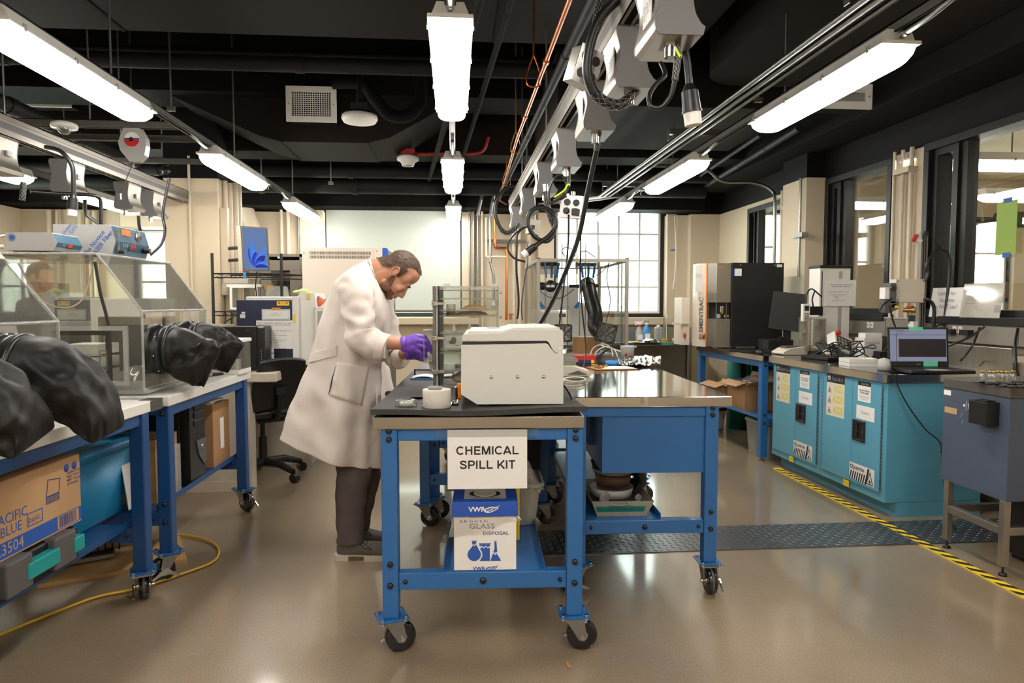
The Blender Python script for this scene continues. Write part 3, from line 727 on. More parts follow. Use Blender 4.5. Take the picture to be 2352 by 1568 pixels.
cord('power_cable','long black cable hanging straight down left of the enclosure',[PY(1215,515,5.45),PY(1190,535,5.5),PY(1187,570,5.5),PY(1186,620,5.5),PY(1191,680,5.5),PY(1190,720,5.5),PY(1187,732,5.5)],.009)
cord('power_cable','thin grey cable hanging left of the enclosure frame',[PY(1212,560,5.5),PY(1212,605,5.5),PY(1205,640,5.5),PY(1198,700,5.5),PY(1200,735,5.5)],.005,'grey_dark')
# ceiling gadgets
t = thing('access_point','white oval wireless access point hanging by a dark box','access point',PY(826,270,5.3))
MB().lathe([(0,-.05),(.06,-.05),(.12,-.035),(.135,-.01),(.13,.015),(.08,.03),(0,.03)],28).done('shell','white_plastic',t)
MB().lathe([(.125,.016),(.11,.034),(0,.034)],28).bx(-.06,-.05,.03,.06,.05,.1).done('mount','black_plastic',t)
MB().tube([(0,0,.1),(0,0,.2),(.0,.1,.38),(-.15,.3,.45)],.02,8).done('cable','pipe_black',t)
t = thing('smoke_detector','white strobe smoke detector on red base and red conduit','detector',PY(937,368,6.7))
MB().lathe([(0,-.06),(.055,-.055),(.07,-.02),(.105,.0),(.105,.03),(.06,.045),(0,.045)],24).done('body','white_plastic',t)
MB().lathe([(0,-.062),(.05,-.06),(.058,-.03),(.058,-.03)],18).done('strobe_lens','chrome',t)
MB().bx(-.065,-.06,.045,.065,.06,.10).done('base','red_paint',t)
MB().tube([p - V(t.location) for p in spline([PY(950,354,6.7),PY(1010,353,6.7),PY(1090,352,6.7),PY(1112,342,6.7),PY(1122,315,6.7)],5)],.016,8).done('conduit','red_paint',t)
t = thing('security_camera','white dome security camera on the upper left channel','camera',PY(148,295,4.45))
MB().lathe([(.07,.0),(.075,.015),(.07,.03),(.04,.04),(0,.04)],24).done('base','white_plastic',t)
MB().ell((0,0,0),(.04,.04,.038)).done('dome','vial_glass',t)
MB().ell((0,0,.0),(.024,.024,.024)).done('lens','black_plastic',t)
t = thing('tool_balancer','grey pear shaped tool balancer with a red and blue disc','balancer',PY(305,371,4.5))
M = XZ()
MB().prism([(-.02,0),(.03,0),(.07,.04),(.082,.10),(.078,.15),(.05,.2),(.03,.232),(-.03,.232),(-.055,.2),(-.085,.12),(-.075,.07)],0,-.06,M).done('body','grey_light',t,bev=.008)
MB().prism([(.046*math.cos(a*PI/16),.135+.046*math.sin(a*PI/16)) for a in range(32)],.002,.004,M).done('badge','paper',t)
MB().prism([(.045*math.cos(a*PI/12),.135+.045*math.sin(a*PI/12)) for a in range(13,24)],.004,.006,M).bx(-.045,.12,.004,.045,.133,.0062,M).done('badge_print','red',t)
MB().bx(-.045,.134,.004,.045,.144,.0064,M).done('badge_stripe','print_navy',t)
MB().cyl((0,-.006,.135),(0,-.014,.135),.013,n=12).done('hub','chrome',t)
MB().tube([(0,.03,.232),(0,.03,.30)],.007,8).done('hook','zinc',t)
MB().tube([(-.01,.03,0),(-.13,.1,-.19)],.003,6).box((-.135,.1,-.2),(.022,.022,.04)).done('cable','zinc',t)
solo('hook_pulley','small black pulley hanging above the column','pulley',MB().tube(spline([PY(382,368,6.0),PY(386,378,6.0),PY(380,384,6.0)],4),.006,6).ell(PY(381,392,6.0),(.035,.02,.035)),'black_plastic')
cord('cable_drop','black cord with connector arching down from the left busway',[PY(105,338,3.95),PY(140,348,3.9),PY(165,380,3.9),PY(169,420,3.9),PY(169,455,3.9)],.012,cat='cord')
t = thing('locking_plug','black plug with white end on the arching left cord','plug',PY(168,455,3.9));twist_plug(t,(0,0,0),(-.1,0,-1))
cord('flex_conduit','braided flex conduit from the third left plug box',[PY(195,460,4.5),PY(197,490,4.6),PY(215,505,5.0),PY(250,530,5.6)],.011,'mesh_grip','conduit')
cord('flex_conduit','braided flex conduit below the fourth left plug box',[PY(318,497,5.35),PY(320,520,5.4),PY(326,540,5.5)],.012,'mesh_grip','conduit')
cord('flex_conduit','mesh grip stub under the second left plug box',[PY(53,418,3.85),PY(53,440,3.85),PY(51,460,3.85)],.014,'mesh_grip','conduit')
cord('power_cable','black cable sagging between the left plug boxes',[PY(70,440,4.3),PY(140,445,4.4),PY(200,447,4.5),PY(228,455,4.6),PY(232,480,4.6),PY(232,530,4.6)],.012)
# ---------------------------------------------------------------- benches
RB = -0.043     # the centre benches stand turned a little
def caster_at(t,x,y,plate_z,ang,wr=.055,brake=True):
    R = Matrix.Translation((x,y,0)) @ Matrix.Rotation(ang,4,'Z')
    c = MB()
    MB_ = c
    for sy in (-.03,.03): MB_.prism([(-.034,plate_z-.016),(.03,plate_z-.016),(-.016,wr-.012),(-.036,wr-.016),(-.046,wr+.0)],sy-.002,sy+.002,R @ XZ())
    MB_.bx(-.04,-.036,plate_z-.02,.036,.036,plate_z-.012,R).cyl((-.0,0,plate_z-.013),(0,0,plate_z-.004),.03,n=14,M=R)
    o = c.done('caster','zinc',t)
    w_ = MB().tube([R @ V((-.03,-.02,wr)),R @ V((-.03,-.016,wr)),R @ V((-.03,.016,wr)),R @ V((-.03,.02,wr))],[wr-.008,wr,wr,wr-.008],26)
    w_.done('wheel','wheel_black',o)
    MB().tube([R @ V((-.03,-.004,wr)),R @ V((-.03,.004,wr))],wr+.0006,26,caps=False).done('tread_band','tread',o)
    MB().cyl((-.03,-.04,wr),(-.03,.04,wr),.009,n=8,M=R).cyl((-.03,-.022,wr),(-.03,.022,wr),.02,n=12,M=R).done('axle','chrome',o)
    p = MB().bx(-.055,-.05,plate_z-.004,.055,.05,plate_z,R)
    p.done('top_plate','blue_paint',o)
    for i in (-1,1):
        for j in (-1,1): MB().cyl((i*.042,j*.036,plate_z-.012),(i*.042,j*.036,plate_z+.008),.008,n=6,M=R).done('bolt','chrome',o)
    if brake:
        MB().prism([(-.036,wr+.010),(-.018,wr+.014),(.012,wr-.012),(.034,wr-.026),(.032,wr-.034),(-.012,wr-.016),(-.05,wr-.016),(-.082,wr-.032),(-.086,wr-.026),(-.056,wr-.002)],.038,.043,R @ XZ()).done('brake_lever','chrome',o,bev=.0015)
    return o
def bench(lb,loc,rz,w,d,h,top,legx=(.056,.056),legy=(.03,.05),cast=True,shelf=None,rail_z=(.235,.297),ang=(PI*1.1,-.4,PI*.9,PI*1.05),paint='blue_paint',feet=False,topt=.044,drawer=None,leglip=.0,back=True):
    t = thing('workbench',lb,'workbench',(loc[0],loc[1],0),rz)
    zt = h - topt
    MB().bx(0,0,zt,w,d,h).done('worktop',top,t,bev=.003)
    pz = .133 if cast else .03
    lx = (legx[0],w - legx[1]);ly = (legy[0],d - legy[1]);s = .0285
    k = 0
    for yi,y in enumerate(ly):
        for xi,x in enumerate(lx):
            lg = MB().bx(x-s,y-s,pz,x+s,y+s,zt).done('leg',paint,t,bev=.004)
            f = y - s - .001 if yi == 0 else y + s + .001;dr = -1 if yi == 0 else 1
            for z in (zt-.006,zt-.036,rail_z[0]+.02,rail_z[1]+.035): MB().lathe([(0,0),(.011,.0),(.0095,.007),(.004,.009),(0,.009)],12,frame((x,f,z),(1,0,0),(0,0,1)) if dr < 0 else frame((x,f,z),(-1,0,0),(0,0,1))).done('bolt','black_plastic',lg)
            if cast: caster_at(t,x,y,pz,ang[k])
            else: MB().cyl((x,y,.0),(x,y,.012),.02,n=12).cyl((x,y,0),(x,y,.06),.006,n=8).done('foot','zinc',t)
            k += 1
    y0,y1 = ly
    for y,nm in ((y0,'front_rail'),(y1,'back_rail')):
        MB().bx(lx[0]+s,y-.022,zt-.043,lx[1]-s,y+.022,zt).done('top_rail',paint,t,bev=.003)
        lr = MB().bx(lx[0]+s,y-.022,rail_z[0],lx[1]-s,y+.022,rail_z[1]).done('lower_rail',paint,t,bev=.003)
        for x,r in ((lx[0]+s+.024,.008),((lx[0]+lx[1])/2,.0125),(lx[1]-s-.024,.008)):
            MB().lathe([(0,0),(r,.0),(r*.85,.006),(0,.008)],12,frame((x,y-.0225,(rail_z[0]+rail_z[1])/2),(1,0,0),(0,0,1))).done('bolt','black_plastic',lr)
    for x in lx: MB().bx(x-.02,y0+s,zt-.05,x+.02,y1-s,zt).done('side_rail',paint,t,bev=.003)
    if shelf:
        x0,x1 = shelf;z = rail_z[1]
        MB().bx(x0,y0-.018,z,x1,y1+.018,z+.003).bx(x0-.002,y0-.018,z,x0,y1+.018,z+.028).bx(x1,y0-.018,z,x1+.002,y1+.018,z+.028).done('shelf',paint,t)
    if drawer:
        x0,x1,za,zb,dd = drawer
        MB().bx(x0,y0-.012,za,x1,y0-.008,zb).bx(x0,y0-.008,za,x0+.004,dd,zb).bx(x1-.004,y0-.008,za,x1,dd,zb).bx(x0,y0-.008,za,x1,dd,za+.004).done('modesty_panel','blue_paint',t,bev=.002)
    return t
def FBp(x,y,z=0):        # local front bench coordinates to the room
    c,s = math.cos(RB),math.sin(RB);return V((-.29 + x*c - y*s,2.40 + x*s + y*c,z))
fb = bench('mobile blue workbench in front carrying the chemical spill kit sign',(-.29,2.40),RB,.745,1.5,.86,'steel',legx=(.056,.03),legy=(.035,.06),shelf=(.245,.605),ang=(PI*1.12,PI*1.0,PI*.92,PI*1.1))
bb = bench('mobile blue workbench with blue drawer panel right behind the front bench',(.482,2.846),RB,.70,1.42,.86,'steel_top',legx=(.045,.082),legy=(.035,.06),shelf=(.06,.40),rail_z=(.262,.322),drawer=(.145,.60,.526,.785,.6),ang=(.3,PI/2,PI,PI))
b2 = bench('steel topped blue workbench further back under the clear enclosure',(.56,4.30),RB,.70,1.95,.86,'steel_top',shelf=(.1,.6),rail_z=(.262,.322))
b3 = bench('dark steel topped workbench behind the acrylic tower',(-.18,3.93),RB,.68,1.5,.855,'steel_top',shelf=(.1,.5),rail_z=(.42,.48))
t = thing('equipment_cabinet','black cabinet under the benches behind the trash can','cabinet',(.37,3.72,.2),RB)
MB().bx(0,0,0,.1,.5,.52).done('body','black_matte',t,bev=.004)
MB().tube(spline([(.03,-.01,.5),(.04,-.03,.42),(.09,-.04,.36),(.1,-.03,.3)],8),.008,8).done('cable','black_plastic',t)
# rubber mat, slightly curled at its front edge
def matfn(u,v):
    z = .861 + .004 + (.010 * max(0,1 - v*9) * (abs(u-.38)*1.9)) + .002*math.sin(u*9)*max(0,1-v*6)
    p = FBp(-.004 + u*.752,-.018 + v*1.525);return (p.x,p.y,z)
mb = MB().sheet(matfn,30,40);n_ = len(mb.v)
mb2 = MB();mb2.add(mb.v,mb.f,True);mb2.add([(a,b,c + .019) for a,b,c in mb.v],[f[::-1] for f in mb.f],True)
edge = [i for i in range(31)] + [31*j+30 for j in range(1,41)] + [31*40 + i for i in range(29,-1,-1)] + [31*j for j in range(39,0,-1)]
vs = [mb.v[i] for i in edge] + [(mb.v[i][0],mb.v[i][1],mb.v[i][2]+.019) for i in edge];q = len(edge)
mb2.add(vs,[(i,(i+1) % q,q+(i+1) % q,q+i) for i in range(q)])
rm = solo('rubber_mat','thick black rubber mat covering the front workbench top','mat',mb2,'black_rubber')
MT = .8845
# sign
t = thing('paper_sign','white CHEMICAL SPILL KIT sign hanging on the front workbench','sign',FBp(.262,-.006,.605),RB)
MB().bx(0,-.003,0,.280,0,.21).done('sheet','paper',t)
ARC = lambda cx,cy_,rx,ry,a0,a1,n_=14: [(cx+rx*math.cos(math.radians(a0+(a1-a0)*i/n_)),cy_+ry*math.sin(math.radians(a0+(a1-a0)*i/n_))) for i in range(n_+1)]
GL = {'H': (1.01,[[(.19,0),(.19,1)],[(.82,0),(.82,1)],[(.19,.53),(.82,.53)]]),'E': (.93,[[(.2,0),(.2,1)],[(.2,.085),(.87,.085)],[(.2,.52),(.81,.52)],[(.2,.915),(.85,.915)]]),
      'M': (1.16,[[(.17,0),(.17,1)],[(.99,0),(.99,1)],[(.21,1),(.58,.02)],[(.95,1),(.58,.02)]]),'I': (.39,[[(.195,0),(.195,1)]]),'A': (1.01,[[(.09,0),(.5,.98)],[(.92,0),(.5,.98)],[(.24,.29),(.76,.29)]]),
      'L': (.85,[[(.2,0),(.2,1)],[(.2,.085),(.82,.085)]]),'P': (.93,[[(.2,0),(.2,1)],[(.2,.915),(.58,.915)] + ARC(.58,.68,.235,.235,90,-90) + [(.58,.445),(.2,.445)]]),'K': (1.01,[[(.2,0),(.2,1)],[(.92,1),(.25,.34)],[(.44,.55),(.94,0)]]),
      'T': (.85,[[(.05,.915),(.80,.915)],[(.43,0),(.43,1)]]),'C': (1.01,[ARC(.53,.5,.40,.42,42,318,22)]),'S': (.93,[[(p.x,p.y) for p in spline([(.78,.72,0),(.68,.87,0),(.46,.92,0),(.25,.86,0),(.18,.72,0),(.28,.59,0),(.48,.52,0),(.70,.43,0),(.80,.28,0),(.70,.13,0),(.47,.08,0),(.24,.14,0),(.13,.31,0)],4)]]),' ': (.4,[])}
def sign_text(word,h,M,w_=.185):
    x = -sum(GL[c][0] for c in word)/2
    for c in word:
        b = MB()
        for k_,pl in enumerate(GL[c][1]):
            P = [V((p[0]+x,p[1])) for p in pl];L_ = [];R_ = []
            for i,p in enumerate(P):
                d = (P[min(i+1,len(P)-1)] - P[max(i-1,0)]).normalized();n_ = V((-d.y,d.x))*w_/2;L_.append(p+n_);R_.append(p-n_)
            vs = [M @ V((q.x*h,q.y*h,k_*.00004)) for q in L_+R_];k = len(P);b.add(vs,[(i,k+i,k+i+1,i+1) for i in range(k-1)])
        if b.v: b.done('letter','ink',t)
        x += GL[c][0]
sign_text('CHEMICAL',.0300,XZ((.14,-.0036,.122)));sign_text('SPILL KIT',.0300,XZ((.14,-.0036,.0715)))
MB().bx(-.04,-.0052,.185,.32,-.0046,.212).done('clear_tape','acrylic_clear',t)
# broken glass box
t = thing('disposal_box','white and blue broken glass disposal box on the front bench shelf','box',PZ(1043,1310,.302),RB)
W,D,Hh = .223,.20,.232
MB().bx(0,0,0,W,D,Hh).done('carton','paper',t,bev=.002)
MB().bx(-.006,-.006,Hh-.035,W+.006,D+.006,Hh+.018).done('lid','box_blue',t,bev=.002)
zl = Hh + .0185
MB().bx(.035,.035,zl-.001,W-.035,D-.035,zl).done('lid_label','beige_plastic',t)
MB().prism([(W/2+.058*math.cos(a*PI/14),D/2+.045*math.sin(a*PI/14)) for a in range(28)],zl,zl+.0006).done('hole','ink',t)
MB().prism([(W/2+.052*math.cos(a*PI/14)*.8,D/2+.044*math.sin(a*PI/14)) for a in range(28)],zl+.0006,zl+.004).done('flap','beige_plastic',t)
X = lambda x,z,y=-.0008: frame((x,y,z),(1,0,0),(0,0,1))
text('BROKEN GLASS DISPOSAL ONLY',.007,'ink',t,frame((W/2,.042,zl+.0005),(1,0,0),(0,1,0)))
text('VWR',.024,'paper',t,X(W*.37,Hh-.009,-.0072),bold=.03,sx=1.1)
mbl = MB()
def leafpts(cx,cz,a,b,rot):
    o = []
    for k in range(20):
        th = 2*PI*k/20;x,z = a*math.cos(th)*(1 if math.cos(th) > 0 else 1),b*math.sin(th)*(1-.35*math.cos(th))
        o.append((cx + x*math.cos(rot) - z*math.sin(rot),cz + x*math.sin(rot) + z*math.cos(rot)))
    return o
def ringshape(mb,outer,inner,h,M):
    k = len(outer);vs = [(x,z,h) for x,z in outer] + [(x,z,h) for x,z in inner]
    mb.add(vs,[(i,(i+1) % k,k+(i+1) % k,k+i) for i in range(k)],False,M)
def vwr_leaf(cx,cz,s,m,yy):
    mb = MB();ringshape(mb,leafpts(cx,cz,.026*s,.0095*s,.22),leafpts(cx+.001,cz,.0205*s,.006*s,.22),0,X(0,0,yy))
    M = X(0,0,yy)
    for k in range(4):
        x = cx - .012*s + k*.008*s;mb.add([(x-.0045*s,cz-.0065*s,0),(x-.003*s,cz-.0065*s,0),(x+.006*s,cz+.006*s,0),(x+.0045*s,cz+.006*s,0)],[(0,1,2,3)],False,M)
    mb.add([(cx-.02*s,cz-.009*s,0),(cx-.017*s,cz-.010*s,0),(cx+.03*s,cz+.013*s,0),(cx+.029*s,cz+.0148*s,0)],[(0,1,2,3)],False,M)
    mb.done('leaf_logo',m,t)
vwr_leaf(W*.60,Hh-.009,1.0,'paper',-.0074)
text('B R O K E N',.0115,'print_navy',t,X(.071,Hh-.054),bold=.01,maxw=.098)
text('GLASS',.026,'print_navy',t,X(.1,Hh-.072),bold=.008,maxw=.09)
text('DISPOSAL',.0175,'print_navy',t,X(.15,Hh-.098),bold=.008,maxw=.092)
text('Dispose of container when bag is full or box is heavy',.006,'print_navy',t,X(.115,Hh-.038),maxw=.115)
text('VWR',.018,'print_blue',t,X(W*.40,.006),bold=.03,sx=1.1);vwr_leaf(W*.6,.006,.8,'print_blue',-.001)
M = X(0,0);pb = MB()
fx,fz = .072,.058
pts = [(fx + .024*math.sin(a),fz - .024*math.cos(a)) for a in [i*PI/12 for i in range(-9,10)]]
pts = pts[:] + [(fx+.008,fz+.036),(fx+.002,fz+.03),(fx-.002,fz+.035),(fx-.008,fz+.028)]
pb.prism(pts,0,.0005,M).prism([(fx-.008,fz+.048),(fx-.006,fz+.034),(fx-.002,fz+.04),(fx+.002,fz+.035),(fx+.008,fz+.043),(fx+.008,fz+.048)],0,.0005,M).bx(fx-.010,fz+.049,0,fx+.010,fz+.0505,.0005,M)
pb.prism([(.092,.034),(.128,.034),(.128,.083),(.121,.079),(.114,.086),(.107,.079),(.1,.085),(.093,.078),(.1,.068),(.102,.052)],0,.0005,M).prism([(.092,.088),(.1,.09),(.107,.084),(.114,.091),(.121,.084),(.128,.088),(.130,.096),(.090,.096)],0,.0005,M).bx(.089,.0975,0,.132,.099,.0005,M)
pb.prism([(.130,.034),(.169,.034),(.158,.052),(.152,.060),(.147,.054),(.142,.062),(.138,.056)],0,.0005,M).prism([(.141,.068),(.146,.062),(.151,.068),(.155,.063),(.154,.075),(.152,.104),(.145,.104),(.145,.078)],0,.0005,M).bx(.1425,.106,0,.1545,.1072,.0005,M)
pb.done('glassware_print','print_blue',t)
def bagfn(u,v):
    a = 2*PI*u;rx,ry = W/2 + .004 + .022*(1-v)*(.4+.6*abs(math.sin(a*2.5+1))),D/2 + .004 + .015*(1-v)*abs(math.sin(a*3))
    c_,s_ = math.cos(a),math.sin(a);k = 1/max(abs(c_),abs(s_))
    return (W/2 + rx*c_*k*.96,D/2 + ry*s_*k*.96,Hh - .032 - .075*(1-v)*(.55+.45*math.sin(a*1.5+2)))
MB().sheet(bagfn,56,5).done('bag_liner','plastic_film',t)
t = thing('yellow_bin','yellow box standing directly behind the broken glass box','box',PZ(1062,1270,.302) + V((0,.13,0)),RB)
MB().bx(-.015,0,0,.232,.10,.262).done('carton','yellow',t,bev=.004)
MB().bx(.03,.01,.262,.19,.09,.268).done('flap','yellow',t,bev=.002)
t = thing('waste_bin','grey plastic trash can with clear liner behind the sign','trash can',FBp(.455,.62,.302),RB)
def rr(w_,d_,z): return [(x,y,z) for x,y in rrect(w_,d_,.05,5)]
MB().loft([rr(.32,.22,0),rr(.36,.26,.17)],caps=False).add([(x,y,.004) for x,y in rrect(.32,.22,.05,5)],[tuple(range(24))]).loft([rr(.36,.26,.165),rr(.39,.29,.168),rr(.39,.29,.18),rr(.365,.265,.182)],caps=False).done('can','bin_grey',t)
def liner(u,v):
    a = 2*PI*u;q = rrect(.39,.29,.06,15);i = int(u*63.999);x,y = q[i % 64]
    return (x*(1+.08*v*math.sin(a*5)) * (1-.25*v),y*(1+.1*v*math.sin(a*4+1)),.155 + .13*v*(.6+.4*math.sin(a*2+4.2)) + .01*math.sin(a*9))
MB().sheet(liner,63,6).done('bin_liner','plastic_film',t)
t = thing('cardboard_box','open brown cardboard box behind the sign on the left','box',FBp(.30,1.06,.30),RB)
mb = MB();mb.bx(-.1,0,0,.22,.004,.38).bx(-.1,.3,0,.22,.304,.38).bx(-.1,0,0,-.096,.3,.38).bx(.216,0,0,.22,.3,.38).bx(-.1,0,0,.22,.3,.004)
mb.done('carton','cardboard',t)
MB().box((-.15,.15,.45),(.16,.28,.004),(0,.9,0)).box((.06,-.05,.43),(.3,.13,.004),(-.8,0,0)).done('flap','cardboard_light',t)
# grey instrument (hinged lid)
t = thing('bench_instrument','large light grey benchtop instrument with hinged lid on the rubber mat','instrument',FBp(.307,.075,MT),RB)
M = XZ();w_ = .372
MB().prism([(.058,.008),(w_,.008),(w_,.188),(.352,.190),(.338,.196),(.325,.212),(.315,.226),(.308,.2285),(.002,.2235),(0,.045)],0,-.47,M).done('body','offwhite',t,bev=.005,seg=3)
MB().prism([(.002,.234),(.309,.238),(.318,.232),(.335,.202),(.348,.194),(.362,.194),(.3715,.204),(.3715,.27),(.365,.278),(.185,.277),(.15,.265),(.012,.262),(.006,.255)],-.004,-.474,M).done('lid','offwhite',t,bev=.006,seg=3)
MB().prism([(.022,.262),(.15,.265),(.185,.277),(.36,.278),(.36,.286),(.19,.284),(.15,.272),(.03,.272)],-.02,-.46,M).done('lid_crown','offwhite',t,bev=.004)
MB().bx(.006,.004,.224,.31,.466,.238).done('seam_gap','ink',t)
for x in (.110,.205,.300): MB().lathe([(0,0),(.0062,0),(.005,.0035),(0,.0045)],14,frame((x,-.0005,.107),(1,0,0),(0,0,1))).done('screw','chrome',t)
MB().cyl((.358,-.0045,.211),(.358,-.0055,.211),.0045,n=14).done('hinge_cap','white_plastic',t)
MB().bx(w_,.1,.025,w_+.009,.42,.135).done('side_vent','grey_dark',t,bev=.002)
for x in (.09,.33):
    for y in (.03,.43): MB().cyl((x,y,0),(x,y,.009),.016,n=12).done('foot','black_plastic',t)
MB().box((.12,.28,.2755),(.05,.03,.001)).done('tape_strip','painter_blue',t)
MB().tube(spline([(w_+.008,.25,.06),(w_+.03,.22,.045),(w_+.045,.17,.02),(w_+.05,.15,.004)],6),.004,8).done('power_lead','black_plastic',t)
# white puck, tape roll, small things on the mat
p = PZ(1003,938,MT);t = thing('plaster_cylinder','white plaster cylinder with a grey disc on top near mat edge','cylinder',(p.x,p.y+.03,MT))
MB().lathe([(0,0),(.048,0),(.0505,.003),(.0505,.064),(.049,.066),(0,.066)],36).done('block','plaster',t)
MB().lathe([(0,.066),(.025,.066),(.025,.076),(0,.077)],28,o=(-.006,-.008,0)).done('disc','conc_item',t)
p = PZ(932,938,MT);t = thing('tape_roll','roll of white tape in a clear plastic case on the mat','tape',(p.x,p.y+.03,MT))
MB().lathe([(.014,.006),(.024,.006),(.024,.022),(.014,.022),(.014,.006)],28).done('tape','white_plastic',t)
MB().lathe([(.0,.0),(.037,.0),(.038,.003),(.0,.003)],28).done('case_base','white_plastic',t)
MB().lathe([(.039,.003),(.0395,.026),(.034,.029),(.0,.029)],28).done('case','vial_glass',t)
p = PZ(980,930,MT);t = thing('steel_ruler','thin steel strip lying between tape roll and plaster cylinder','ruler',(p.x-.04,p.y+.04,MT),.05)
MB().bx(0,0,0,.09,.012,.0015).done('blade','galv',t);MB().cyl((.082,.006,.0015),(.082,.006,.002),.003,n=8).done('hole','ink',t)
p = PZ(1052,925,MT);t = thing('pocket_tool','small orange and steel pocket tool beside the grey instrument','tool',(p.x,p.y+.1,MT),.3)
MB().bx(-.012,0,.0,.0,.012,.05).done('blade','chrome',t,bev=.003);MB().bx(0,.0,0,.014,.016,.06).done('grip','orange',t,bev=.003)
solo('foil_scrap','crumpled foil scrap beside the grey instrument','foil',MB().sheet(lambda u,v: tuple(FBp(.247+u*.05,.10+v*.05,MT+.002+.012*noise.noise((u*5,v*5,1))+.008*u)),10,10),'foil')
# acrylic cabinet tower
A = PZ(995,890,MT);t = thing('acrylic_cabinet','clear acrylic desiccator cabinet with open clasped door behind the plaster cylinder','cabinet',A,RB)
w_,d_,h_ = .292,.29,.448
mb = MB();mb.bx(.03,0,0,w_,.008,h_-.02).bx(.03,d_-.008,0,w_,d_,h_).bx(w_-.008,0,0,w_,d_,h_).done('shell','acrylic_clear',t)
MB().bx(.03,0,0,w_,d_,.01).done('base','acrylic_edge',t);MB().bx(.03,0,h_-.016,w_,d_,h_).done('top','acrylic_edge',t)
for i,z in enumerate((.072,.15,.166,.238,.312,.338,.39)): MB().bx(.03,.008,z,w_-.008,d_-.01,z+.007).done('shelf','acrylic_edge' if i != 4 else 'plastic_film',t)
MB().bx(.022,-.002,0,.03,d_,h_).done('gasket','black_matte',t);MB().bx(.014,-.002,0,.022,d_,h_).done('door_edge','grey_light',t)
MB().bx(.0,-.002,0,.012,d_,h_).done('door_frame','galv',t)
for z in (.07,.22,.372):
    c = MB().bx(-.004,-.012,z-.012,.024,-.002,z+.012).bx(.018,-.014,z-.008,.052,-.004,z+.008).done('latch','chrome',t,bev=.003)
    MB().cyl((.005,-.014,z),(.005,-.004,z),.006,n=10).done('latch_pin','zinc',c)
for x in (.055,.16,.27): MB().cyl((x,-.001,h_-.008),(x,.006,h_-.008),.003,n=8).done('screw','galv',t)
for x in (.06,.27): MB().box((x,.03,h_+.006),(.03,.02,.012)).done('handle_block','beige_plastic',t)
for z in (.42,.31): MB().tube([(w_,.02,z),(w_+.012,.02,z)],.005,8).done('valve','zinc',t)
MB().bx(w_-.002,-.002,.24,w_+.004,.004,h_).done('corner_post','acrylic_edge',t)
def inside(name,lb,cat,mb,m,grp=None): return solo(name,lb,cat,mb,m,grp)
def AC(x,y,z): c,s = math.cos(RB),math.sin(RB);return (A.x + x*c - y*s,A.y + x*s + y*c,A.z + z)
random.seed(5)
o = solo('sample_jar','clear jar of pale grains on the upper acrylic shelf','jar',MB().lathe([(0,0),(.02,0),(.02,.028),(0,.028)],18,o=AC(.075,.1,.319)),'aggregate')
MB().lathe([(.021,0),(.021,.05)],18).done('glass','vial_glass',o)
for i,(x,z,l,m) in enumerate(((.17,.3195,.15,'aggregate'),(.185,.346,.12,'cardboard_light'))):
    mb = MB().sheet(lambda u,v: AC(x-l/2+u*l,.06+v*.13,z+.02*math.sin(PI*u)**.5*math.sin(PI*v)**.5+.004*noise.noise((u*6,v*6,i*3))),14,10)
    solo('sample_bag',['flat bag of brown sample on the upper acrylic shelf','flat bag of sample on the shelf above the jar'][i],'bag',mb,m)
for i,x in enumerate((.09,.16)):
    mb = MB().lathe([(0,0),(.016,0),(.016,.004),(.008,.01),(.007,.03),(.009,.032),(.009,.036),(0,.036)],14,o=AC(x,.06,.246))
    solo('white_clip',['left white bulldog clip on the middle acrylic shelf','right white bulldog clip on the middle acrylic shelf'][i],'clip',mb,'white_plastic')
t2 = thing('label_card','white handwritten card clipped inside the acrylic cabinet','card',AC(.045,.03,.174),RB)
MB().bx(0,0,0,.2,.002,.062).done('card','paper',t2);text('WATER',.014,'ink_grey',t2,frame((.1,-.001,.035),(1,0,0),(0,0,1)));text('TRAY',.009,'ink_grey',t2,frame((.06,-.001,.01),(1,0,0),(0,0,1)))
MB().ell((.045,-.002,.036),(.012,.001,.014)).ell((.04,-.002,.026),(.016,.001,.008)).done('stamp','ink_grey',t2)
solo('petri_dish','clear dish on the lower acrylic shelf','dish',MB().lathe([(0,0),(.05,0),(.05,.014),(.047,.014),(.047,.003),(0,.003)],24,o=AC(.14,.1,.08)),'vial_glass')
solo('sample_packet','bag with orange and black sample at the acrylic cabinet floor','bag',MB().ell(AC(.125,.1,.034),(.05,.04,.022)),'aggregate')
solo('green_packet','green and white packet on the lower middle acrylic shelf','packet',MB().bx(*AC(.06,.1,.158),*[a+b for a,b in zip(AC(.06,.1,.158),(.12,.06,.007))]),'green_paper')
solo('paper_sheets','loose paper sheets on the acrylic cabinet floor','paper',MB().sheet(lambda u,v: AC(.05+u*.2,.02+v*.2,.012+.012*u*v),6,6),'paper')
# open drawer front and sample bag in the hands
t = thing('clear_tray','small clear acrylic tray held by the purple gloves','tray',PY(975,830,3.2))
MB().rim(-.002,0,.04,.15,.004,0,.05,XZ()).bx(-.002,-.002,0,.04,0,.15).done('tray','acrylic_edge',t)
t = thing('sample_pouch','white pouch with handwriting held at the acrylic cabinet door','bag',PY(988,852,3.18))
mb = MB().sheet(lambda u,v: (-.02*v + u*(.03+.02*v) ,.03*u + .004*math.sin(u*7+v*5),.0 + .125*v),8,10);mb.done('pouch','paper',t)
text('N.A.Y\nNO DA',.018,'ink',t,frame((.012,-.004,.06),(.62,.5,-.55),(.45,.1,.9)),sx=.8)
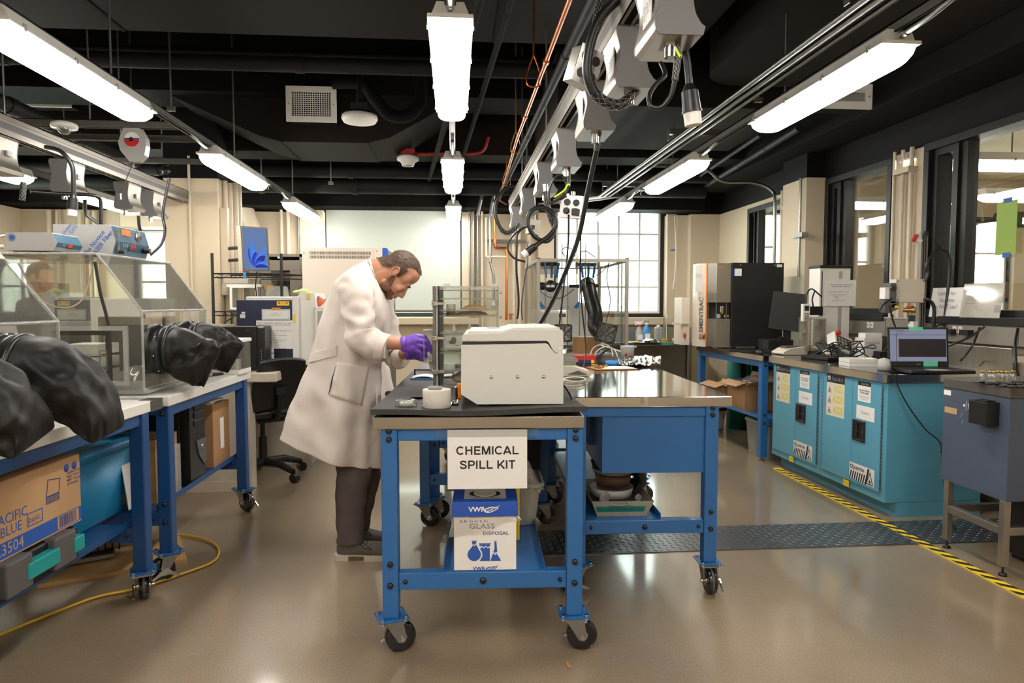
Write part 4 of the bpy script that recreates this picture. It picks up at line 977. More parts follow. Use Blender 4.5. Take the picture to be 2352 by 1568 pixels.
# books and papers at the back of the mat
p = FBp(.03,1.16,MT);t = thing('ring_binder','dark blue hardback binder lying on the black mat','book',p,RB-.1)
MB().bx(0,0,0,.21,.28,.003).bx(0,0,.028,.21,.28,.031).bx(-.003,0,0,0,.28,.031).done('cover','navy',t);MB().bx(.004,.004,.003,.206,.276,.026).done('pages','paper',t)
p = FBp(.03,.95,MT)
t = thing('paper_booklet','pale blue folded booklet in front of the blue binder','paper',p,RB)
MB().sheet(lambda u,v: (u*.2,v*.15,.003+.014*abs(math.sin(u*5))*(1-.3*v)),12,4).done('sheet','paper',t,solid=.002);MB().bx(.0,-.002,0,.2,.0,.008).done('edge','painter_blue',t)
solo('dust_ring','faint chalk ring mark on the black mat','mark',MB().lathe([(.036,0),(.04,.0004),(.04,0)],30,o=tuple(FBp(.13,.3,MT+.0003))),'ink_grey')
t = thing('black_block','small black clamp block at the far left edge of the mat','block',FBp(-.0,.55,MT));MB().bx(-.03,0,-.03,0,.02,-.005).done('block','black_plastic',t);MB().bx(-.035,.004,-.024,-.03,.016,-.01).done('knob','black_plastic',t)
# ---------------------------------------------------------------- people
def capsule(mb,a,b,ra,rb,n=14):
    a,b = V(a),V(b)
    mb.ell(a,(ra,)*3,None,14,8);mb.ell(b,(rb,)*3,None,14,8)
    mb.tube([a,b],[ra,rb],n)
def chain(mb,pts):
    for (a,ra),(b,rb) in zip(pts,pts[1:]): capsule(mb,a,b,ra,rb)
def remesh(mb,voxel,smooth=6,name='tmp',fac=.5):
    o = mb.done(name,'skin');q = o.modifiers.new('r','REMESH');q.mode = 'VOXEL';q.voxel_size = voxel;q.use_smooth_shade = True
    s = o.modifiers.new('s','SMOOTH');s.iterations = smooth;s.factor = fac
    dg = bpy.context.evaluated_depsgraph_get();me = bpy.data.meshes.new_from_object(o.evaluated_get(dg))
    old = o.data;bpy.data.objects.remove(o);bpy.data.meshes.remove(old)
    return me
def obj(name,me,m,parent):
    me.materials.clear();me.materials.append(MATS[m]);me.name = name
    me.polygons.foreach_set('use_smooth',[True]*len(me.polygons))
    o = bpy.data.objects.new(name,me);COL.objects.link(o);o.parent = parent;return o
def extract(me,test,off,name,m,parent,jit=0.0,Mi=None):
    keep = [test(Mi @ v.co) for v in me.vertices];idx = {};vs = [];fs = []
    for p in me.polygons:
        if all(keep[i] for i in p.vertices):
            f = []
            for i in p.vertices:
                if i not in idx:
                    v = me.vertices[i];idx[i] = len(vs)
                    vs.append(v.co + v.normal*(off + jit*noise.noise(v.co*130) + jit*.8*noise.noise(v.co*45)))
                f.append(idx[i])
            fs.append(f)
    cnt = {}
    for f in fs:
        for a,b_ in zip(f,f[1:] + f[:1]): cnt[tuple(sorted((a,b_)))] = cnt.get(tuple(sorted((a,b_))),0) + 1
    nb = {}
    for (a,b_),c in cnt.items():
        if c == 1: nb.setdefault(a,[]).append(b_);nb.setdefault(b_,[]).append(a)
    for _ in range(6):
        nv = {a: vs[a]*.4 + sum((vs[q] for q in l),V())*(.6/len(l)) for a,l in nb.items()}
        for a,p in nv.items(): vs[a] = p
    b = MB();b.add(vs,fs,True);return b.done(name,m,parent)
def head(mb,H):           # H: head-local (x forward, y left, z up; origin between the ears) -> world
    def E(c,r,rot=None): mb.ell(c,r,rot,20,14,H)
    E((-.004,0,.040),(.090,.074,.080));E((.035,0,.050),(.056,.062,.056));E((.040,0,-.030),(.050,.058,.062))
    E((.050,0,-.066),(.043,.046,.036));E((.070,0,-.094),(.022,.024,.018));E((-.045,0,.0),(.046,.060,.055))
    for s in (-1,1):
        E((.064,s*.040,-.034),(.024,.020,.022));E((.078,s*.026,.012),(.015,.024,.010));E((.022,s*.050,-.078),(.034,.014,.022));E((.045,s*.048,.03),(.03,.016,.03))
        E((.078,s*.032,-.010),(.0135,.0145,.0125))
        E((-.006,s*.077,-.002),(.017,.007,.030),(0,.2,s*.3));E((-.002,s*.075,-.026),(.010,.006,.011))
        mb.tube([H @ V(p) for p in spline([(.008,s*.078,-.022),(.010,s*.083,.012),(-.004,s*.088,.028),(-.020,s*.089,.018),(-.019,s*.086,-.008),(-.008,s*.082,-.026)],4)],.0042,8)
        E((.097,s*.010,-.050),(.010,.0075,.007))
    mb.tube([H @ V(p) for p in ((.082,0,.006),(.092,0,-.012),(.104,0,-.034),(.108,0,-.047))],[.008,.0085,.0105,.0115],12)
    E((.107,0,-.047),(.0115,.0115,.010));E((.086,0,-.066),(.012,.021,.008));E((.085,0,-.078),(.012,.018,.0065))
def coat_shell(rings,cy,t,m='coat_white',fold=1.0,name='lab_coat',nseg=56):
    # rings: (back point, front point, half width); cloth folds deepen to the hem
    out = [];R = len(rings)
    fine = []
    for i in range(R - 1):
        for k in range(4):
            s = k/4;a,b = rings[i],rings[i+1]
            fine.append((V(a[0]).lerp(V(b[0]),s),V(a[1]).lerp(V(b[1]),s),a[2] + (b[2]-a[2])*s))
    fine.append((V(rings[-1][0]),V(rings[-1][1]),rings[-1][2]))
    for i,(bk,ft,wy) in enumerate(fine):
        v = 1 - i/(len(fine)-1);c = (bk+ft)/2;e = (ft-bk)/2;r = []
        for j in range(nseg):
            a = 2*PI*j/nseg;ca,sa = math.cos(a),math.sin(a)
            ca2 = math.copysign(abs(ca)**.85,ca);sa2 = math.copysign(abs(sa)**.8,sa)
            amp = fold*(.003 + .013*v**1.5)
            w_ = 1 + amp/.2*(math.sin(5*a + 1.3 + 1.2*v) + .6*math.sin(9*a + 2*v))
            p = c + e*ca2*w_ + V((0,wy*sa2*w_,0))
            q = .010 - .030*abs(noise.noise(V((p.x*5+p.z*2.5,p.y*5,p.z*2.2)))) + noise.noise(V((p.x*13+p.z*9,p.y*13,p.z*8)))*.007 - .010*abs(noise.noise(V((p.x*9-p.z*8,p.y*9+3,p.z*7))))
            d = (p - c).normalized();r.append(p + d*q*fold)
        out.append(r)
    b = MB();b.loft(out,caps=False);return b.done(name,m,t,sub=1,solid=.004)
def sleeve(path,t,name='sleeve',m='coat_white',n=28,amp=.010,seed=0):
    P = spline([p for p,r in path],6);rr_ = []
    for i in range(len(path)-1):
        for k in range(6): rr_.append(path[i][1] + (path[i+1][1]-path[i][1])*k/6)
    rr_.append(path[-1][1]);b = MB();b.tube(P,rr_,n,caps=False)
    nv = []
    for i,p in enumerate(b.v):
        k = i//n;c = P[k];d = (V(p)-c).normalized()
        an = 2*PI*(i % n)/n;q_ = V(p)*9 + V((seed,0,0));ph = .9 - 2.6*abs(noise.noise(V((q_.x+q_.z*.8,q_.y,q_.z*1.3)))) + .7*noise.noise(q_*2.6) + .35*math.sin(k*.6 + 2*an)*noise.noise(V((k*.23,seed,1)))
        nv.append(tuple(V(p) + d*amp*ph))
    b.v = nv;return b.done(name,m,t,sub=1,solid=.004)

PB = lambda x,y,Y=3.46: PY(x,y,Y)
me_t = thing('person','bearded man in white lab coat and purple gloves bending over the front bench','person',(-.5,3.46,0))
ME = V(me_t.location)
def L_(p): return V(p) - ME
ear = PB(909,626,3.385);hc = V((ear.x,3.462,ear.z))
f_,u_ = V((.56,-.03,-.83)).normalized(),V((.83,0,.56));u_ = (u_ - f_*u_.dot(f_)).normalized();l_ = u_.cross(f_)
Hw = Matrix(((f_.x,l_.x,u_.x,hc.x-ME.x),(f_.y,l_.y,u_.y,hc.y-ME.y),(f_.z,l_.z,u_.z,hc.z-ME.z),(0,0,0,1)))
mb = MB();head(mb,Hw)
capsule(mb,Hw @ V((-.026,0,-.03)),L_(PB(846,640)),.058,.064);capsule(mb,Hw @ V((-.045,0,.0)),L_(PB(850,625)),.05,.06)
chain(mb,[(L_(PB(838,655)),.09),(L_(PB(826,720)),.125),(L_(PB(805,800)),.125),(L_(PB(800,900)),.135),(L_(PB(805,960)),.13)])
for s,hip,knee,ank in ((-1,PB(808,965,3.38),PB(812,1110,3.37),PB(803,1240,3.36)),(1,PB(818,965,3.55),PB(836,1110,3.57),PB(818,1212,3.58))):
    chain(mb,[(L_(hip),.08),(L_(knee),.05),(L_(ank),.036)])
chain(mb,[(L_(PB(822,665,3.30)),.055),(L_(PB(824,775,3.24)),.042),(L_(PB(893,787,3.21)),.032),(L_(PB(921,790,3.20)),.027),(L_(PB(944,791,3.2)),.024)])
chain(mb,[(L_(PB(858,665,3.62)),.055),(L_(PB(880,780,3.62)),.042),(L_(PB(915,812,3.45)),.031),(L_(PB(932,813,3.36)),.026),(L_(PB(945,813,3.32)),.024)])
bme = remesh(mb,.0048,4);body = obj('body',bme,'skin',me_t)
Hi = Hw.inverted()
def hair_t(p):
    x,y,z = p
    if z > .135 or x < -.13 or abs(y) > .1: return False
    if z > .058: return x < .030 + (z-.058)*1.15 + .012*math.cos(y*60) - (.012 if abs(y) > .045 else 0)
    if z > .004 and abs(y) > .045: return x < .030 and not (abs(y) > .079)
    if z > .004: return x < -.03
    if abs(y) > .055 and .010 < x < .030 and z > -.012: return True
    return x < -.026 and z > -.040 and x < -.026 + (z+.0)*.9
extract(bme,hair_t,.0045,'hair','hair',me_t,.0035,Hi)
mat('beard',(142,98,70),0.75,var=.45,vs=150,bump=.4,bs=260,col2=(84,56,40))
def beard_t(p):
    x,y,z = p
    if z < -.118 or x < .0 or x > .115 or z > -.012: return False
    if abs(y) > .040 and x < .045: return z < -.014 - max(0,x-.022)*1.6
    if z > -.062: return False
    if -.085 < z < -.062: return abs(y) > .026 and x > .02 or x < .055 and abs(y) > .02
    return True
extract(bme,beard_t,.0016,'beard','beard',me_t,.0012,Hi)
extract(bme,lambda p: .082 < p[0] < .105 and abs(p[1]) < .024 and -.066 < p[2] < -.0605,.0014,'moustache','beard',me_t,.001,Hi)
mat('lip',(176,104,92),.45)
MB().ell((.0945,0,-.0695),(.006,.018,.0036),None,14,8,Hw).ell((.0935,0,-.0765),(.0062,.0155,.004),None,14,8,Hw).done('lips','lip',me_t)
for s in (-1,1):
    e = MB().ell((.0822,s*.032,-.0115),(.0095,.0105,.0052),None,16,10,Hw).done('eye','eye_white',me_t)
    MB().ell((.0893,s*.031,-.0135),(.0032,.0042,.0036),None,12,8,Hw).done('iris','hair',e)
    MB().tube([Hw @ V(p) for p in spline([(.092,s*.012,.006),(.0925,s*.026,.013),(.083,s*.042,.011)],4)],[.0022]*4 + [.0032]*4 + [.0018],8).done('eyebrow','hair',me_t)
    MB().tube([Hw @ V(p) for p in spline([(.0895,s*.020,-.008),(.0945,s*.031,-.004),(.087,s*.043,-.009)],4)],.0019,6).done('eyelid','skin',me_t)
# lab coat
prof = [((661,1000),(868,1067),.235),((668,975),(869,1035),.235),((680,935),(870,985),.225),((693,895),(871,935),.215),((706,852),(869,885),.205),((721,812),(868,846),.198),
        ((735,768),(872,812),.20),((749,722),(888,770),.20),((760,685),(895,735),.205),((775,652),(891,700),.205),((796,629),(884,676),.19),((816,614),(875,658),.155),((835,605),(868,643),.112),((847,600),(865,634),.088)]
coat = coat_shell([(L_(PB(*a)),L_(PB(*b)),c) for a,b,c in prof],3.46,me_t)
# standing collar and lapels
def collar(u,v):
    a = -2.2 + 4.4*u;lo = L_(PB(846,601)).lerp(L_(PB(868,645)),.5 - .5*math.cos(a*.5)*1.0 if False else (1-math.cos(a))/2)
    hi = L_(PB(853,589)).lerp(L_(PB(872,658)),(1-math.cos(a))/2)
    c = lo.lerp(hi,v);c.y += math.sin(a)*(.083 + .012*v);return tuple(c)
MB().sheet(collar,30,5).done('collar','coat_white',me_t,sub=1,solid=.006)
for s in (-1,1):
    q = [PB(856,606),PB(869,662),PB(879,700),PB(872,690),PB(860,650),PB(850,612)]
    yo = [.085,.060,.03,.085,.105,.10]
    b = MB();vs = [tuple(L_(p) + V((.006,s*y,.004))) for p,y in zip(q,yo)]
    b.add(vs,[(0,1,4,5),(1,2,3,4)],True);b.done('lapel','coat_white',me_t,solid=.006,sub=1)
# coat details: belt tab, pocket, slit, sleeve seams
from mathutils.bvhtree import BVHTree
bvh = BVHTree.FromPolygons([v.co for v in coat.data.vertices],[list(p.vertices) for p in coat.data.polygons])
def on_coat(x,y,off=.004):      # the near outer face of the coat, seen along the room's depth
    p = L_(PB(x,y,3.28));
    for k in range(4):
        h_ = bvh.ray_cast(V((p.x,-1,p.z)),V((0,1,0)))[0]
        if h_ is None: break
        p = L_(PB(x,y,h_.y + ME.y))
    return (h_ or p) + V((0,-off,0))
def patch(name,quad,n=10,off=.004,m='coat_white'):
    A_,B_,C_,D_ = [V((x,y,0)) for x,y in quad]
    def fn(u,v):
        q = A_.lerp(B_,u).lerp(D_.lerp(C_,u),v);return tuple(on_coat(q.x,q.y,off))
    return MB().sheet(fn,n,n).done(name,m,me_t,solid=.006)
patch('belt_tab',[(708,834),(774,817),(775,793),(716,810)])
patch('pocket',[(757,908),(832,932),(848,842),(775,830)])
MB().tube([on_coat(774,834,.002),on_coat(764,868,.002),on_coat(755,906,.002)],[.0015,.004,.0015],6).done('pocket_slit','navy',me_t)
for pts in (((782,655),(786,700),(796,760),(806,792)),((770,822),(758,920),(742,1035)),((862,840),(866,900),(864,1060))):
    MB().tube([on_coat(*p,.001) for p in [(q.x,q.y) for q in spline([V((x,y,0)) for x,y in pts],5)]],.0022,6).done('seam','coat_white',me_t)
path = [(L_(PB(816,640,3.33)),.066),(L_(PB(818,665,3.29)),.074),(L_(PB(821,705,3.26)),.070),(L_(PB(824,740,3.245)),.067),(L_(PB(829,768,3.235)),.066),(L_(PB(846,786,3.225)),.061),(L_(PB(866,793,3.22)),.058),(L_(PB(884,798,3.215)),.058)]
sleeve(path,me_t,amp=.015)
path = [(L_(PB(866,793,3.22)),.060),(L_(PB(872,795,3.22)),.0665),(L_(PB(888,799.5,3.215)),.0655),(L_(PB(887,799.5,3.215)),.052)]
sleeve(path,me_t,'rolled_cuff',amp=.003,seed=2)
path = [(L_(PB(858,655,3.60)),.066),(L_(PB(874,700,3.64)),.07),(L_(PB(887,750,3.64)),.066),(L_(PB(893,785,3.60)),.062),(L_(PB(903,806,3.52)),.058),(L_(PB(913,817,3.44)),.054)]
sleeve(path,me_t,amp=.012,seed=1)
path = [(L_(PB(905,811,3.49)),.058),(L_(PB(909,815,3.46)),.062),(L_(PB(917,820,3.42)),.060),(L_(PB(916,820,3.42)),.048)]
sleeve(path,me_t,'rolled_cuff',amp=.003,seed=3)
MB().add([L_(PB(868,655,3.42)),L_(PB(868,655,3.5)),L_(PB(881,700,3.5)),L_(PB(881,700,3.42))],[(0,1,2,3)]).done('shirt','shirt',me_t,solid=.004)
# trousers
def leg(path,name,seed):
    return sleeve(path,me_t,name,'tan_pants',28,.006,seed)
leg([(L_(PB(812,1020,3.40)),.078),(L_(PB(814,1055,3.385)),.086),(L_(PB(813,1085,3.37)),.082),(L_(PB(807,1130,3.365)),.072),(L_(PB(804,1180,3.36)),.065),(L_(PB(804,1225,3.36)),.063),(L_(PB(804,1243,3.36)),.061)],'trouser_leg',1)
leg([(L_(PB(822,1020,3.53)),.070),(L_(PB(830,1055,3.55)),.078),(L_(PB(838,1085,3.57)),.08),(L_(PB(834,1130,3.575)),.068),(L_(PB(826,1170,3.58)),.062),(L_(PB(821,1200,3.58)),.060),(L_(PB(819,1216,3.58)),.058)],'trouser_leg',4)
# shoes
def shoe(px,py,Y,rz):
    p = PY(px,py,Y);T = Matrix.Translation(V((p.x,Y,0)) - ME) @ Matrix.Rotation(rz,4,'Z')
    def ring(x,w_,h,z0,sq=.6):
        r = []
        for k in range(16):
            a = 2*PI*k/16;c,s = math.cos(a),math.sin(a)
            r.append(T @ V((x,w_*math.copysign(abs(c)**.8,c),z0 + (h-z0)*(.5+.5*math.copysign(abs(s)**sq,s)))))
        return r
    up = MB().loft([ring(-.005,.018,.07,.028),ring(.004,.030,.088,.024),ring(.04,.037,.098,.022),ring(.085,.038,.098,.022),ring(.12,.040,.086,.022),ring(.17,.045,.068,.022),ring(.22,.046,.056,.022),ring(.262,.038,.047,.022),ring(.285,.02,.036,.024)]).done('shoe','shoe_grey',me_t,sub=1)
    MB().prism([(x,y) for x,y in [(-.012,-.02),(.0,-.036),(.05,-.041),(.1,-.040),(.17,-.049),(.23,-.050),(.272,-.038),(.295,-.012),(.295,.012),(.272,.038),(.23,.050),(.17,.049),(.1,.040),(.05,.041),(0,.036),(-.012,.02)]],0,.028,T).done('sole','shoe_sole',up,bev=.004)
    MB().bx(.06,-.0445,.004,.15,-.040,.024,T).done('sole_band','shoe_brown',up)
    lc = MB()
    for k in range(4): lc.tube([T @ V(q) for q in spline([(.10+k*.02,-.026,.088-k*.008),(.105+k*.02,0,.098-k*.009),(.10+k*.02,.026,.088-k*.008)],4)],.0026,6)
    lc.tube([T @ V(q) for q in spline([(.10,-.01,.1),(.14,-.04,.085),(.165,-.05,.07),(.17,-.052,.06),(.13,-.048,.075),(.11,-.02,.098)],5)],.0024,6)
    lc.tube([T @ V(q) for q in spline([(.10,.01,.1),(.13,.035,.085),(.14,.05,.06)],5)],.0024,6)
    lc.done('laces','ink',up)
shoe(776,1270,3.365,-.05);shoe(783,1240,3.58,-.10)
# gloved hands
def glove(palm,fingers,name,m,par,O,cuff=None,vox=.0026):
    g = MB()
    for pts in palm: chain(g,[(V(p)-O,r) for p,r in pts])
    for pts,r0 in fingers:
        q = [V(p)-O for p in pts];chain(g,[(q[i],r0*(1-.09*i)) for i in range(len(q))])
    o = obj(name,remesh(g,vox,3),m,par)
    if cuff: MB().tube([V(p)-O for p,r in cuff],[r for p,r in cuff],20,caps=False).done('glove_cuff',m,o,solid=.002)
h = lambda x,y,d=0: PY(x,y,3.20 + d)
palm = [[(h(926,789),.0285),(h(940,787),.033),(h(955,782),.033)],[(h(930,795),.028),(h(948,797),.032),(h(958,796),.026)]]
fing = [([h(955,772,-.012),h(975,774,-.012),h(984,788,-.004),h(985,803,.0)],.0125),([h(958,781,-.018),h(979,785,-.02),h(988,798,-.012),h(988,811,-.002)],.0125),
        ([h(956,791,-.018),h(976,797,-.02),(h(981,808,-.012)),h(978,817,-.004)],.0118),([h(950,800,-.014),h(966,809,-.018),h(972,817,-.012),h(969,823,-.006)],.0108),
        ([h(938,786,.022),h(958,790,.034),h(974,797,.03),h(984,808,.012)],.0125)]
glove(palm,fing,'glove','glove_purple',me_t,ME,[(h(922,789.5),.0335),(h(927,789),.031),(h(934,788.5),.0335)])
h2 = lambda x,y,d=0: PY(x,y,3.31 + d)
palm = [[(h2(938,812),.024),(h2(952,811),.028)],[(h2(942,816,.01),.022),(h2(955,815),.022)]]
fing = [([h2(955,806,-.01),h2(972,806,-.03),h2(982,812,-.06)],.0105),([h2(956,812,-.012),h2(972,814,-.032),h2(981,819,-.06)],.0105),
        ([h2(954,817,-.012),h2(968,820,-.03),h2(977,824,-.05)],.0105),([h2(950,820,-.01),h2(962,824,-.02),h2(971,827,-.04)],.0098),([h2(942,806,-.02),h2(956,802,-.04),h2(970,803,-.06)],.011)]
glove(palm,fing,'glove','glove_purple',me_t,ME,[(h2(934,813),.029),(h2(939,813),.026)])

# second person behind, mostly hidden
p2 = thing('person','person in white coat mostly hidden behind the man, lime gloved hand on navy instrument','person',(-.74,5.55,0))
ME2 = ME;ME = V(p2.location)
Q = lambda x,y,Y=5.55: PY(x,y,Y)
hc = Q(846,640);f_,u_ = V((-.92,.1,-.38)).normalized(),V((-.38,0,.92));u_ = (u_ - f_*u_.dot(f_)).normalized();l_ = u_.cross(f_)
Hw2 = Matrix(((f_.x,l_.x,u_.x,hc.x-ME.x),(f_.y,l_.y,u_.y,hc.y-ME.y),(f_.z,l_.z,u_.z,hc.z-ME.z),(0,0,0,1)))
mb = MB();head(mb,Hw2)
capsule(mb,Hw2 @ V((-.03,0,-.03)),L_(Q(848,690)),.05,.06)
chain(mb,[(L_(Q(848,710)),.10),(L_(Q(846,780)),.12),(L_(Q(850,860)),.12)])
chain(mb,[(L_(Q(850,870,5.47)),.08),(L_(Q(858,950,5.47)),.05),(L_(Q(872,1030,5.47)),.036)]);chain(mb,[(L_(Q(850,870,5.63)),.08),(L_(Q(858,950,5.66)),.05),(L_(Q(884,1022,5.7)),.036)])
chain(mb,[(L_(Q(838,705,5.36)),.05),(L_(Q(776,735,5.2)),.04),(L_(Q(727,690,5.1)),.03),(L_(Q(714,678,5.08)),.026)])
chain(mb,[(L_(Q(840,705,5.74)),.05),(L_(Q(800,770,5.8)),.04),(L_(Q(760,740,5.7)),.03),(L_(Q(745,735,5.65)),.03)])
b2m = remesh(mb,.007,4);obj('body',b2m,'skin',p2)
extract(b2m,hair_t,.006,'hair','hair',p2,.004,Hw2.inverted())
pf2 = [((912,935),(795,935),.21),((906,900),(800,900),.2),((893,850),(806,850),.18),((884,805),(808,805),.17),((882,760),(806,760),.175),((880,725),(808,725),.18),((874,700),(818,702),.16),((864,688),(830,692),.1)]
me_t_save,me_t = me_t,p2
coat_shell([(L_(Q(*a)),L_(Q(*b)),c) for a,b,c in pf2],5.55,p2)
sleeve([(L_(Q(842,700,5.4)),.06),(L_(Q(800,728,5.25)),.065),(L_(Q(772,735,5.2)),.062),(L_(Q(750,716,5.14)),.055),(L_(Q(735,698,5.11)),.05)],p2,amp=.01,seed=5)
sleeve([(L_(Q(842,700,5.7)),.06),(L_(Q(805,765,5.8)),.065),(L_(Q(775,752,5.72)),.055)],p2,amp=.008,seed=6)
sleeve([(L_(Q(736,699,5.11)),.044),(L_(Q(724,690,5.09)),.040)],p2,'inner_cuff','orange_cuff',amp=.002)
sleeve([(L_(Q(850,870,5.47)),.09),(L_(Q(858,950,5.47)),.07),(L_(Q(872,1024,5.47)),.06)],p2,'trouser_leg','tan_pants',amp=.004);sleeve([(L_(Q(850,870,5.63)),.09),(L_(Q(858,950,5.66)),.07),(L_(Q(884,1016,5.7)),.06)],p2,'trouser_leg','tan_pants',amp=.004)
shoe(888,1030,5.47,PI - .1);shoe(908,1026,5.72,PI + .1)
g = lambda x,y,d=0: PY(x,y,5.08 + d)
glove([[(g(712,677),.026),(g(702,672),.029),(g(694,670.5),.026)]],[([g(694,669,-.02),g(684,669,-.022),g(676,671,-.022)],.010),([g(693,669,0),g(682,668.5,0),g(674,670.5,0)],.010),([g(693,669,.02),g(683,669,.02),g(677,671,.02)],.010),([g(695,670,.036),g(688,670,.04),g(682,671.5,.04)],.009),([g(706,675,-.03),g(697,674,-.05),g(690,675,-.055)],.010)],
      'glove','glove_lime',p2,ME,[(g(716,680),.030),(g(711,677),.028)],.004)
me_t = me_t_save
# ---------------------------------------------------------------- left benches
RL = -0.05
def LB(o,x,y,z=0,r=RL):
    c,s = math.cos(r),math.sin(r);return V((o[0] + x*c - y*s,o[1] + x*s + y*c,z))
o1 = V((-2.113,1.592,0));o2 = V((-2.025,3.13,0))
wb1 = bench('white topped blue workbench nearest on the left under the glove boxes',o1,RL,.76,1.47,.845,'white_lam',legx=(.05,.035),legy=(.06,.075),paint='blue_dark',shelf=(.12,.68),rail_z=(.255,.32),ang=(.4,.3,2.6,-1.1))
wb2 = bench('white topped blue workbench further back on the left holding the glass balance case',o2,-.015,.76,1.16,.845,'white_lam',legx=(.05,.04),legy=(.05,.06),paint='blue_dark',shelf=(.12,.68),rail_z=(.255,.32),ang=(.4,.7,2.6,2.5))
t = thing('foil_tape','silver tape patch on the chipped corner where the white worktops meet','tape',LB(o1,.70,1.475,.8445),RL)
MB().bx(.0,-.03,0,.063,.05,.0012).bx(.0605,-.05,-.045,.062,.055,.001).done('strip','galv',t)
# glove boxes
RG = -.02
def glovebox(lb,o,ln,h1,h2,xin,xtop,rings):
    # o: near lower front corner; runs along +Y; front panel upright to h1, then leaning back to h2 (xtop); back wall at -xin
    t = thing('glove_box',lb,'glove box',o,RG)
    prof = [(0,0),(0,h1),(-xtop,h2),(-xin,h2),(-xin,0)]
    e = MB()
    def panel(a,b,th=.006,nm='panel',m='acrylic'):
        (xa,za),(xb,zb) = a,b;d = V((xb-xa,0,zb-za));n_ = V((-d.z,0,d.x)).normalized()*th
        vs = [(xa,0,za),(xb,0,zb),(xb,ln,zb),(xa,ln,za)];vs += [tuple(V(p)+n_) for p in vs]
        MB().add(vs,[(0,1,2,3),(7,6,5,4),(0,4,5,1),(1,5,6,2),(2,6,7,3),(3,7,4,0)]).done(nm,m,t)
    panel(prof[0],prof[1],nm='front_panel',m='acrylic_clear');panel(prof[1],prof[2],nm='sloped_panel',m='acrylic');panel(prof[2],prof[3],nm='top_panel');panel(prof[3],prof[4],nm='back_panel',m='acrylic_clear')
    for y in (0,ln - .006): MB().prism([(x,z) for x,z in prof],-y,-y-.006,XZ()).done('end_panel','acrylic_clear',t)
    q = .006
    for (a,b) in zip(prof,prof[1:]):
        for y in (0,ln): e.tube([(a[0],y,a[1]),(b[0],y,b[1])],q,6)
    for a in prof: e.tube([(a[0],0,a[1]),(a[0],ln,a[1])],q,6)
    e.done('edge_trim','acrylic_edge',t)
    MB().bx(-xin-.01,-.02,-.001,.02,ln+.02,.012).done('base_plate','acrylic_edge',t)
    MB().rim(-.40,.035,-.06,.30,.02,0,.012,XZ()).done('hatch_frame','acrylic_edge',t)
    for (y,z,r) in rings:
        k = MB();A = Matrix.Translation((0,y,z)) @ Matrix.Rotation(PI/2,4,'Y')
        k.lathe([(r*.84,-.03),(r,-.03),(r,.006),(r*1.0,.018),(r*.93,.02),(r*.93,.05),(r*.98,.052),(r*.98,.066),(r*.9,.07),(r*.84,.07)],36,A)
        k.done('port_ring','black_plastic',t)
        for s in range(8):
            a = 2*PI*s/8+.2;MB().ell((.02,y+r*.965*math.cos(a),z+r*.965*math.sin(a)),(.005,.006,.006),None,8,5).done('ring_screw','chrome',t)
    return t
g2 = V((-1.386,3.16,.857));G2L = .74
G2 = glovebox('clear acrylic glove box in the middle of the left benches under two grey controllers',g2,G2L,.365,.618,.62,.185,[(.165,.185,.118),(.50,.19,.118)])
g1 = V((-1.445,1.72,.857))
G1 = glovebox('clear acrylic glove box nearest the left edge of the view',g1,.87,.335,.60,.60,.21,[(.17,.185,.118),(.585,.19,.118)])
def rsl(name,lb,par_o,y,z,spine,rad,fl=1.0,seed=0):
    # rubber sleeve: rings along a drooping spine, squashed and creased
    n = 40;P = spline(spine,6);R = []
    for i in range(len(rad)-1):
        for k in range(6): R.append(V(rad[i]).lerp(V(rad[i+1]),k/6))
    R.append(V(rad[-1]));rings = []
    for i,p in enumerate(P):
        a = P[max(0,i-1)];b = P[min(len(P)-1,i+1)];tg = (b-a).normalized()
        sd = V((0,1,0));sd = (sd - tg*sd.dot(tg)).normalized();up = tg.cross(sd);q = i/(len(P)-1);r = []
        for j in range(n):
            an = 2*PI*j/n;ca,sa = math.cos(an),math.sin(an);ex = 1 - .35*q;ca,sa = math.copysign(abs(ca)**ex,ca),math.copysign(abs(sa)**ex,sa);nv = noise.noise(V((math.cos(an)*1.7+seed,math.sin(an)*1.7,q*4+seed)));cr = 1 + min(1,q*2.5)*(.14 - .42*abs(nv) - .20*abs(noise.noise(V((math.cos(an)*3.4,math.sin(an)*3.4+seed,q*9)))) + .05*math.sin(3*an+seed+3*q))
            r.append(p + sd*ca*R[i].x*cr + up*sa*R[i].y*cr)
        rings.append(r)
    rings.append([rings[-1][0].lerp(v,.25)*0 + (sum(rings[-1],V())/n).lerp(v,.55) for v in rings[-1]])
    b = MB();b.loft(rings,caps=True);return b
c,s = math.cos(RG),math.sin(RG)
def GW(o,x,y,z): return V((o.x + x*c - y*s,o.y + x*s + y*c,o.z + z))
def sleeve_thing(lb,o,y,z,offs,rad,seed):
    sp = [GW(o,.05,y,z)] + [GW(o,*p) for p in offs]
    return solo('glove_sleeve',lb,'rubber sleeve',rsl('','',o,y,z,sp,rad,seed=seed),'sleeve_rubber',sub=1)
sleeve_thing('black rubber sleeve drooping from the near port of the middle glove box',g2,.165,.185,[(.10,.165,.17),(.15,.17,.13),(.20,.18,.115),(.235,.185,.10)],[(.108,.108),(.108,.11),(.10,.112),(.06,.11),(.012,.105)],1.0)
sleeve_thing('black rubber sleeve folded at the far port of the middle glove box',g2,.50,.19,[(.10,.50,.185),(.15,.50,.155),(.20,.505,.13),(.235,.51,.11)],[(.108,.108),(.11,.105),(.095,.10),(.055,.095),(.012,.085)],2.3)
sleeve_thing('long black rubber sleeve hanging over the worktop edge from the near glove box',g1,.585,.19,[(.10,.59,.18),(.165,.60,.14),(.22,.61,.08),(.265,.62,.015),(.285,.625,-.035)],[(.108,.108),(.112,.11),(.115,.105),(.112,.085),(.105,.05),(.10,.010)],3.1)
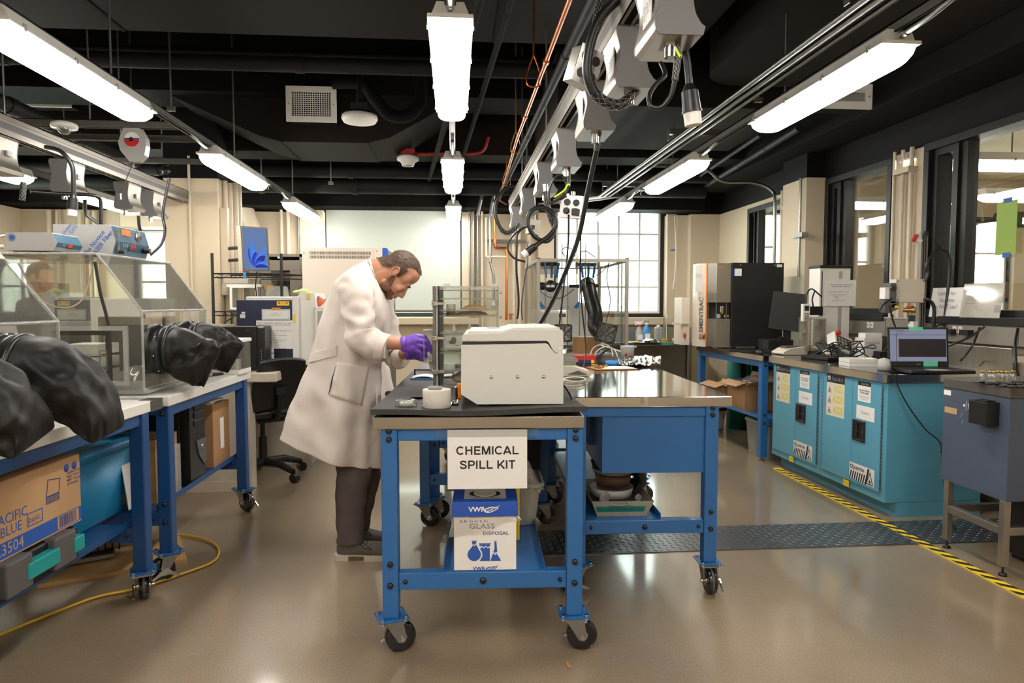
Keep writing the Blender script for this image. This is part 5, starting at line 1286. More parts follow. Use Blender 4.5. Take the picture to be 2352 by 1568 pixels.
sleeve_thing('black rubber sleeve at the left edge of the view, nearest the viewer',g1,.19,.17,[(.10,.24,.15),(.15,.28,.11),(.20,.31,.055),(.235,.325,-.0)],[(.108,.11),(.115,.115),(.12,.11),(.118,.07),(.112,.012)],4.4)
# things on and in the glove boxes
p = GW(g1,-.012,.42,.355);t = thing('paper_sheet','white paper sheet taped inside the sloped panel of the nearest glove box','paper',GW(g1,-.035,.52,.36),RG)
d = V((-.21,0,.265)).normalized();Mx = frame((0,0,0),(0,-1,0),d)
MB().bx(0,0,0,.3,.22,.0015,Mx).done('sheet','paper',t)
MB().bx(-.04,-.01,.0016,.012,.05,.0022,Mx).done('orange_tape','orange',t)
t = thing('plastic_wrap','crumpled clear film and card on top of the nearest glove box','film',GW(g1,-.30,.45,.607),RL);MB().sheet(lambda u,v: (-.05+u*.16,v*.40,.012+.035*abs(noise.noise((u*5,v*6,2)))),12,16).done('film','foil',t)
MB().box((.11,.36,-.03),(.05,.09,.004),(0,.9,0)).done('card','beige_plastic',t)
def controller(lb,o,w_,l_,h_,seg):
    t = thing('controller_unit',lb,'controller',o,RG)
    MB().prism([(0,.008),(w_,.008),(w_+.018,h_*.5),(w_-.004,h_),(0,h_)],0,-l_,XZ()).done('case','grey_light',t,bev=.003)
    Mf = frame((w_+.002,.006,.010),(0,1,0),(.018/(h_*.5),0,1))
    MB().prism([(w_+.001,.012),(w_+.0195,h_*.5),(w_+.0185,h_*.52),(w_-.001,h_-.004),(w_,h_*.5)],-.004,-l_+.004,XZ()).done('front_panel','blue_panel',t)
    Mq = frame((w_+.004,0,.012),(0,1,0),(.30,0,1))
    text(seg,.022*h_/.085,'led_red',t,frame((w_+.0175,l_*.50,h_*.40),(0,1,0),(.018/(h_*.5),0,1)),bold=.01)
    MB().bx(w_+.0125,l_*.38,h_*.26,w_+.0145,l_*.62,h_*.54).done('display','ink',t)
    text('0 0 0',.014*h_/.085,'paper',t,frame((w_+.019,l_*.27,h_*.40),(0,1,0),(.018/(h_*.5),0,1)))
    for y in (.02,l_-.02):
        for x in (.03,w_-.03): MB().lathe([(0,0),(.009,0),(.007,.012),(0,.012)],10,o=(x,y,0)).done('foot','zinc',t)
    return t
t = controller('small grey controller with red digits on top of the middle glove box',GW(g2,-.58,.02,.624),.20,.20,.088,'500')
b = MB();M = XZ((.028,-.001,.066))
b.prism([(.0105*math.cos(a*PI/8),.0105*math.sin(a*PI/8)) for a in range(16)],0,.0004,M)
for k in range(12):
    a = 2*PI*k/12;b.add([M @ V((.012*math.cos(a-.12),.012*math.sin(a-.12),.0003)),M @ V((.012*math.cos(a+.12),.012*math.sin(a+.12),.0003)),M @ V((.023*math.cos(a),.023*math.sin(a),.0003))],[(0,1,2)])
b.done('sunburst_sticker','print_blue',t)
t = controller('larger grey controller with red digits, dial and orange tag on the middle glove box',GW(g2,-.54,.30,.624),.27,.35,.155,'1.4')
M = frame((.06,-.001,.03),(.8,0,.6),(-.6,0,.8))
text('The Novace\nfor LASER Fiber',.03,'print_blue',t,frame((.20,-.0012,.055),(.62,0,.78),(-.78,0,.62)),bold=.01)
text('olution\nER CO2',.024,'print_blue',t,frame((.075,-.0012,.125),(.62,0,.78),(-.78,0,.62)))
Mo = lambda y,z: frame((.276,y,z),(0,1,0),(0,0,1))
MB().lathe([(0,.01),(.026,.01),(.026,.018),(.022,.02),(.0,.02)],20,frame((.272,.235,.115),(0,1,0),(0,0,1))).done('dial','chrome',t)
MB().lathe([(0,.0205),(.021,.0205)],20,frame((.272,.235,.115),(0,1,0),(0,0,1))).done('dial_face','paper',t)
MB().bx(.279,.08,.112,.284,.16,.142).done('orange_tag','orange',t)
MB().cyl((.285,.03,.03),(.285,.03,.13),.006,n=8).bx(.272,.02,.02,.285,.04,.14).done('flow_tube','vial_glass',t)
MB().cyl((.28,.29,.05),(.32,.29,.05),.014,n=12).cyl((.28,.045,.028),(.31,.045,.028),.009,n=12).done('knob','black_plastic',t)
cord('glovebox_cables','pale cable bundle lying on top of the middle glove box',[GW(g2,-.70,.05,.63),GW(g2,-.64,.0,.66),GW(g2,-.60,.05,.70),GW(g2,-.57,.12,.66),GW(g2,-.6,.3,.635)],.006,'beige_plastic')
cord('glovebox_tube','clear tube lying across the middle glove box top',[GW(g2,-.75,.0,.63),GW(g2,-.66,.02,.645),GW(g2,-.6,.04,.65)],.009,'white_plastic','tube')
cord('power_cable','tangle of black cables behind the larger grey controller',[GW(g2,-.25,.66,.66),GW(g2,-.22,.72,.72),GW(g2,-.21,.75,.80),GW(g2,-.24,.8,.9),GW(g2,-.22,.85,1.1)],.008)
cord('power_cable','black cables drooping inside the middle glove box',[GW(g2,-.35,.3,.60),GW(g2,-.33,.3,.45),GW(g2,-.31,.32,.3),GW(g2,-.3,.34,.02)],.008)
cord('glovebox_wire','pale wire sagging inside the middle glove box',[GW(g2,-.58,.1,.58),GW(g2,-.5,.12,.42),GW(g2,-.42,.16,.38),GW(g2,-.36,.2,.42),GW(g2,-.32,.22,.56)],.004,'beige_plastic')
solo('plastic_bag','clear plastic bag slumped inside the middle glove box','bag',MB().sheet(lambda u,v: tuple(GW(g2,-.24+.23*u,.05+.22*v,.014+.13*math.sin(PI*min(1,u*1.05))**.6*math.sin(PI*v)**.6*(.4+.6*u)+.012*noise.noise((u*8,v*8,0)))),20,14),'plastic_film')
t = thing('glovebox_instrument','grey instrument cabinet with latch inside the middle glove box','instrument',GW(g2,-.40,.40,.013),RL)
MB().bx(0,0,0,.26,.28,.32).done('body','grey_metal',t,bev=.004);MB().bx(.26,.02,.03,.266,.26,.30).bx(.02,-.006,.04,.24,0,.28).done('door','grey_dark',t)
MB().box((.05,-.012,.2),(.03,.012,.05)).box((.05,-.012,.08),(.03,.012,.05)).done('hinge','zinc',t)
t = thing('antechamber','black framed antechamber door with white baskets in the near end of the middle glove box','drawer',GW(g2,-.42,.03,.02),RL)
MB().rim(.0,0,.27,.26,.022,-.01,.0,XZ()).done('frame','black_plastic',t)
for k in range(3): MB().bx(.04,.03,.03+k*.06,.2,.2,.075+k*.06).done('basket','white_plastic',t)
MB().rim(.22,.08,.255,.17,.004,0,.003,XZ()).done('latch','zinc',t)
# dark equipment seen through the glove boxes
t = thing('equipment_cabinet','dark grey equipment cabinet seen through the glove boxes','cabinet',(-3.25,4.75,0),.0);MB().bx(0,0,0,.63,.6,1.30).done('body','grey_dark',t,bev=.006);MB().bx(.03,-.012,.2,.60,0,1.2).done('door','black_metal',t,bev=.004);MB().bx(.54,-.03,.6,.57,-.012,.8).done('handle','zinc',t);MB().bx(.1,.05,1.30,.5,.4,1.40).done('control_unit','black_metal',t,bev=.006)
t = thing('lab_instrument','white instrument with open tray seen through the middle glove box','instrument',(-2.42,4.75,.80),.0);MB().bx(0,0,.01,.40,.4,.49).done('body','white_plastic',t,bev=.01);MB().bx(0.02,.02,0,.38,.38,.01).done('base','grey_dark',t);MB().bx(.04,-.02,.06,.30,.0,.26).done('tray','grey_light',t)
# under the left benches
t = thing('cardboard_carton','brown paper towel carton with blue stripe under the near left bench','box',(-1.875,2.06,.456),-.06)
MB().bx(0,0,0,.46,.58,.25).done('carton','cardboard_light',t,bev=.003)
Fx = lambda y,z: frame((.4608,y,z),(0,1,0),(0,0,1))
MB().plate(Fx(.002,.008),.576,.050,.0006).done('blue_stripe','print_blue',t)
text('PACIFIC\nBLUE',.046,'print_blue',t,Fx(.215,.107),line=.85,maxw=.15)
text('23504',.05,'cardboard_light',t,frame((.4616,.205,.033),(0,1,0),(0,0,1)),maxw=.125)
text('basic',.03,'print_blue',t,Fx(.325,.090));MB().rim(0,0,.075,.045,.003,0,.0006,Fx(.29,.069)).done('logo_box','print_blue',t)
MB().plate(Fx(.44,.011),.12,.044,.0010).done('barcode_label','cardboard_light',t)
b = MB()
for k in range(16): b.bx(.005+k*.006,.004,.001,.005+k*.006+random.choice((.002,.003,.004)),.042,.0015,Fx(.445,.011))
b.done('barcode','print_navy',t)
text('Singlefold Recycled\nPaper Towel\n4000 / 16 packs\n250 towels',.014,'print_navy',t,Fx(.50,.175),align='LEFT',line=1.0)
b = MB();M = Fx(.385,.115)
for k in range(4): b.rim(0,k*.006,.07,k*.006+.006,.0016,0,.0006,M)
b.add([M @ V(q) for q in ((0,.024,0),(.07,.024,0),(.08,.075,0),(.012,.085,0),(.016,.081,0),(.076,.072,0),(.068,.028,0),(.004,.028,0))],[(0,1,6,7),(1,2,5,6),(2,3,4,5),(3,0,7,4)])
b.done('towel_drawing','print_navy',t)
for y,z in ((.50,.215),(.545,.215)): MB().lathe([(0,.0),(.014,.0),(.014,.0006),(0,.0006)],16,Fx(y,z)).done('recycling_badge','print_blue',t)
MB().lathe([(0,.0),(.022,.0),(.022,.0006),(0,.0006)],18,Fx(.05,.215)).done('round_badge','print_navy',t)
MB().bx(.2,.3,.25,.34,.36,.2508).bx(.1,.0,.25,.36,.12,.2508).done('top_print','print_navy',t)
t = thing('toolbox','black and teal plastic toolbox under the brown paper towel carton','toolbox',(-1.81,2.0,.3235),-.06)
MB().bx(0,0,0,.40,.60,.125).done('case','black_metal',t,bev=.012,seg=3)
for y in (.02,.20,.43): MB().bx(.38,y,.02,.425,y+.12,.132).done('corner_block','grey_dark' if y > .1 else 'black_metal',t,bev=.008)
tq = mat('toolbox_teal',(24,140,140),.45)
for y,w_ in ((-.005,.06),(.29,.16),(.53,.06)): MB().bx(.385,y,.045,.43,y+w_,.10).done('latch','toolbox_teal',t,bev=.006)
t = thing('storage_tote','blue plastic storage tote with lid under the left benches','tote',(-1.69,2.985,.3235),-.05)
def rr2(w_,d_,z,r=.05): return [(x,y,z) for x,y in rrect(w_,d_,r,5)]
MB().loft([rr2(.36,.46,0),rr2(.365,.47,.01),rr2(.44,.54,.30)]).done('tub','tote_blue',t)
MB().loft([rr2(.46,.56,.295,.06),rr2(.475,.575,.30,.06),rr2(.475,.575,.325,.06),rr2(.455,.555,.338,.06),rr2(.40,.50,.338,.05),rr2(.39,.49,.330,.05)]).done('lid','tote_lid',t)
MB().prism([(-.09,.02),(.07,.02),(.085,.265),(-.11,.265)],.2365,.258,frame((0,0,0),(1,0,0),(0,0,1))).done('molded_rib','tote_blue',t,bev=.01)
MB().box((.215,.19,.16),(.003,.09,.29),(0,-.13,0)).done('label_sheet','paper',t)
t = thing('wooden_crate','open pale wooden crate between the left bench legs','crate',(-1.79,3.28,.3235),-.04)
MB().bx(0,0,0,.40,.022,.05).bx(0,0,.25,.40,.022,.30).done('front_slats','plywood',t);MB().bx(0,.2,0,.40,.222,.05).bx(0,.2,.25,.4,.222,.30).done('back_slats','plywood',t)
MB().bx(.37,-.002,0,.40,.224,.30).done('end_post','wood',t);MB().bx(0,-.002,0,.03,.224,.30).done('end_post','wood',t);MB().bx(0,.022,0,.4,.2,.012).done('floor_board','plywood',t)
for z in (.22,.25): MB().ell((.4,.11,z),(.01,.01,.01)).done('bolt','zinc',t)
solo('acrylic_plate','clear acrylic plate standing beside the wooden crate','plate',MB().bx(-1.385,3.3,.324,-1.37,3.5,.56),'acrylic_edge')
t = thing('computer_tower','black and silver tower computer on the shelf of the rear left bench','computer',(-1.395,3.56,.3235),PI/2 - .04)
MB().bx(0,0,0,.19,.42,.42).done('case','black_metal',t,bev=.006)
MB().prism([(0,0),(.19,0),(.19,.38),(.16,.42),(0,.42)],0,.05,frame((0,0,0),(1,0,0),(0,0,1))).done('front_bezel','black_plastic',t,bev=.012)
for z in (.30,.34,.38): MB().bx(.05,-.056,z,.18,-.048,z+.03).done('drive_bay','black_metal',t,bev=.003)
MB().prism([(.07,.22),(.19,.22),(.19,.10),(.16,.08),(.10,.14)],.05,.056,XZ()).bx(.1885,-.045,.10,.192,.0,.22).done('silver_panel','grey_dark',t)
MB().ell((.13,-.058,.18),(.012,.006,.016)).done('power_button','chrome',t);MB().bx(.191,.0,.34,.1925,.07,.38).done('sticker','paper',t)
MB().bx(.191,-.02,.02,.1925,.0,.05).bx(.191,.01,.02,.1925,.03,.05).done('logo_sticker','painter_blue',t)
t = thing('cardboard_carton','tall brown cardboard box with papers on top on the rear left shelf','box',(-1.645,3.96,.3235),-.04)
MB().bx(0,0,0,.28,.25,.36).done('carton','cardboard',t,bev=.003)
MB().box((.14,.1,.366),(.22,.2,.01),(0,0,.2)).box((.17,.12,.374),(.2,.17,.006),(0,0,-.15)).done('papers','paper',t)
MB().plate(frame((.281,.10,.09),(0,1,0),(0,0,1)),.055,.18).done('shipping_label','paper',t);MB().plate(frame((.03,-.001,.08),(.8,0,.6),(-.6,0,.8)),.09,.07).done('sticker','paper',t)
MB().plate(frame((.10,-.001,.20),(1,0,0),(0,0,1)),.06,.05).done('black_label','ink',t)
text('VINOS 750',.02,'ink_grey',t,frame((.14,-.0012,.31),(1,0,0),(0,0,1)))
t = thing('vacuum_pump','grey vacuum pump on a plywood board on the floor behind the near left bench','pump',(-1.80,3.42,.02),.5)
MB().bx(-.12,-.1,.012,.12,.1,.03).done('foot_plate','zinc',t);MB().bx(-.22,-.08,.03,-.06,.08,.17).done('oil_case','white_plastic',t,bev=.01)
MB().cyl((-.06,0,.10),(.2,0,.10),.075,n=22).done('motor','grey_light',t);MB().cyl((.2,0,.1),(.24,0,.1),.07,.06,22).done('fan_cover','grey_dark',t)
for k in range(7): MB().lathe([(.076,0),(.082,0),(.082,.006),(.076,.006)],22,frame((-.04+k*.03,0,.1),(0,1,0),(0,0,1))).done('cooling_fin','black_metal',t)
text('1-5',.05,'red',t,frame((-.14,-.081,.09),(1,0,0),(0,0,1)),bold=.02)
solo('plywood_board','plywood board on the floor under the vacuum pump','board',MB().box((-1.66,3.42,.009),(.6,.4,.018),(0,0,.45)),'plywood')
cord('extension_cable','yellow extension cord curling on the floor by the left bench legs',[(-1.75,2.6,.01),(-1.55,2.95,.01),(-1.4,3.05,.01),(-1.25,3.22,.01),(-1.17,3.36,.01),(-1.22,3.55,.01),(-1.36,3.7,.01),(-1.6,3.8,.01)],.006,'yellow_cord','cord',8)
# glass balance case, pens, marble bench, computers
p = LB(o2,.55,.93,.845,-.04);t = thing('balance_case','analytical balance draught case of glass with white roof on the rear left bench','balance',p,-.04)
MB().bx(0,0,0,.20,.2,.028).done('base','white_plastic',t,bev=.004)
for (x0,y0,x1,y1) in ((0,0,.20,.004),(0,.196,.20,.2),(0,0,.004,.2),(.196,0,.2,.2)): MB().bx(x0,y0,.028,x1,y1,.19).done('glass_wall','acrylic_clear',t)
MB().bx(-.004,-.004,.185,.206,.204,.205).done('roof','white_plastic',t,bev=.003);MB().bx(.045,.15,.028,.065,.19,.185).done('column','white_plastic',t);MB().bx(.08,.12,.028,.19,.194,.185).done('back_panel','grey_dark',t)
MB().bx(.07,.05,.028,.17,.13,.085).done('weighing_stage','beige_plastic',t,bev=.004);MB().cyl((.11,.048,.055),(.11,.051,.055),.012,n=14).done('badge','brass',t);MB().ell((.135,.02,.208),(.008,.006,.004)).done('yellow_dot','yellow',t)
p = LB(o2,.50,.78,.852,-.04);t = thing('marker_pen','black and white marker pen lying on the rear left bench','pen',p,.0)
MB().cyl((0,0,0),(.07,0,0),.0065,n=12).done('barrel','white_plastic',t);MB().cyl((.07,0,0),(.12,0,0),.007,.005,12).done('cap','black_plastic',t)
p = LB(o2,.49,.82,.852,-.04);t = thing('marker_pen','green capped marker lying behind the black marker','pen',p,.0);MB().cyl((0,0,.002),(.03,0,.002),.008,n=12).done('cap','green_tape',t) ;MB().cyl((-.05,0,.0),(0,0,.0),.0065,n=12).done('barrel','white_plastic',t)
MATS['green_cap'] = mat('green_cap',(20,120,50),.4)
t.children[0].data.materials[0] = MATS['green_cap']
t = thing('laptop','small dark laptop open on the rear left bench behind the glove box','laptop',LB(o2,.42,1.12,.845,-.04),-.5)
MB().bx(0,-.2,0,.3,0,.015).done('keyboard_base','black_plastic',t);MB().bx(0,0,.012,.30,.012,.21).done('lid','black_plastic',t);MB().bx(.012,-.001,.03,.288,0,.20).done('screen','screen_teal',t);MB().bx(.05,-.002,.08,.25,-.001,.086).done('screen_bar','grey_dark',t)
# marble bench
t = thing('marble_bench','heavy marble topped weighing bench behind the rear left workbench','bench',(-2.6,4.55,0))
MB().bx(0,.05,.735,1.42,1.0,.80).done('top','marble',t,bev=.008)
MB().bx(-.1,.10,.07,1.20,.16,.735).done('front_panel','marble',t);MB().bx(1.20,.08,.0,1.24,.20,.735).done('side_panel','marble',t)
MB().bx(-.1,.09,.0,1.22,.18,.07).done('plinth','cream_metal',t)
t = thing('stone_bench','grey slate topped marble bench beyond the office chair','bench',(-2.0,5.2,0))
MB().bx(.4,.12,.74,1.0,.8,.80).done('top','slate',t,bev=.006);MB().bx(.3,.2,0,.86,.26,.74).done('panel','marble',t);MB().bx(.84,.18,0,.88,.8,.74).done('end_panel','marble',t)
t = thing('desktop_computer','black desktop computer case on the marble bench by the glass balance case','computer',PZ(500,852,.80) + V((0,.0,0)),.06)
MB().bx(.0,0,0,.255,.30,.30).done('case','black_metal',t,bev=.004);MB().bx(.255,0,0,.31,.30,.298).done('front_bezel','black_plastic',t,bev=.01)
MB().bx(.19,-.001,.27,.205,.0,.278).done('badge','chrome',t)
for k in range(7): MB().ell((.285,-.002,.06+k*.014),(.003,.002,.004),None,8,5).done('port','grey_light',t)
def wash_bottle(lb,o,m_cap,h_=.15,r=.036,lab=True,tipdir=1):
    t = thing('wash_bottle',lb,'bottle',o)
    MB().lathe([(0,0),(r,0),(r*1.02,.006),(r*1.02,h_*.82),(r*.85,h_*.95),(r*.55,h_)],20).done('bottle','white_plastic',t)
    MB().lathe([(r*.7,h_*.96),(r*.7,h_*1.12),(0,h_*1.14)],16).done('cap',m_cap,t)
    MB().tube(spline([(0,0,h_*1.1),(tipdir*.004,0,h_*1.35),(tipdir*.0,0,h_*1.5),(-tipdir*.02,0,h_*1.52),(-tipdir*.03,0,h_*1.38)],5),.0035,6).done('spout',m_cap,t)
    if lab:
        MB().lathe([(r*1.035,h_*.2),(r*1.035,h_*.72)],20).done('label','paper',t)
        b = MB();M = frame((0,-r*1.06,h_*.42),(1,0,0),(0,0,1)) @ Matrix.Rotation(PI/4,4,'Z')
        b.rim(-.016,-.016,.016,.016,.0018,0,.001,M).bx(-.016,-.0009,0,.016,.0009,.001,M).bx(-.0009,-.016,0,.0009,.016,.001,M).done('hazard_diamond','ink',t)
        MB().lathe([(r*1.045,h_*.66),(r*1.045,h_*.71)],20).done('label_band','painter_blue',t)
    return t
wash_bottle('white wash bottle with blue cap and hazard diamond beside the black desktop computer',PZ(622,843,.80),'print_navy')
t = thing('keyboard_tray','black flat device on the bench right of the wash bottle','device',PZ(636,842,.80) + V((0,.02,0)),.05)
MB().bx(0,0,0,.18,.12,.045).done('body','black_plastic',t,bev=.006);MB().bx(.01,.02,.045,.17,.1,.05).done('keys','black_metal',t)
# navy instrument
XO = PY(546,846,4.97);t = thing('diffractometer','navy and white X-ray instrument with warning sheets on the marble bench','instrument',(XO.x,4.97,.80),.0)
W_ = .385;h_ = .545
MB().bx(0,0,0,W_,.05,h_).done('navy_panel','navy',t,bev=.004)
MB().bx(.05,.05,.0,W_+.035,.45,h_+.028).done('housing','white_plastic',t,bev=.01)
MB().bx(W_,-.004,.0,W_+.045,.05,h_+.028).done('white_pillar','white_plastic',t,bev=.004)
MB().prism([(W_+.045,0),(W_+.17,.05),(W_+.19,.10),(W_+.19,.40),(W_+.16,.50),(W_+.15,.60),(W_+.05,.61),(W_+.03,.57)],-.03,-.42,XZ()).done('side_cover','white_plastic',t,bev=.008);t.scale = (1,1,.88)
MB().bx(W_+.16,-.02,.20,W_+.26,.3,.49).done('door','white_plastic',t,bev=.006);MB().bx(W_+.18,-.022,.225,W_+.245,-.019,.455).done('door_window','vial_glass',t)
for k in range(4):
    MB().bx(.255,-.006,.05+k*.03,.34,.002,.062+k*.03).done('vent_louvre','ink',t)
S = lambda x,z,w_,h_,m,nm: MB().bx(x,-.003,z,x+w_,-.0005,z+h_).done(nm,m,t)
S(.135,.15,.255,.23,'paper','warning_sheet');S(.175,.385,.195,.085,'paper','certificate');S(.28,.50,.085,.034,'yellow','radiation_label');S(.245,.467,.06,.016,'orange','orange_tape')
MB().rim(.18,.39,.365,.465,.0025,-.0,.0038,XZ()).done('certificate_border','teal_bottle',t)
text('NOT OPERATE UNLESS YOU ARE\nTRAINED FOR THIS EQUIPMENT',.0155,'ink_grey',t,frame((.262,-.0038,.35),(1,0,0),(0,0,1)),maxw=.235)
text('Name of equipment: X-RAY DIFFRACTION\n(XRD)\nTraining and more information:\nContact: - - - - - - -\nEmail: - - - @oregonstate.edu\nEntered until:  / /',.0135,'ink_grey',t,frame((.262,-.0038,.25),(1,0,0),(0,0,1)),maxw=.24,line=1.35)
text('Certificate\nserial no. 20 - 11 - 06\ncalibration record',.009,'ink_grey',t,frame((.27,-.0038,.43),(1,0,0),(0,0,1)))
for x in (.296,.349): MB().prism([(x-.010,.527),(x+.010,.527),(x,.509)],.003,.0036,XZ()).done('trefoil','red',t)
text('CAUTION\nX-RAYS',.008,'ink',t,frame((.323,-.0038,.517),(1,0,0),(0,0,1)))
S(.025,.40,.035,.03,'paper','tag');S(.035,.435,.025,.015,'paper','tag')
MB().bx(W_+.008,-.006,.36,W_+.024,-.0035,.43).done('yellow_strip','yellow',t);MB().bx(W_+.1,.02,.55,W_+.12,.028,.59).done('yellow_strip','yellow',t)
b = MB();M = XZ((W_+.01,-.0045,.02));b.prism([(0,0),(.02,0),(.004,.05),(0,.05)],0,.0006,M).done('blue_flash','print_navy',t)
# white oven cabinet
Y0 = 6.35;a = PY(693,568,Y0);t = thing('oven','tall cream oven cabinet with rows of vent slots behind the man','oven',(a.x,Y0,0))
Hh = a.z;W_ = PY(878,568,Y0).x - a.x
MB().bx(0,0,.1,W_,.75,Hh).done('cabinet','cream_metal',t,bev=.004)
MB().bx(W_,.02,.1,W_+.05,.73,Hh-.01).done('door','navy',t,bev=.006);MB().bx(W_+.0,.0,Hh-.13,W_+.045,.02,Hh).done('control_panel','box_blue',t)
MB().bx(W_-.075,-.004,.3,W_,0,Hh-.14).bx(W_-.075,-.004,Hh-.135,W_,0,Hh-.004).done('door_frame','cream_metal',t,bev=.002)
b = MB()
for r in (0,1):
    for k in range(54): b.bx(.07+k*.0102,-.0012,Hh-.062-.037*r,.0745+k*.0102,.002,Hh-.035-.037*r)
b.done('vent_slots','ink',t,kind='stuff')
for x,z in ((W_-.05,Hh-.03),(W_-.05,Hh-.09),(.02,Hh-.05)): MB().ell((x,-.004,z),(.006,.003,.006),None,8,6).done('screw','zinc',t)
MB().cyl((W_+.07,.1,1.0),(W_+.07,.1,1.5),.012,n=10).box((W_+.058,.1,1.02),(.03,.02,.02)).box((W_+.058,.1,1.48),(.03,.02,.02)).done('handle','zinc',t)
for x in (.05,W_-.05):
    for y in (.05,.7): MB().cyl((x,y,0),(x,y,.1),.03,n=12).done('foot','black_plastic',t)
MB().ell((.5,.3,Hh+.008),(.03,.02,.012)).done('top_cap','copper',t)
# grey cabinet with glazed doors, wire rack
Y0 = 7.6;a = PY(500,582,Y0);b_ = PY(692,582,Y0);t = thing('storage_cabinet','grey metal cabinet with glazed doors holding pink packages','cabinet',(a.x,Y0,0))
W_ = b_.x - a.x;Hh = a.z
MB().bx(0,.45,0,W_,.5,Hh).bx(0,0,0,.02,.5,Hh).bx(W_-.02,0,0,W_,.5,Hh).bx(0,0,Hh-.03,W_,.5,Hh).bx(0,0,.05,W_,.5,.09).bx(W_/2-.01,.02,.05,W_/2+.01,.5,Hh).done('carcass','grey_metal',t)
for i in (0,1):
    x0 = .02+i*(W_/2-.01);x1 = x0+W_/2-.02
    d = MB().rim(x0,.1,x1,Hh-.07,.11,0,.02,XZ()).done('door','grey_metal',t,bev=.003);MB().bx(x0+.1,-.012,.2,x1-.1,-.008,Hh-.17).done('glass','part_glass',d)
    for z in (.9,1.2,1.5): MB().bx(x0,.03,z,x1,.45,z+.015).done('shelf','grey_metal',t)
MB().bx(W_*.72,-.021,Hh-.05,W_*.78,-.02,Hh-.03).done('name_plate','paper',t)
for i,(z,hh) in enumerate(((1.515,.09),(1.60,.08),(1.215,.1),(1.31,.09))):
    solo('pink_package',['lower pink package on the upper cabinet shelf','upper pink package on the upper cabinet shelf','lower pink package on the middle cabinet shelf','upper pink package on the middle cabinet shelf'][i],'package',MB().ell((a.x+W_*.80,Y0+.2,z+hh/2),(.13,.13,hh*.55)),'pink','pink packages in the grey cabinet')
t = thing('wire_rack','black wire shelving rack in front of the grey cabinet','rack',(-2.15,6.30,0))
for x,y in ((0,0),(.60,0),(0,.45),(.74,.45)):
    q = MB().cyl((x,y,0),(x,y,1.70 if y == 0 else 1.66),.0135,n=10)
    for k in range(30): q.cyl((x,y,.1+k*.05),(x,y,.106+k*.05),.0145,n=10,caps=False)
    q.done('post','black_plastic',t)
for z in (.3,.80,1.18,1.52):
    q = MB()
    for y in (0,.45):
        for dz in (0,-.035): q.cyl((0,y,z+dz),(.60 + (.14 if y else 0),y,z+dz),.004,n=6)
        q.tube([(k*.02,y,z if k % 2 else z-.035) for k in range(31)],.0025,5)
    for x in (0,.60):
        for dz in (0,-.035): q.cyl((x,0,z+dz),(x + (.14 if x else 0),.45,z+dz),.004,n=6)
    for k in range(26): q.cyl((k*.0245,0,z+.003),(k*.0245 + .13*k/26,.45,z+.003),.0022,n=5)
    q.done('wire_shelf','black_metal',t)
t = thing('acrylic_hood','clear and pale blue acrylic hood with white frame on the wire rack','hood',(-1.98,6.30,1.2))
MB().rim(-.02,0,.22,.21,.018,0,.015,XZ((0,-.0,0))).bx(-.05,.0,.20,.25,.3,.225).done('frame','white_plastic',t);MB().prism([(.27,0),(.46,0),(.42,.21),(.30,.21)],.0,-.25,XZ()).done('blue_cover','acrylic_edge',t);MB().bx(.27,.02,.18,.33,.1,.225).done('clamp','brass',t);MB().bx(-.04,.02,.0,.26,.28,.2).done('hood','acrylic',t)
solo('beige_device','beige device lying on the wire rack hood','device',MB().bx(-2.08,6.36,1.43,-1.86,6.62,1.475).bx(-1.90,6.4,1.475,-1.80,6.56,1.495),'beige_plastic',bev=.006)
# monitor on the column
pm = PY(586,572,5.92);t = thing('wall_monitor','tilted monitor with blue petal wallpaper on a swing arm beside the column','monitor',pm,.0)
R = Matrix.Rotation(1.08,4,'Z') @ Matrix.Rotation(-.05,4,'Y')
w2,h2_ = .150,.185
MB().bx(-w2,0,-h2_,w2,.045,h2_,R).done('shell','beige_plastic',t,bev=.006);MB().rim(-w2,-h2_,w2,h2_,.014,0,.008,R @ XZ()).done('bezel','grey_dark',t)
MB().bx(-w2+.013,-.003,-h2_+.016,w2-.013,-.001,h2_-.013,R).done('screen','screen_blue',t)
random.seed(11)
for k in range(9):
    a = 1.9 - k*.26;q = []
    L = .13 + .05*math.sin(k*1.9);b0 = V((-.02,-.145))
    for s in range(12):
        u = s/11;q.append(b0 + V((math.cos(a),math.sin(a)))*L*u*1.25 + V((-math.sin(a),math.cos(a)))*.036*math.sin(PI*u)**.7)
    for s in range(11,-1,-1):
        u = s/11;q.append(b0 + V((math.cos(a),math.sin(a)))*L*u*1.25 - V((-math.sin(a),math.cos(a)))*.03*math.sin(PI*u)**.7)
    MB().prism([(max(-w2+.016,min(w2-.016,p.x)),max(-h2_+.03,p.y)) for p in q],.0032+k*.0002,.0033+k*.0002,R @ XZ()).done('wallpaper_petal',['petal_a','petal_b','petal_c'][k % 3],t)
MB().bx(-w2-.004,-.006,-h2_-.06,-w2+.026,-.004,-h2_+.01,R).done('blue_tag','painter_blue',t);MB().bx(-w2-.006,-.006,-h2_-.005,-w2+.018,-.003,-h2_+.025,R).done('red_tag','red',t)
MB().bx(-.02,.045,-.06,.05,.07,.06,R).done('mount_plate','black_plastic',t)
wx = -2.168 - pm.x
MB().bx(wx,.70,-.09,wx+.02,.76,.11).done('wall_plate','black_metal',t)
for z in (-.055,.055): MB().tube([(wx+.01,.73,z),(wx+.16,.60,z),(.03,.07,z*.9)],.016,8).done('swing_arm','black_plastic',t)
MB().tube(spline([(.0,.04,-h2_),(-.02,.06,-.3),(-.03,.07,-.42),(-.2,.1,-.55),(-.3,.1,-.62)],6),.006,6).done('cable','black_plastic',t)
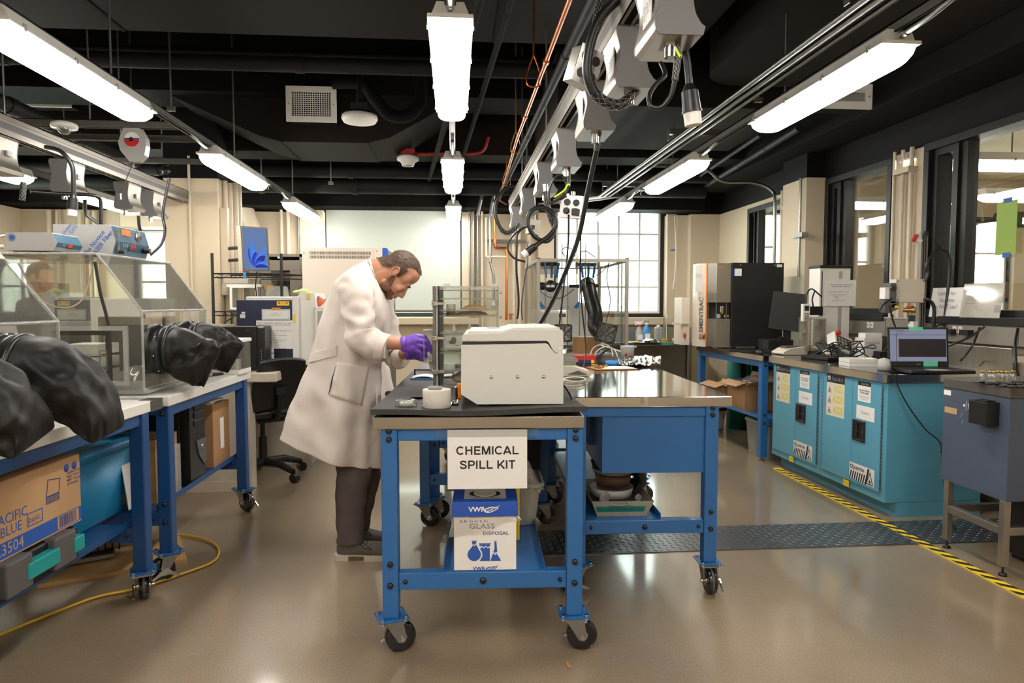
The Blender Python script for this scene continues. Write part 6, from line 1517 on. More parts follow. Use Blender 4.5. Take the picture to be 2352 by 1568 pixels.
# pipes and trunking on the column side
for i,(x,y,r,z0,z1) in enumerate(((-2.145,6.68,.022,.9,2.4),(-2.14,6.80,.024,.8,2.4),(-2.13,6.92,.03,.8,2.42),(-2.13,7.03,.03,.8,2.42))):
    solo('wall_pipe',['first','second','third','fourth'][i] + ' cream pipe from the front on the side of the column','pipe',MB().cyl((x,y,z0),(x,y,z1),r,n=12),'pipe_cream','pipes on the column')
solo('cable_trunking','cream perforated trunking strip on the column side','trunking',MB().bx(-2.168,6.58,1.33,-2.10,6.64,2.14),'trim_cream',bev=.004)
solo('column_conduit','thin metal conduit running up the column face','conduit',MB().cyl((-2.42,6.545,.9),(-2.42,6.545,2.6),.012,n=10),'pipe_cream')
solo('junction_box','cream junction box low on the column side pipes','box',MB().bx(-2.165,6.45,1.02,-2.02,6.56,1.06).ell((-2.04,6.5,1.0),(.035,.03,.04)),'pipe_cream')
# office chair
ch = PZ(612,1093,0);t = thing('office_chair','black office chair with curved back by the marble bench','chair',(ch.x-.01,5.0,0),-.9)
MB().cyl((0,0,.10),(0,0,.30),.03,n=14).cyl((0,0,.28),(0,0,.43),.018,n=12).done('gas_lift','black_plastic',t)
for k in range(5):
    a = 2*PI*k/5 + .35;q = MB().tube([(.0,0,.115),(.16*math.cos(a),.16*math.sin(a),.115),(.29*math.cos(a),.29*math.sin(a),.075)],[.032,.028,.02],10);b = q.done('star_leg','black_metal',t)
    cx,cy_ = .30*math.cos(a),.30*math.sin(a)
    MB().cyl((cx-.02*math.sin(a),cy_+.02*math.cos(a),.032),(cx+.02*math.sin(a),cy_-.02*math.cos(a),.032),.032,n=18).cyl((cx,cy_,.03),(cx,cy_,.08),.008,n=8).done('wheel','black_plastic',b)
MB().bx(-.13,-.1,.42,.16,.1,.45).done('mechanism','black_metal',t,bev=.01)
MB().loft([[(x,y,.45) for x,y in rrect(.36,.36,.1,5)],[(x,y,.47) for x,y in rrect(.44,.44,.12,5)],[(x,y,.50) for x,y in rrect(.45,.45,.12,5)],[(x*.94,y*.94,.515) for x,y in rrect(.45,.45,.12,5)]]).done('seat','black_plastic',t)
def bk(u,v):
    w_ = .19*(1-.35*abs(v-.45)**1.5);return (.235 + .05*math.sin(v*PI)*.6 - .10*(v-.3)**2*0 + .13*v**2,(u-.5)*2*w_,.53+.36*v - .02*(2*u-1)**2)
MB().sheet(bk,12,14).done('backrest','black_plastic',t,solid=.03,sub=1)
MB().tube(spline([(.1,0,.44),(.24,0,.46),(.29,0,.56),(.30,0,.68)],5),.02,8).box((.30,0,.66),(.05,.07,.05)).done('back_support','black_metal',t)
# wall pipes on the back wall, left side
for i,(px,r) in enumerate(((590,.09),(646,.018),(662,.022),(686,.012),(701,.022),(717,.015))):
    x = PY(px,540,8.66).x
    b = MB().tube([(x - (.12 if i == 0 else 0),8.62,2.42),(x,8.66,2.05),(x,8.66,.1)] if i == 0 else [(x,8.68,2.4),(x,8.68,.9)],r,12)
    solo('wall_pipe',['thick cream pipe bending down the back wall above the monitor','slim cream pipe left of the oven','cream pipe beside the slim pipe on the back wall','thin silver conduit above the oven','wide cream conduit above the oven','silver conduit next to the roller shade'][i],'pipe',b,'zinc' if i in (3,5) else 'pipe_cream')
for i,px in enumerate((110,128,182,200,215)):
    x = PY(px,520,8.66).x;solo('wall_pipe','cream pipe number %s from the left in the back left corner' % ['one','two','three','four','five'][i],'pipe',MB().cyl((x,8.69,.8),(x,8.69,2.36),.03 if i != 1 else .018,n=10),'pipe_cream')
t = thing('vent_hood','beige metal box hood on the back wall behind the glove boxes','hood',PY(276,520,8.4));w_ = PY(379,520,8.4).x - t.location.x
MB().bx(0,0,0,w_,.36,.20).done('box','trim_cream',t,bev=.006)
# ---------------------------------------------------------------- right side
# floor plate and hazard tape
t = thing('floor_plate','dark diamond plate strip set across the floor on the right','floor plate',(1.7,3.49,0))
MB().bx(-1.75,-.18,0,1.6,.18,.005).done('plate','galv_dark' if 'galv_dark' in MATS else mat('galv_dark',(112,114,118),.34,.8,var=.25,vs=6),t)
b = MB()
for i in range(96):
    for j in range(11):
        M = Matrix.Translation((-1.73+i*.0346,-.162+j*.0324,.005)) @ Matrix.Rotation(.75 if (i+j) % 2 else -.75,4,'Z')
        b.add([M @ V(p) for p in ((-.0145,0,0),(0,-.004,0),(.0145,0,0),(0,.004,0),(-.008,0,.0022),(.008,0,.0022))],[(0,1,4),(1,5,4),(1,2,5),(2,3,5),(3,4,5),(3,0,4)])
b.done('tread_pattern','galv_dark',t,kind='stuff')
t = thing('hazard_tape','yellow and black hazard tape along the floor beside the teal cabinets','tape',(2.435,2.2,.0062))
MB().bx(-.026,0,-.006,.026,2.75,.0).done('tape','acid_yellow' if False else 'yellow',t)
b = MB()
for k in range(31): y = k*.0875;b.add([(-.026,y+.05,.0004),(.026,y,.0004),(.026,y+.042,.0004),(-.026,y+.092,.0004)],[(0,1,2,3)])
b.done('black_stripes','ink',t)
# teal cabinets
RR = .03
CO = V((2.50,3.75,0))
def CW(x,y,z=0): c,s = math.cos(RR),math.sin(RR);return V((CO.x + x*c - y*s,CO.y + x*s + y*c,z))
def acid_cabinet(lb,y,note):
    t = thing('safety_cabinet',lb,'cabinet',CW(0,y),RR);w_ = .672
    MB().bx(.004,0,.085,.62,w_,.795).done('body','teal_paint',t,bev=.004)
    MB().bx(.085,.0,0,.62,w_,.085).done('kick','teal_paint',t)
    M = frame((.004,w_,0),(0,-1,0),(0,0,1))
    P = lambda s,z,h_=0: frame((.004-.0105-h_,w_-s,z),(0,-1,0),(0,0,1))
    for i,(a,c_) in enumerate(((.028,.352),(.356,.632))):
        d = MB().bx(a,.135,.0,c_,.778,.010,M).done('door','teal_paint',t,bev=.003)
        if i: MB().bx(.30,.0,0,.30,.0,.0,M)
        hx = a - .006 if i == 0 else c_ + .001
        b = MB()
        for k in range(26): b.bx(hx,.15+k*.0235,.001,hx+.005,.168+k*.0235,.009,M)
        b.done('hinge','grey_dark',d)
    card = lambda nm,s,z,w2,h2,m: MB().plate(P(s,z),w2,h2,.0008).done(nm,m,t)
    tx = lambda s,z,body,size,m,mw=None,bold=0,al='CENTER',hh=.0012,line=1: text(body,size,m,t,P(s,z,hh),align=al,bold=bold,maxw=mw,line=line)
    def flame(s,z,r,m1,m2):
        MB().lathe([(0,0),(r,0),(r,.0003),(0,.0003)],20,P(s,z,.0012)).done('logo',m1,t)
        MB().prism([(0,-r*.7),(r*.5,-r*.35),(r*.42,.1*r),(0,r*.8),(-r*.42,.1*r),(-r*.5,-r*.35)],.0003,.0006,P(s,z,.0012)).prism([(0,-r*.5),(r*.2,-r*.3),(0,r*.2),(-r*.2,-r*.3)],.0006,.0007,P(s,z,.0012)).done('logo_flame',m2,t)
    card('acid_sign',.072,.515,.20,.275,'board_white');MB().plate(P(.072,.735,.0009),.20,.055,.0003).done('sign_header','ink',t)
    tx(.19,.7625,'Justrite',.042,'paper',.13,.02);flame(.098,.7625,.016,'paper','ink')
    for k,wd in enumerate(('ACID','\u00c1CIDO','ACIDE')):
        z = .695-.069*k;tx(.205,z,wd,.064,'acid_yellow',(.092,.115,.108)[k],.03)
        b = MB();M2 = P(.108,z-.006,.0009)
        q = [(-.02,-.02),(.02,-.02),(0,.022)];q2 = [(-.0145,-.0165),(.0145,-.0165),(0,.0145)]
        ringshape(b,q,q2,.0004,M2);b.prism([(-.006,-.012),(.006,-.012),(.004,0),(-.003,.004)],0,.0005,M2);b.done('warning_triangle','ink',t)
    card('spec_label',.41,.655,.125,.125,'paper');MB().plate(P(.41,.753,.0009),.125,.027,.0003).done('label_header','ink',t);tx(.478,.766,'Justrite',.02,'paper',.07,.02)
    tx(.4725,.716,'ACID AND CORROSIVE\nSTORAGE CABINET',.015,'ink',.105,.02);tx(.4725,.680,'Complies with fire code\nUN 1760  UN 1789\nCapacity 22 gal',.009,'ink_grey',.10)
    card('paper_note',.40,.545,.175,.085,'paper');tx(.4875,.588,note,.026,'ink_grey',.078)
    h = MB().rim(.372,.405,.492,.535,.016,.006,.02,M).done('latch_frame','black_plastic',t,bev=.004)
    MB().bx(.385,.42,.009,.48,.52,.0105,M).done('latch_recess','ink',h);MB().bx(.39,.43,.010,.425,.515,.019,M).bx(.39,.465,.018,.45,.47,.022,M).done('paddle','black_metal',h);MB().cyl((.465,.47,.0105),(.465,.47,.014),.008,n=10,M=M).done('lock','zinc',h)
    card('stripe_label',.345,.155,.245,.105,'paper');tx(.44,.235,'Justrite',.036,'ink',.115,.02);flame(.366,.235,.014,'ink','paper')
    b = MB();M2 = P(.345,.155,.0009)
    for k in range(8): b.add([M2 @ V(p) for p in ((k*.022,0,0),(k*.022+.012,0,0),(k*.022+.028,.055,0),(k*.022+.016,.055,0))],[(0,1,2,3)])
    b.prism([(.155,.0),(.172,0),(.20,.10),(.183,.10)],0,.0003,M2);ringshape(b,[(.168,.006),(.238,.006),(.207,.088)],[(.178,.012),(.228,.012),(.206,.072)],.0004,M2);b.prism([(.195,.016),(.215,.016),(.21,.03),(.2,.038)],0,.0004,M2)
    b.done('warning_stripes','ink',t)
    card('yellow_label',.285,.092,.058,.040,'yellow');tx(.314,.112,'\u25b3\u25b3\u25cb',.016,'ink',.044)
    return t
acid_cabinet('teal acid cabinet with the Powders note, nearest the viewer',0,'Powders')
acid_cabinet('teal acid cabinet with the Corrosives note, farther from the viewer',.676,'Corrosives')
t = thing('steel_counter','stainless steel counter top on the teal cabinets','counter',CW(-.02,-.02),RR)
MB().bx(0,0,.796,.80,1.40,.845).done('top','steel_top',t,bev=.003)
MB().bx(.785,0,.845,.80,1.40,.99).done('splash','steel',t,bev=.003);MB().bx(-.001,.045,.81,.0,.075,.835).done('blue_tag','print_blue',t)
bt = bench('blue workbench with steel top beside the right wall beyond the teal cabinets',(2.40,5.17),.05,.85,1.28,.845,'steel_top',legx=(.04,.04),legy=(.04,.04),cast=False,shelf=(.02,.83),rail_z=(.285,.335))
# calorimeter
t = thing('calorimeter','blue grey lab cabinet on aluminium legs with black box on its face','instrument',(2.50,2.875,0))
MB().bx(.004,.0,.35,.70,.42,.825).done('body','tam_blue',t,bev=.003);MB().bx(0,-.004,.825,.704,.424,.88).done('lid','tam_grey',t,bev=.006)
b_ = [(.02,.02),(.02,.38),(.66,.02),(.66,.38)]
for x,y in b_:
    l = MB().bx(x-.016,y-.016,.045,x+.016,y+.016,.35).done('leg','alu',t,bev=.002);MB().cyl((x,y,.012),(x,y,.05),.005,n=8).lathe([(.0,0),(.019,0),(.016,.012),(.006,.015)],14,o=(x,y,0)).done('foot','black_plastic',l)
MB().bx(.004,.039,.19,.036,.361,.228).bx(.03,.364,.19,.65,.396,.228).bx(.03,.004,.19,.65,.036,.228).done('frame_rail','alu',t,bev=.003)
F_ = lambda y,z,h_=0: frame((.0035-h_,y,z),(0,-1,0),(0,0,1))
MB().bx(-.062,.055,.69,.004,.165,.80).bx(-.045,.075,.80,-.0,.145,.806).done('control_box','black_metal',t,bev=.005)
text('TAM',.034,'paper',t,F_(.225,.752,.0006),maxw=.055);MB().lathe([(0,0),(.008,0),(.008,.0004),(0,.0004)],14,F_(.275,.753)).done('emblem','paper',t);MB().plate(F_(.262,.73),.0012,.05,.0004).done('divider','paper',t)
MB().plate(F_(.418,.79),.05,.025,.0006).done('sticker','paper',t);MB().plate(F_(.408,.70),.085,.03,.0006).done('sticker','cardboard_light',t);
MB().plate(frame((.003,.30,.69),(0,-.6,.8),(0,.8,.6)),.03,.002,.0005).plate(F_(.21,.71),.025,.002,.0005).plate(F_(.21,.685),.03,.002,.0005).plate(frame((.003,.29,.66),(0,-.6,.8),(0,.8,.6)),.025,.002,.0005).done('scratches','grey_light',t)
vl = ['leftmost','second','third','fourth','fifth','sixth','rightmost'];v0 = None
for i,px in enumerate((2256,2274,2283,2292,2301,2312,2326)):
    p = PZ(px,878 + (i % 3),.881);lb = 'small clear glass vial with pale cap on the calorimeter, %s in the row' % vl[i]
    if not v0:
        v0 = thing('glass_vial',lb,'vial',p,0,'glass vials on the calorimeter')
        MB().lathe([(0,0),(.0135,0),(.0135,.038),(.008,.045),(.008,.05)],14).done('glass','vial_glass',v0);MB().lathe([(.0095,.048),(.0095,.057),(0,.057)],14).done('cap','brass',v0);MB().lathe([(0,.002),(.0125,.002),(.0125,.012),(0,.014)],12).done('contents','plaster',v0)
    else: dup(v0,p,None,lb,'glass vials on the calorimeter')
cap0 = None  # round black caps lying loose on the calorimeter lid
for i,(px,py) in enumerate(((2272,883),(2290,883),(2307,884),(2322,884),(2341,885),(2305,889),(2323,891),(2344,891),(2332,880),(2348,880))):
    p = PZ(px,py,.881);b = MB().lathe([(.0,0),(.0165,0),(.0165,.009),(.014,.012),(0,.012)],18)
    lb = 'black round cap lying on the calorimeter lid, cap at %s' % ['far left','second from left','centre back','right of centre back','far right back','front left','front middle','front right','rear row left','rear row right'][i]
    if not cap0: cap0 = tag(b.done('black_cap','black_plastic'),lb,'cap','black caps');cap0.location = p
    else: dup(cap0,p,None,lb,'black caps')
p = PZ(2222,877,.881);solo('clear_sheet','thin clear tray with a black strip on the calorimeter lid','tray',MB().bx(p.x,p.y-.04,.881,p.x+.1,p.y+.0,.884).bx(p.x+.03,p.y-.05,.884,p.x+.09,p.y-.035,.888),'black_plastic')
t = thing('power_supply','black battery backup unit on the floor at the right edge','power unit',(2.74,2.72,.0))
MB().bx(0,0,.02,.2,.42,.31).done('case','black_plastic',t,bev=.008);text('APC',.03,'red',t,frame((.05,-.001,.21),(1,0,0),(0,0,1)));MB().bx(.02,.02,0,.18,.4,.02).done('base','black_matte',t)
# wall raceway with outlets
t = thing('wall_raceway','grey wall raceway with white outlets under the right-hand windows','raceway',(3.305,2.6,1.0))
MB().bx(0,0,.0,.074,3.4,.145).done('channel','grey_metal',t,bev=.004);MB().bx(-.006,0,.14,.074,3.4,.15).done('cap','grey_light',t)
for y in (.55,1.15,1.8,2.4,2.9): MB().bx(-.003,y,.005,.0,y+.004,.138).done('joint','grey_dark',t)
for y in (1.60,2.05,2.55,2.95,3.2):
    q = MB().bx(-.005,y,.06,0,y+.035,.105).bx(-.005,y+.05,.06,0,y+.085,.105).done('outlet','paper',t,bev=.002)
    MB().bx(-.006,y+.012,.075,-.005,y+.016,.09).bx(-.006,y+.022,.075,-.005,y+.026,.09).bx(-.006,y+.062,.075,-.005,y+.066,.09).bx(-.006,y+.072,.075,-.005,y+.076,.09).done('slots','ink',q)
for y in (.9,): MB().bx(-.04,y+.75,.05,-.003,y+.82,.085).done('plug','black_plastic',t);MB().bx(-.04,y+.60,.05,-.003,y+.68,.085).done('plug','black_plastic',t)
cord('power_cable','black cable from the raceway plugs down to the counter by the laptop',[PX(2262,750,3.28),PX(2225,775,3.2),PX(2190,790,3.1),PY(2172,798,4.2)],.007)
cord('power_cable','second black cable curling from the raceway plugs behind the laptop',[PX(2250,752,3.27),PX(2235,790,3.2),PX(2218,815,3.18),PX(2205,828,3.15)],.007)
cord('power_cable','black cable from a raceway outlet to the laptop',[PX(2172,744,3.28),PX(2155,747,3.2),PX(2140,757,3.15),PX(2125,768,3.1)],.006)
cord('power_cable','pair of black cables hanging at the far right edge',[PX(2338,755,3.28),PX(2332,790,3.2),PX(2334,840,3.15),PX(2340,868,3.1)],.008)
cord('power_cable','black cable hanging along the near teal cabinet side',[PZ(2059,858,.855),PY(2060,880,3.71),PY(2085,930,3.70),PY(2125,985,3.68),PY(2160,1018,3.66),PY(2164,1070,3.6),PY(2175,1160,3.5),PY(2195,1220,3.45)],.004)
cord('power_cable','black cable from the calorimeter back to the cabinet side',[PY(2176,985,3.55),PY(2166,1010,3.6),PY(2162,1040,3.62)],.004)
# laptop on the counter
p = PZ(2040,850,.846);t = thing('laptop','open black laptop showing a dark graph on the steel counter','laptop',p,-.10)
w_ = .37
MB().bx(0,-.25,.004,w_,.0,.022).done('keyboard_base','black_plastic',t,bev=.004);MB().bx(.02,-.13,.022,w_-.02,-.02,.0235).done('keyboard','black_metal',t);MB().bx(.13,-.235,.022,.24,-.15,.0228).done('palm_sticker','grey_light',t)
T = Matrix.Translation((0,.0,.02)) @ Matrix.Rotation(-.10,4,'X');Q2 = T @ XZ()
MB().bx(0,0,-.012,w_,.245,0,Q2).done('lid','black_plastic',t,bev=.004);MB().bx(.013,.035,0,w_-.013,.232,.0008,Q2).done('screen','screen_grey',t)
MB().bx(.065,.062,.0008,w_-.016,.172,.0014,Q2).done('graph_window','ink',t);MB().bx(.013,.196,.0008,w_-.013,.199,.0014,Q2).bx(.05,.035,.0008,.054,.205,.0014,Q2).done('toolbar_line','grey_dark',t)
MB().bx(.07,.067,.0014,.0705,.168,.0018,Q2).bx(.07,.067,.0014,w_-.02,.0675,.0018,Q2).done('graph_axes','red',t);MB().bx(.05,.206,.0008,.09,.208,.0014,Q2).bx(.05,.216,.0008,.13,.218,.0014,Q2).bx(.02,.225,.0008,.1,.228,.0014,Q2).done('menu_text','ink_grey',t)
text('DELL',.011,'grey_light',t,Q2 @ Matrix.Translation((w_/2,.018,.0006)))
MB().bx(.13,.225,-.014,.215,.246,.002,Q2).done('green_tape','green_tape',t);MB().bx(.215,.004,.0,.30,.036,.002,Q2).done('green_tape','green_tape',t)
t = thing('sample_trays','two stacked white ribbed plastic trays beside the laptop','tray',PZ(1951,842,.846),-.1)
for z in (0,.026): MB().rim(0,0,.19,.15,.005,z,z+.024).bx(.004,.004,z,.186,.146,z+.003).done('tray','white_plastic',t)
t = thing('grey_cup','grey rounded plastic cover left of the laptop hinge','cover',PZ(2030,851,.846));MB().lathe([(.035,0),(.038,.03),(.03,.07),(0,.08)],20).done('cover','grey_light',t)
solo('black_notebook','flat black closed laptop lying on the steel counter','laptop',MB().box(PZ(1905,820,.857),(.32,.24,.022),(0,0,.35)),'black_plastic',bev=.005)
# scan head on its rail
pr = PY(2113,755,4.55);t = thing('scanner_stand','vertical aluminium rail holding a cream scan head box and grey camera','scanner',(pr.x,4.55,.846))
MB().bx(-.025,-.02,0,.025,.02,.90).done('rail','grey_metal',t,bev=.003);MB().bx(-.012,-.022,0,-.004,-.019,.9).bx(.004,-.022,0,.012,-.019,.9).done('rail_groove','ink',t)
MB().bx(-.1,-.15,0,.1,.1,.02).done('base','black_plastic',t)
Bx = lambda px,py: PY(px,py,4.47) - V(t.location)
a,c_ = Bx(2052,695),Bx(2121,641);MB().bx(a.x,-.10,a.z,c_.x,-.03,c_.z).done('scan_head','cream_metal',t,bev=.006)
for px,py in ((2058,646),(2117,645),(2058,688),(2117,691)): q = Bx(px,py);MB().cyl((q.x,-.1,q.z),(q.x,-.104,q.z),.006,n=10).done('screw','zinc',t)
a,c_ = Bx(2036,697),Bx(2051,650);MB().bx(a.x,-.12,a.z,c_.x,-.02,c_.z).bx(a.x+.01,-.12,a.z-.03,c_.x+.005,-.03,a.z).done('camera_body','grey_dark',t,bev=.004);q = Bx(2041,662);MB().cyl((q.x,-.14,q.z),(q.x,-.12,q.z),.018,n=16).done('camera_lens','black_plastic',t)
a,c_ = Bx(2026,686),Bx(2037,660);MB().bx(a.x,-.11,a.z,c_.x,-.05,c_.z).done('white_module','paper',t)
a,c_ = Bx(2022,719),Bx(2056,692);MB().prism([(a.x,c_.z),(c_.x,c_.z),(c_.x,a.z+.03),(a.x+.035,a.z),(a.x+.01,a.z+.005)],.06,.12,XZ()).done('laser_unit','grey_dark',t,bev=.004);MB().bx(c_.x-.03,-.121,a.z+.035,c_.x-.002,-.12,a.z+.052).done('yellow_label','yellow',t)
for nm,pts,r in (('cable',[(2100,647),(2106,630),(2104,608),(2120,585),(2140,575),(2152,590),(2155,620),(2150,680),(2144,730),(2142,765)],.011),('cable',[(2098,688),(2112,692),(2120,708),(2119,740),(2119,760)],.012),('cable',[(2139,576),(2130,562),(2121,551)],.008),('cable',[(2026,686),(2005,700),(1998,712)],.006),('cable',[(2020,700),(2026,730),(2034,752)],.006)):
    MB().tube([Bx(*p) + V((0,-.11,0)) for p in spline([V((x,y,0)) for x,y in pts],4) and [(p.x,p.y) for p in spline([V((x,y,0)) for x,y in pts],5)]],r,8).done(nm,'black_plastic',t)
q = Bx(2113,545);MB().box((q.x,-.03,q.z),(.02,.02,.05),(0,.5,0)).done('red_connector','red',t);MB().box((q.x+.03,-.03,q.z-.02),(.03,.02,.03),(0,.6,0)).done('white_connector','paper',t);MB().bx(-.02,-.03,.88,.02,.0,.91).done('end_motor','black_plastic',t)
q = Bx(2106,745);MB().bx(q.x-.012,-.06,q.z-.05,q.x+.02,-.02,q.z+.02).done('white_clip','white_plastic',t)
# gas valve on the wall, leaning signs
t = thing('gas_valve','brass gas valve with red handle on the wall between the windows','valve',PX(2090,712,3.30));MB().cyl((0,.06,0),(0,-.08,0),.018,n=12).cyl((0,-.06,0),(0,-.085,0),.024,n=6).done('body','brass',t);MB().bx(-.01,-.03,.018,.01,.03,.03).cyl((0,0,0),(0,0,.025),.007,n=8).done('handle','red',t)
t = thing('handwritten_sign','white handwritten sign leaning on the right windows, left of the glossy sheet','sign',PX(2133,727,3.285));Ms = frame((0,0,0),(.08,-1,0),(.14,0,1));MB().plate(Ms,.30,.20,.0012).done('sheet','paper',t)
text('Laptop for\n  Keyence\nDo NOT use!',.04,'ink_grey',t,Ms @ Matrix.Translation((.13,.115,.002)),maxw=.20,line=1.15)
t = thing('sleeved_sign','glossy plastic sleeved equipment sign leaning on the large right window','sign',PX(2206,727,3.27));Ms = frame((0,0,0),(.05,-1,0),(.14,0,1));MB().plate(Ms,.30,.205,.0014).done('sheet','paper_gloss',t)
text('Do not operate unless you are\ntrained for this equipment',.018,'ink_grey',t,Ms @ Matrix.Translation((.15,.165,.002)),maxw=.22);text('Name of Equipment: KEYENCE\n\nFor training and more information\nContact: - - - -\nPhone: - - - -\nEntered until: /  /',.013,'ink_grey',t,Ms @ Matrix.Translation((.13,.08,.002)),maxw=.2)
MB().plate(Ms @ Matrix.Translation((.255,.03,.0015)),.05,.045).plate(Ms @ Matrix.Translation((.255,.09,.0015)),.05,.045).done('grey_tape','grey_light',t);MB().plate(Ms @ Matrix.Translation((-.006,-.006,.003)),.312,.22,.0008).done('plastic_sleeve','plastic_film',t)
t = thing('green_sheet','green paper hung with blue tape in the large right window','paper',PX(2286,586,3.43));MB().bx(-.002,-.16,0,0,0,.33).done('sheet','green_paper',t);MB().bx(-.004,-.12,.32,-.002,-.05,.35).bx(-.004,-.12,-.02,-.002,-.06,.01).done('blue_tape','print_blue',t)
# force tester on the blue bench
z0 = .846;bp = PZ(1885,812,z0);t = thing('force_tester','tall white force tester column with taped notice and clear guard','tester',(PY(1908,800,5.35).x,5.35,z0))
hT = PY(1908,615,5.35).z - z0
MB().bx(-.13,-.04,.03,.13,.13,hT).done('column','white_plastic',t,bev=.006);MB().bx(-.135,-.05,hT-.004,.135,.135,hT+.02).done('top_cap','black_plastic',t,bev=.004)
MB().bx(-.115,-.043,.05,-.108,-.039,hT-.03).done('slot','ink',t);MB().bx(.03,-.0425,hT-.09,.06,-.039,hT-.03).done('grey_stripe','grey_light',t);MB().bx(.03,-.0425,.05,.06,-.039,.38).done('grey_stripe','grey_light',t)
text('MARK',.045,'grey_dark',t,frame((.045,-.043,.45),(0,0,1),(-1,0,0)),maxw=.12)
MB().bx(-.26,-.22,0,.14,.15,.035).done('base','black_plastic',t,bev=.006);MB().lathe([(0,.035),(.078,.035),(.08,.04),(.08,.07),(0,.072)],30,o=(-.16,-.10,0)).done('platen','alu',t)
MB().bx(-.09,-.055,hT-.31,.17,-.05,hT-.10).done('notice','paper',t);text('Do not operate unless you are\ntrained for this equipment',.015,'ink',t,frame((.045,-.0555,hT-.145),(1,0,0),(0,0,1)),maxw=.19);text('Name of Equipment: BSB Flexural Strength\n\nFor training and more information\nContact: - - - - -\nEmail: - - -\nPhone: - - -\nEntered until:  / /  2025',.0115,'ink_grey',t,frame((.02,-.0555,hT-.23),(1,0,0),(0,0,1)),maxw=.18)
a = PY(1841,738,5.25) - V(t.location);MB().bx(a.x,-.12,a.z,a.x+.06,-.08,a.z+.14).done('gauge','white_plastic',t,bev=.006);MB().bx(a.x+.012,-.122,a.z+.085,a.x+.048,-.119,a.z+.125).done('gauge_screen','ink',t)
for i in range(3):
    for j in range(2): MB().bx(a.x+.014+j*.02,-.122,a.z+.02+i*.018,a.x+.028+j*.02,-.119,a.z+.03+i*.018).done('button','grey_dark' if (i,j) != (1,0) else 'red',t)
MB().cyl((a.x+.03,-.10,a.z),(a.x+.03,-.10,.2),.005,n=10).lathe([(0,0),(.012,0),(.012,.03),(.006,.05),(.0,.05)],12,o=(a.x+.03,-.10,.15)).done('probe','zinc',t)
MB().bx(a.x+.06,-.08,a.z+.05,-.12,-.03,a.z+.12).done('carriage','black_plastic',t);MB().tube(spline([(a.x+.03,-.10,a.z+.14),(a.x+.04,-.1,a.z+.22),(a.x+.09,-.08,a.z+.26),(-.12,-.05,a.z+.20)],5),.006,6).tube(spline([(a.x+.1,-.09,a.z+.12),(a.x+.09,-.09,a.z+.18),(a.x+.12,-.07,a.z+.24)],4),.006,6).done('cable','black_plastic',t)
MB().bx(-.29,-.20,.035,-.28,-.02,.30).bx(-.29,-.20,.035,-.16,-.196,.30).bx(-.165,-.2,.035,-.16,-.02,.30).done('guard','acrylic',t);MB().bx(-.29,-.2,.285,-.1,-.19,.305).bx(-.145,-.05,.035,-.12,-.04,.305).done('guard_frame','white_plastic',t)
t = thing('control_pendant','white control pendant with red stop button beside the force tester','pendant',PY(1925,812,5.0) ,.25)
T = Matrix.Translation((0,0,.02)) @ Euler((-.5,.35,0)).to_matrix().to_4x4()
MB().bx(-.04,-.02,.0,.15,.06,.16,T).done('body','white_plastic',t,bev=.008);MB().bx(-.02,-.022,.03,.13,-.019,.13,T).done('keypad','ink',t);MB().bx(-.035,-.024,.12,.0,-.018,.155,T).done('yellow_plate','yellow',t);MB().cyl((-.02,-.024,.138),(-.02,-.05,.138),.018,n=14,M=T).done('stop_button','red',t)
for i in range(4):
    for j in range(3): MB().bx(-.01+i*.034,-.024,.04+j*.028,.012+i*.034,-.0215,.06+j*.028,T).done('key','grey_light',t)
MB().bx(-.06,.02,-.04,.08,.10,.03).done('bracket','beige_plastic',t,bev=.006)
# boxes and clutter on the counter
p = PY(1958,800,5.0);t = thing('carton','white carton with upside down lettering on the steel counter','box',(p.x,4.85,.846),0);MB().bx(0,0,0,.14,.12,.15).done('box','white_plastic',t);text('KEYENCE',.026,'ink_grey',t,frame((.07,-.001,.115),(-1,0,0),(0,0,-1)),maxw=.10)
t = thing('carton','small white carton with black oval stacked on the lettered carton','box',(p.x+.02,4.87,.997),0);MB().bx(0,0,0,.13,.09,.035).done('box','paper',t);MB().prism([(.045+.035*math.cos(a*PI/10),.02-.02*abs(math.sin(a*PI/10))) for a in range(20)],.0,.0006,XZ((0,0,.004))).done('oval_print','ink',t)
t = thing('circuit_rack','black and red circuit rack behind the laptop on the counter','rack',(p.x+.12,4.62,.846));MB().bx(0,0,0,.18,.12,.12).done('frame','black_plastic',t);MB().bx(.01,-.004,.105,.17,0,.112).done('red_rail','red',t)
for k in range(6): MB().bx(.012+k*.027,-.01,.02,.03+k*.027,0,.095).done('module','black_metal',t)
MB().bx(-.12,-.10,.0,.22,-.03,.04).done('rail_profile','alu',t);MB().bx(-.22,-.12,.03,-.10,-.04,.075).done('motor','black_metal',t)
random.seed(21)
for k in range(9):
    q0 = V((2.72+random.random()*.3,4.45+random.random()*.45,.853));pts = [q0]
    for j in range(5): pts.append(q0 + V((random.uniform(-.12,.12),random.uniform(-.12,.12),random.uniform(.0,.13))))
    pts.append(q0 + V((random.uniform(-.15,.15),random.uniform(-.1,.1),0)));cord('tangled_cable','black cable loop in the tangle on the steel counter, loop %s' % 'one two three four five six seven eight nine'.split()[k],pts,.0045,grp='tangled cables')
for k in range(5):
    q0 = PZ(2215 + k*14,835 + k*3,.853);pts = [q0] + [q0 + V((random.uniform(-.08,.08),random.uniform(-.06,.06),random.uniform(0,.07))) for j in range(5)];cord('tangled_cable','cable loop on the counter right of the laptop, loop %s' % 'one two three four five'.split()[k],pts,.0045,grp='cables right of the laptop')
solo('wire_parts','heap of clear bags and blue connectors right of the laptop','parts',MB().sheet(lambda u,v: tuple(PZ(2215,838,.85) + V((u*.16,v*.12,.05*max(0,noise.noise((u*4,v*4,1))+.5)))),14,12),'plastic_film')
